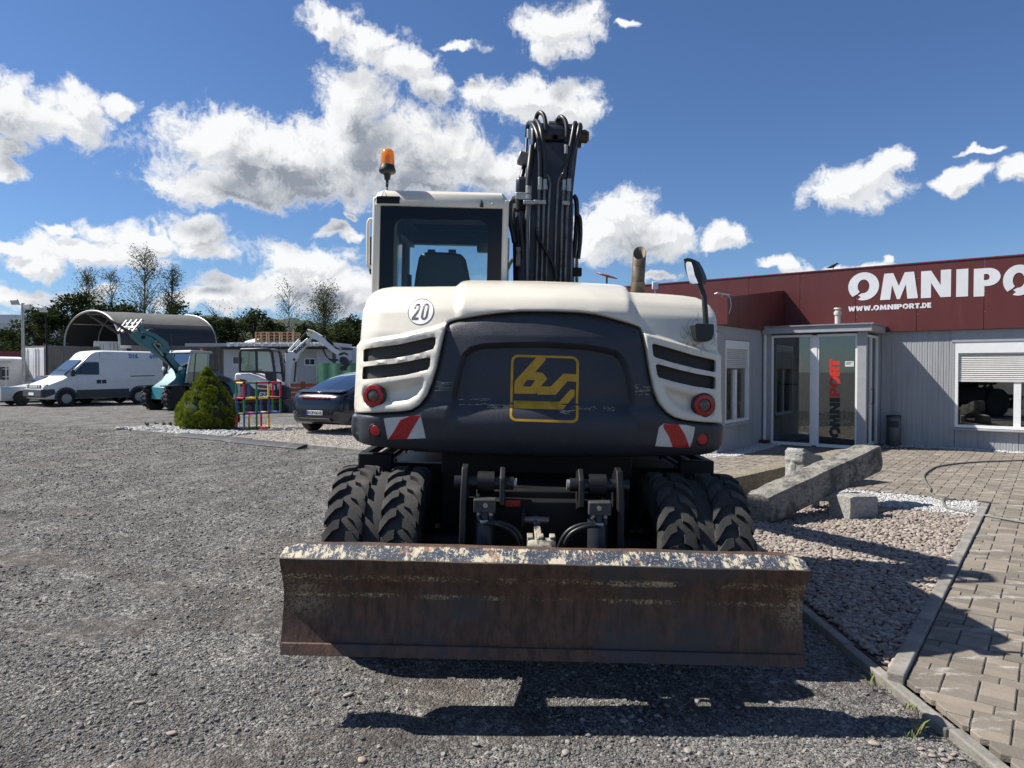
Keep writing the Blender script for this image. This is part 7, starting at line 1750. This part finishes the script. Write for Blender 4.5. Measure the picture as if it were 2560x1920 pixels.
# ---- arched tent on the containers
M_TENT = mat('tent_grey_green', (.105,.108,.095), .7, var=.1, vscale=1.5, col2=(.075,.08,.075), c2scale=1.2); M_TENTD = mat('tent_dark_band', (.022,.025,.032), .6, var=.1); M_TIN = mat('tent_inside', (.020,.020,.021), .8)
fL, fR_ = at(162, 862, 41.5), at(299, 858, 38.2); zb = 2.98
ax1 = Vector((fR_.x-fL.x, fR_.y-fL.y, 0)); span = ax1.length; ax1.normalize()
bk_ = at(541, 860, 41.3); dl = Vector((bk_.x-fR_.x, bk_.y-fR_.y, 0)); LEN = dl.length; dl.normalize(); rise = at(230, 777, 39.8).z-zb
tent = thing('arched_tent', 'arched grey green storage tent with dark lower band standing on containers', 'tent', (fL.x, fL.y, zb))
def tp(s_, a_, sc_=1.0):         # s along the tent, a = 0..180 arch angle
    a_ = R(a_); x = span/2-span/2*math.cos(a_)*sc_; z = rise*(math.sin(a_)**.82)*sc_; return ax1*x+dl*(s_*LEN)+Vector((0,0,z))
NA = 24
def tsheet(a0, a1, m, nm, sc_, n=NA, flip=False, s0=0., s1=1., seg=6):
    vs_ = []; fs_ = []
    for i in range(seg+1):
        sag = 0.0
        for j in range(n+1):
            f_ = i/seg; p = tp(s0+(s1-s0)*f_, a0+(a1-a0)*j/n, sc_-(.010 if i % 2 else 0)); vs_.append(p)
    for i in range(seg):
        for j in range(n): fs_.append((i*(n+1)+j, i*(n+1)+j+1, (i+1)*(n+1)+j+1, (i+1)*(n+1)+j))
    o = MB().add(vs_, fs_).build(nm, m, tent, smooth=60); return o
tsheet(34, 146, M_TENT, 'roof_sheet', 1.0, 18); tsheet(0, 34, M_TENTD, 'lower_band', 1.0, 8); tsheet(146, 180, M_TENTD, 'lower_band', 1.0, 8); tsheet(0, 180, M_TIN, 'inner_sheet', .975)
vs_ = [tp(.98, 180*j/NA, .97) for j in range(NA+1)]; MB().add(vs_, [tuple(range(NA+1))]).build('end_wall', M_TIN, tent)
for s_ in (0.0, .33, .66, 1.0): MB().tube([tp(s_, 180*j/NA, 1.0 if s_ in (0,1.) else .965) for j in range(NA+1)], .06 if s_ == 0 else .035, 6).build('hoop', M_LGREY if s_ == 0 else M_ZINC, tent, smooth=60)
for a_ in (40, 75, 105, 140): MB().tube([tp(0.02,a_,.96), tp(.97,a_,.96)], .025, 6).build('purlin', M_ZINC, tent)
MB().add([tp(0,180,1)+Vector((0,0,.0)), tp(1,180,1), tp(1,180,1)-Vector((0,0,.16)), tp(0,180,1)-Vector((0,0,.16))], [(0,1,2,3)]).build('base_rail', M_SHUT, tent)
# ---- site hut with corrugated roof, windows, door
h0 = at(560, 1000, 37.2); h1 = at(838, 1000, 36.4); hd_ = Vector((h1.x-h0.x, h1.y-h0.y, 0)); HL = hd_.length; ha = math.atan2(hd_.y, hd_.x)
hut = thing('site_hut', 'white site cabin with corrugated roof edge, small windows and grey door', 'hut', (h0.x, h0.y, 0), ha)
M_HUT = mat('hut_white', (.60,.60,.60), .55, var=.05)
MB().bx(0,HL,0,2.5,.12,2.72).build('wall', M_HUT, hut)
MB().bx(-1.6,HL*.40,-.9,.6,2.86,3.02).build('roof_edge', M_LGREY, hut)
corrug((HL*.12,-.95,0),(HL+.06,-.95,0),2.86,2.98,M_HUT,'roof_end',hut,(0,0,0),.42,.10)
q = MB(); k = 15; x0, x1 = HL*.12, HL+.08
for i in range(k):
    a0 = x0+(x1-x0)*i/k; st_ = (x1-x0)/k; MB().prism([(a0,-1.0,3.05),(a0+st_*.12,-1.0,2.84),(a0+st_*.62,-1.0,2.84),(a0+st_*.76,-1.0,3.05)], (0,3.5,0)).build('roof_rib', M_WHITE, hut)
MB().bx(x0-.4,x1,-.92,2.4,2.74,2.83).build('roof_deck', M_DARK, hut)
def hz(px_, py_): # pixel -> local hut (x,z)
    d_ = Vector(((px_-1280)/F, 1, -(py_-960)/F)); d_.rotate(Matrix.Rotation(-PITCH,3,'X')); n_ = Vector((-hd_.y, hd_.x, 0)).normalized(); k_ = (Vector((h0.x,h0.y,0))-Vector((0,0,HC))).dot(n_)/d_.dot(n_); p = Vector((0,0,HC))+d_*k_; return (p-Vector((h0.x,h0.y,0))).dot(hd_.normalized()), p.z
for (xa, ya, xb, yb) in ((584,893,612,909),(700,896,718,909),(764,898,787,911)):
    xa, za = hz(xa, yb); xb, zb_ = hz(xb, ya); w_ = MB().bx(xa-.05,xb+.05,-.04,.0,za-.05,zb_+.05).build('window', M_WHITE, hut)
    xm_ = (xa+xb)/2; MB().bx(xa,xm_-.02,-.05,-.03,za,zb_).build('pane', M_GLD, w_); MB().bx(xm_+.02,xb,-.05,-.03,za,zb_).build('pane', M_GLD, w_)
xa, za = hz(742, 945); xb, zb_ = hz(790, 880); MB().bx(xa,xb,-.03,0,.15,zb_).build('door', M_LGREY, hut, bevel=.01); MB().bx(HL-.12,HL+.02,-.05,.1,.1,2.72).build('corner_post', M_CONT, hut)
tb = at(655, 823+6, 36.8); 
# stacked pallets on the hut roof
M_PAL = mat('pallet_wood', (.36,.24,.15), .85, var=.25, vscale=4, bump=.003, col2=(.22,.15,.10), c2scale=5)
def pallet(par, z, dx=0):
    for i in range(5): MB().bx(-.4+i*.175,-.3+i*.175,0,1.2,z+.122,z+.144).build('top_board', M_PAL, par)
    for y in (0,.53,1.06):
        for x in (-.4,-.05,.30): MB().bx(x,x+.10,y,y+.14,z+.022,z+.10).build('block', M_PAL, par)
        MB().bx(-.4,.4,y,y+.14,z+.10,z+.122).build('stringer', M_PAL, par)
    for x in (-.4,-.05,.30): MB().bx(x,x+.1,0,1.2,z,z+.022).build('bottom_board', M_PAL, par)
pa = at(640, 860, 37.6); pb_ = at(737, 860, 37.6); nst = 2
for s_ in range(3):
    f_ = (s_+.5)/3; bx_ = pa.x+(pb_.x-pa.x)*f_
    for k in range(4):
        c_ = thing('wooden_pallet', ('bottom','second','third','topmost')[k]+' wooden pallet of a stack on the hut roof', 'pallet', (bx_, 37.4, 3.06+k*.152), R(1.5*((k*7+s_*3) % 3-1)), 'pallets stacked on the hut roof'); pallet(c_, 0)
        c_.scale = ((pb_.x-pa.x)/3/.84, 1, 1.0)
MB_ = MB().prism([(0,0,0),(.75,.1,.05),(.85,.3,.16),(.5,.4,.26),(.1,.2,.12)], (0,.5,.02)).build('tarpaulin', M_CWH, None, bevel=.04); tpn = at(600, 852, 37.0); MB_.location = (tpn.x, 37.3, 3.055); tag(MB_, 'crumpled white tarpaulin lying on the hut roof', 'tarpaulin')
# white containers to the right of the hut, fence screen, orange barriers
w0 = at(800, 1000, 39.5); container('shipping_container', 'white container with smooth wall beside the hut', (w0.x, 39.5), R(-3), 2.0, 2.4, 2.9, M_CWH, M_CWH, False)
w1 = at(838, 1000, 41.5); container('shipping_container', 'white corrugated container beyond the green screen', (w1.x, 41.5), R(-2), 6.06, 2.44, 3.0, M_CWH, M_CWH, False)
M_GRN = mat('green_screen', (.03,.13,.08), .75, var=.15, vscale=3)
s0, s1 = at(792, 1000, 35.2), at(960, 1000, 33.5); sd_ = (s1-s0); sd_.z = 0; SL = sd_.length
scn = thing('fence_screen', 'green mesh privacy screen on posts behind the mini excavator', 'fence', (s0.x, s0.y, 0), math.atan2(sd_.y, sd_.x))
vs_ = []; n_ = 24
for i in range(n_+1):
    for z in (.1, 1.0, 1.98): vs_.append((SL*i/n_, .05*math.sin(i*1.3+z), z))
MB().add(vs_, [(i*3+j, (i+1)*3+j, (i+1)*3+j+1, i*3+j+1) for i in range(n_) for j in range(2)]).build('screen', M_GRN, scn, smooth=180)
for i in range(4): MB().tube([(SL*i/3,.05,0),(SL*i/3,.05,2.02)], .03, 6).build('post', M_ZINC, scn)
M_ORG = mat('orange_barrier', (.34,.085,.02), .6, var=.2)
o0 = at(700, 1000, 34.0)
for i in range(3):
    b_ = thing('barrier', 'orange slatted barrier behind the mini excavator', 'barrier', (o0.x+i*1.15, 34.0-.15*i, 0), R(-6), 'orange barriers by the hut')
    for z in (.15,.38,.61,.84): MB().bx(0,1.1,0,.06,z,z+.17).build('slat', M_ORG, b_)
    for x in (.0,1.04): MB().bx(x,x+.06,-.02,.08,0,1.1).build('post', M_ORG, b_)
# ---- left edge: low shed with red eaves, far halls, lamp posts
sA = at(-40, 1000, 40.5); shed = thing('shed', 'low grey shed with red roof edge behind the caravan', 'shed', (sA.x-4, 40.5, 0), R(-2))
MB().bx(0,7.2,0,5,0,2.45).build('wall', M_CONT, shed); MB().bx(-.1,7.3,-.15,5.1,2.45,2.72).build('eaves', mat('eaves_red',(.20,.02,.025),.5), shed)
hA = at(-120, 1000, 150); hall = thing('factory_hall', 'pale grey industrial hall far beyond the yard', 'building', (hA.x-40, 150, 0), 0)
MB().bx(0,78,0,40,0,11.5).build('wall', mat('hall_grey',(.42,.44,.46),.6,var=.05,vscale=.3), hall); MB().bx(-.4,78.4,-.4,40,11.5,13.3).build('roof_edge', mat('hall_light',(.52,.54,.55),.6), hall)
for i in range(11): MB().bx(4+i*6.6,8+i*6.6,-.1,0,3,6.2).build('window', M_GLD, hall)
MB().bx(0,78,-8,-.2,0,5.5).build('annexe', mat('annexe_grey',(.24,.25,.26),.7,var=.1,vscale=.4), hall)
def lampost(px_, D, ht, label, seed):
    p = at(px_, 1000, D); l_ = thing('lamp_post', label, 'lamp post', (p.x, D, 0)); MB().tube([(0,0,0),(0,0,ht)], [.085,.07], 10).build('pole', M_ZINC, l_, smooth=60)
    MB().tube([(-.3,0,ht-.05),(.35,0,ht-.1)], .03, 6).build('crossarm', M_ZINC, l_)
    for x, z, a_ in ((-.35,ht+.05,.5),(.3,ht-.2,-.3)): MB().box((x,-.08,z), (.34,.16,.26), Matrix.Rotation(a_,3,'X')).build('floodlight', M_LGREY, l_, bevel=.02)
lampost(60, 36.2, 5.05, 'steel pole with two floodlights beside the white container doors', 0)
p = at(118, 1000, 36.6); l_ = thing('lamp_post', 'thin dark pole with one small floodlight and sagging cable', 'lamp post', (p.x, 36.6, 0)); MB().tube([(0,0,0),(0,0,4.6)], .04, 8).build('pole', M_FRAME, l_); MB().box((-.12,-.05,4.75), (.30,.15,.26)).build('floodlight', M_SHUT, l_, bevel=.02)
MB().tube(spline([(0,0,4.1),(.25,0,3.5),(.6,0,3.1),(1.1,0,2.98)]), .012, 5).build('cable', M_BLACK, l_)

# ------------------------------------------------------------------ vegetation
def leaf_mat(name, c1, c2, tr=.35):
    m = bpy.data.materials.new(name); m.use_nodes = True; nt = m.node_tree; nt.nodes.clear(); t = NT(nt)
    ri = t.n('ShaderNodeNewGeometry').outputs['Random Per Island']; c = t.mix(ri, c1, c2)
    d_ = t.n('ShaderNodeBsdfDiffuse', {'Color': c}); tl = t.n('ShaderNodeBsdfTranslucent', {'Color': c}); mx_ = t.n('ShaderNodeMixShader', {0: tr, 1: d_.outputs[0], 2: tl.outputs[0]})
    t.n('ShaderNodeOutputMaterial', {'Surface': mx_.outputs[0]}); return m
M_LF1 = leaf_mat('leaf_dark', (.016,.026,.012), (.040,.058,.022), .25); M_LF2 = leaf_mat('leaf_mid', (.024,.036,.014), (.058,.076,.028), .25); M_LF3 = leaf_mat('leaf_grey', (.050,.060,.030), (.115,.125,.060), .45)
M_BARK = mat('bark_dark', (.045,.038,.032), .9, var=.2); M_BIRCH = mat('birch_bark', (.26,.25,.23), .8, var=.2, col2=(.05,.05,.05), c2scale=4, c2=(.52,.6))
def leaves(q, c, r, n, s_, rr, droop=0.0, flat=1.0):
    for _ in range(n):
        u_ = Vector((rr.gauss(0,1), rr.gauss(0,1), rr.gauss(0,1)*flat)); u_ = u_/(u_.length+1e-6)*r*(rr.random()**.45)
        p = c+u_; p.z -= droop*rr.random()
        a = Vector((rr.uniform(-1,1), rr.uniform(-1,1), rr.uniform(-.6,.6))).normalized()*s_*rr.uniform(.6,1.3); b = a.cross(Vector((rr.uniform(-1,1), rr.uniform(-1,1), rr.uniform(-1,1)))).normalized()*s_*.5
        q.add([p-a*.5, p+b*.5, p+a*.6, p-b*.5], [(0,1,2,3)])
def tree(name, label, px_, D, top_py, kind, seed, wf=.3, group=None, base_z=0.0, dens=1.0):
    rr = random.Random(seed); p = at(px_, top_py, D); H_ = p.z-base_z
    t_ = thing(name, label, 'tree', (p.x, D, base_z), 0, group); tr = MB(); cw = MB()
    W_ = H_*wf
    if kind == 'birch':
        path = [Vector((rr.uniform(-.02,.02)*H_*f_, 0, H_*f_)) for f_ in (0,.2,.4,.6,.8,1.0)]; tr.tube(path, [H_*.012*(1-f_)+.012 for f_ in (0,.2,.4,.6,.8,1.0)], 6)
        for i in range(int(46*dens)):
            f_ = .28+.70*rr.random(); b0 = Vector((0,0,H_*f_)); a = rr.uniform(0,6.28); L_ = W_*(1.25-f_)*rr.uniform(.6,1.5)+.25
            tip = b0+Vector((math.cos(a)*L_*.6, math.sin(a)*L_*.6, L_*rr.uniform(.5,1.0))); mid = (b0+tip)/2+Vector((0,0,.08*L_))
            tr.tube([b0, mid, tip], [.035,.022,.010], 4, cap=False)
            for k in range(4): leaves(cw, b0+(tip-b0)*(.35+.25*k), W_*.15+.10, int(10*dens), .145, rr, droop=W_*.30)
    elif kind == 'bare':
        def br(p0, d_, L_, r_, lv):
            p1 = p0+d_*L_*.5+Vector((rr.uniform(-.1,.1),rr.uniform(-.1,.1),.05))*L_; p2 = p0+d_*L_; tr.tube([p0,p1,p2], [r_,r_*.8,r_*.55], 5, cap=False)
            if lv > 0:
                for _ in range(4): br(p0+(p2-p0)*rr.uniform(.45,1), (d_+Vector((rr.uniform(-.8,.8),rr.uniform(-.8,.8),rr.uniform(-.05,.6)))).normalized(), L_*rr.uniform(.5,.75), r_*.5, lv-1)
            else: leaves(cw, p2, .5, 3, .15, rr)
        for k in range(3): br(Vector((rr.uniform(-.3,.3),0,0)), Vector((rr.uniform(-.25,.25),rr.uniform(-.2,.2),1)).normalized(), H_*.5, .10, 3)
    else:
        tr.tube([(0,0,0),(.05*H_*rr.uniform(-1,1),0,H_*.4),(0,0,H_*.8)], [H_*.02,H_*.014,H_*.005], 7)
        for i in range(int(58*dens)):
            f_ = .12+.86*rr.random()**.8; wz = math.sin(math.pi*min(1,.18+f_*.80))**.7; a = rr.uniform(0,6.28); rad = W_*wz*math.sqrt(rr.random())
            c_ = Vector((math.cos(a)*rad, math.sin(a)*rad, H_*f_)); cr_s = W_*rr.uniform(.14,.30)
            if i % 3 == 0: tr.tube([(0,0,H_*f_*.7), (c_+Vector((0,0,H_*f_*.85)))/2, c_], [.06,.04,.015], 4, cap=False)
            leaves(cw, c_, cr_s, int(64*dens), .26, rr, flat=.75)
    tr.build('trunk', M_BIRCH if kind == 'birch' else M_BARK, t_, smooth=60, fix=False); m_ = {'birch': M_LF3, 'bare': M_LF3, 'dark': M_LF1, 'mid': M_LF2}[kind]
    cw.build('crown', m_, t_, fix=False); return t_
k_ = 2560/2212
tree('birch_tree', 'tall slender birch above the tent, broadest of the thin ones', 312*k_, 58, 545*k_, 'birch', 1, .24, 'birches behind the yard', dens=1.5)
tree('birch_tree', 'narrow birch standing right beside the tall broad one', 370*k_, 58, 566*k_, 'birch', 2, .16, 'birches behind the yard', dens=1.3)
tree('birch_tree', 'sparse birch rising from the dark thicket left of the tent', 240*k_, 60, 590*k_, 'birch', 3, .20, 'birches behind the yard')
tree('birch_tree', 'bushy birch rising behind the lamp poles', 188*k_, 60, 592*k_, 'birch', 4, .26, 'birches behind the yard', dens=1.3)
tree('birch_tree', 'weeping birch with thin bare twigs above the pallets', 622*k_, 62, 618*k_, 'birch', 5, .26, 'birches behind the yard', dens=.75)
tree('birch_tree', 'leafy birch with round crown behind the mini excavator arm', 700*k_, 60, 622*k_, 'birch', 6, .32, 'birches behind the yard', dens=1.7)
tree('bare_tree', 'leafless tree with forked branches behind the lamp poles', 120*k_, 55, 655*k_, 'bare', 7)
tree('bare_tree', 'bare shrubby tree right behind the tent end', 500*k_, 56, 668*k_, 'bare', 8)
dk_ = [(85,668,.42,'dark round tree left of the floodlight pole'),(160,640,.40,'dark bushy tree behind the thin dark pole'),(205,636,.42,'dense dark tree behind the front of the tent'),(270,660,.45,'dark tree crown showing over the tent ridge'),(392,655,.40,'dark tree behind the tent below the narrow birch'),(468,690,.5,'low dark tree at the back end of the tent'),(548,672,.42,'dark spreading tree left of the pallets'),(590,700,.5,'low dark bush tree behind the pallets'),(655,705,.5,'dark thicket tree behind the weeping birch'),(725,700,.5,'dark tree under the leafy birch'),(770,690,.5,'dark tree right beside the cream bonnet'),(20,715,.5,'low dark tree in front of the far hall'),(430,700,.5,'dark tree between tent and bare shrub')]
for i, (x, y, w_, la) in enumerate(dk_): tree('broadleaf_tree', la, x*k_, 50+2.5*(i % 4), y*k_, 'dark' if i % 3 else 'mid', 20+i, w_, 'dark trees behind the yard')
# wooded ridge on the horizon
vs_ = []; fs_ = []; nx_ = 240; ny_ = 12
for j in range(ny_):
    for i in range(nx_):
        x = -420+640*i/(nx_-1); y = 170+150*j/(ny_-1); f_ = j/(ny_-1)
        h = 22*math.sin(f_*math.pi/2)+6*mnoise.noise(Vector((x*.012, 3, 0)))*f_+2.6*mnoise.noise(Vector((x*.09, y*.09, 2)))+1.4*mnoise.noise(Vector((x*.27, y*.27, 5)))
        vs_.append((x, y, h*(1 if j else 0)-.5))
for j in range(ny_-1):
    for i in range(nx_-1): fs_.append((j*nx_+i, j*nx_+i+1, (j+1)*nx_+i+1, (j+1)*nx_+i))
struct(MB().add(vs_, fs_).build('wooded_hill', mat('far_wood',(.028,.045,.022),.95,var=.5,vscale=.25,bump=1.2,bscale=.6), smooth=180, fix=False))
# nearer thicket closing the gap under the trees
rr = random.Random(77); q = MB()
for i in range(430):
    x = rr.uniform(-47,-9) if i < 260 else rr.uniform(-9,16); c_ = Vector((x, rr.uniform(52,66), rr.uniform(.3,3.6)+1.2*mnoise.noise(Vector((x*.3,0,0))))); leaves(q, c_, rr.uniform(.8,1.5), 52, .30, rr, flat=.8)
o = q.build('hedge_thicket', M_LF1, fix=False); tag(o, 'dark undergrowth thicket along the back of the yard', None, kind='stuff')
# ---- dwarf conifer
cf = thing('dwarf_conifer', 'dense cone-shaped dwarf conifer among white cobbles', 'conifer', (CON.x, CON.y+.55, 0))
rr = random.Random(9); core = MB(); HC_, RC = 1.70, .80
def crad(f_): return RC*(min(1, (1-f_)*1.42)**.92)*(.80+.20*min(1, f_/.12)) if f_ < 1 else .02
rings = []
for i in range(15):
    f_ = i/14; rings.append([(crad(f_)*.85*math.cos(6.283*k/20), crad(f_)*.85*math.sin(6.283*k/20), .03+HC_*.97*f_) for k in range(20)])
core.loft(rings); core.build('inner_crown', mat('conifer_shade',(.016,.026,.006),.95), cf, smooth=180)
q = MB(); M_CNF = leaf_mat('conifer_green', (.085,.115,.014), (.31,.36,.042), .2)
for i in range(340):
    f_ = rr.random()**1.25*.99; a = rr.uniform(0,6.283); r0 = crad(f_); lr = rr.uniform(.075,.14)*(1-.40*f_); c_ = Vector((math.cos(a)*(r0-lr*.55), math.sin(a)*(r0-lr*.55), .06+HC_*.96*f_))
    out = Vector((math.cos(a), math.sin(a), .35)).normalized()
    for _ in range(120):
        d_ = Vector((rr.gauss(0,1), rr.gauss(0,1), rr.gauss(0,1))).normalized()
        if d_.dot(out) < -.25: d_ = -d_
        p = c_+d_*lr*rr.uniform(.72,1.0); s_ = d_.orthogonal().normalized(); s_ = (s_*math.cos(rr.uniform(0,6))+d_.cross(s_)*math.sin(rr.uniform(0,6))); L_ = rr.uniform(.022,.042); w_ = .010
        q.add([p-s_*w_, p+s_*w_, p+d_*L_+Vector((0,0,L_*.25))], [(0,1,2)])
q.build('foliage', M_CNF, cf, fix=False)
MB().tube([(0,0,0),(0,0,.3)], .05, 8).build('trunk', M_BARK, cf)
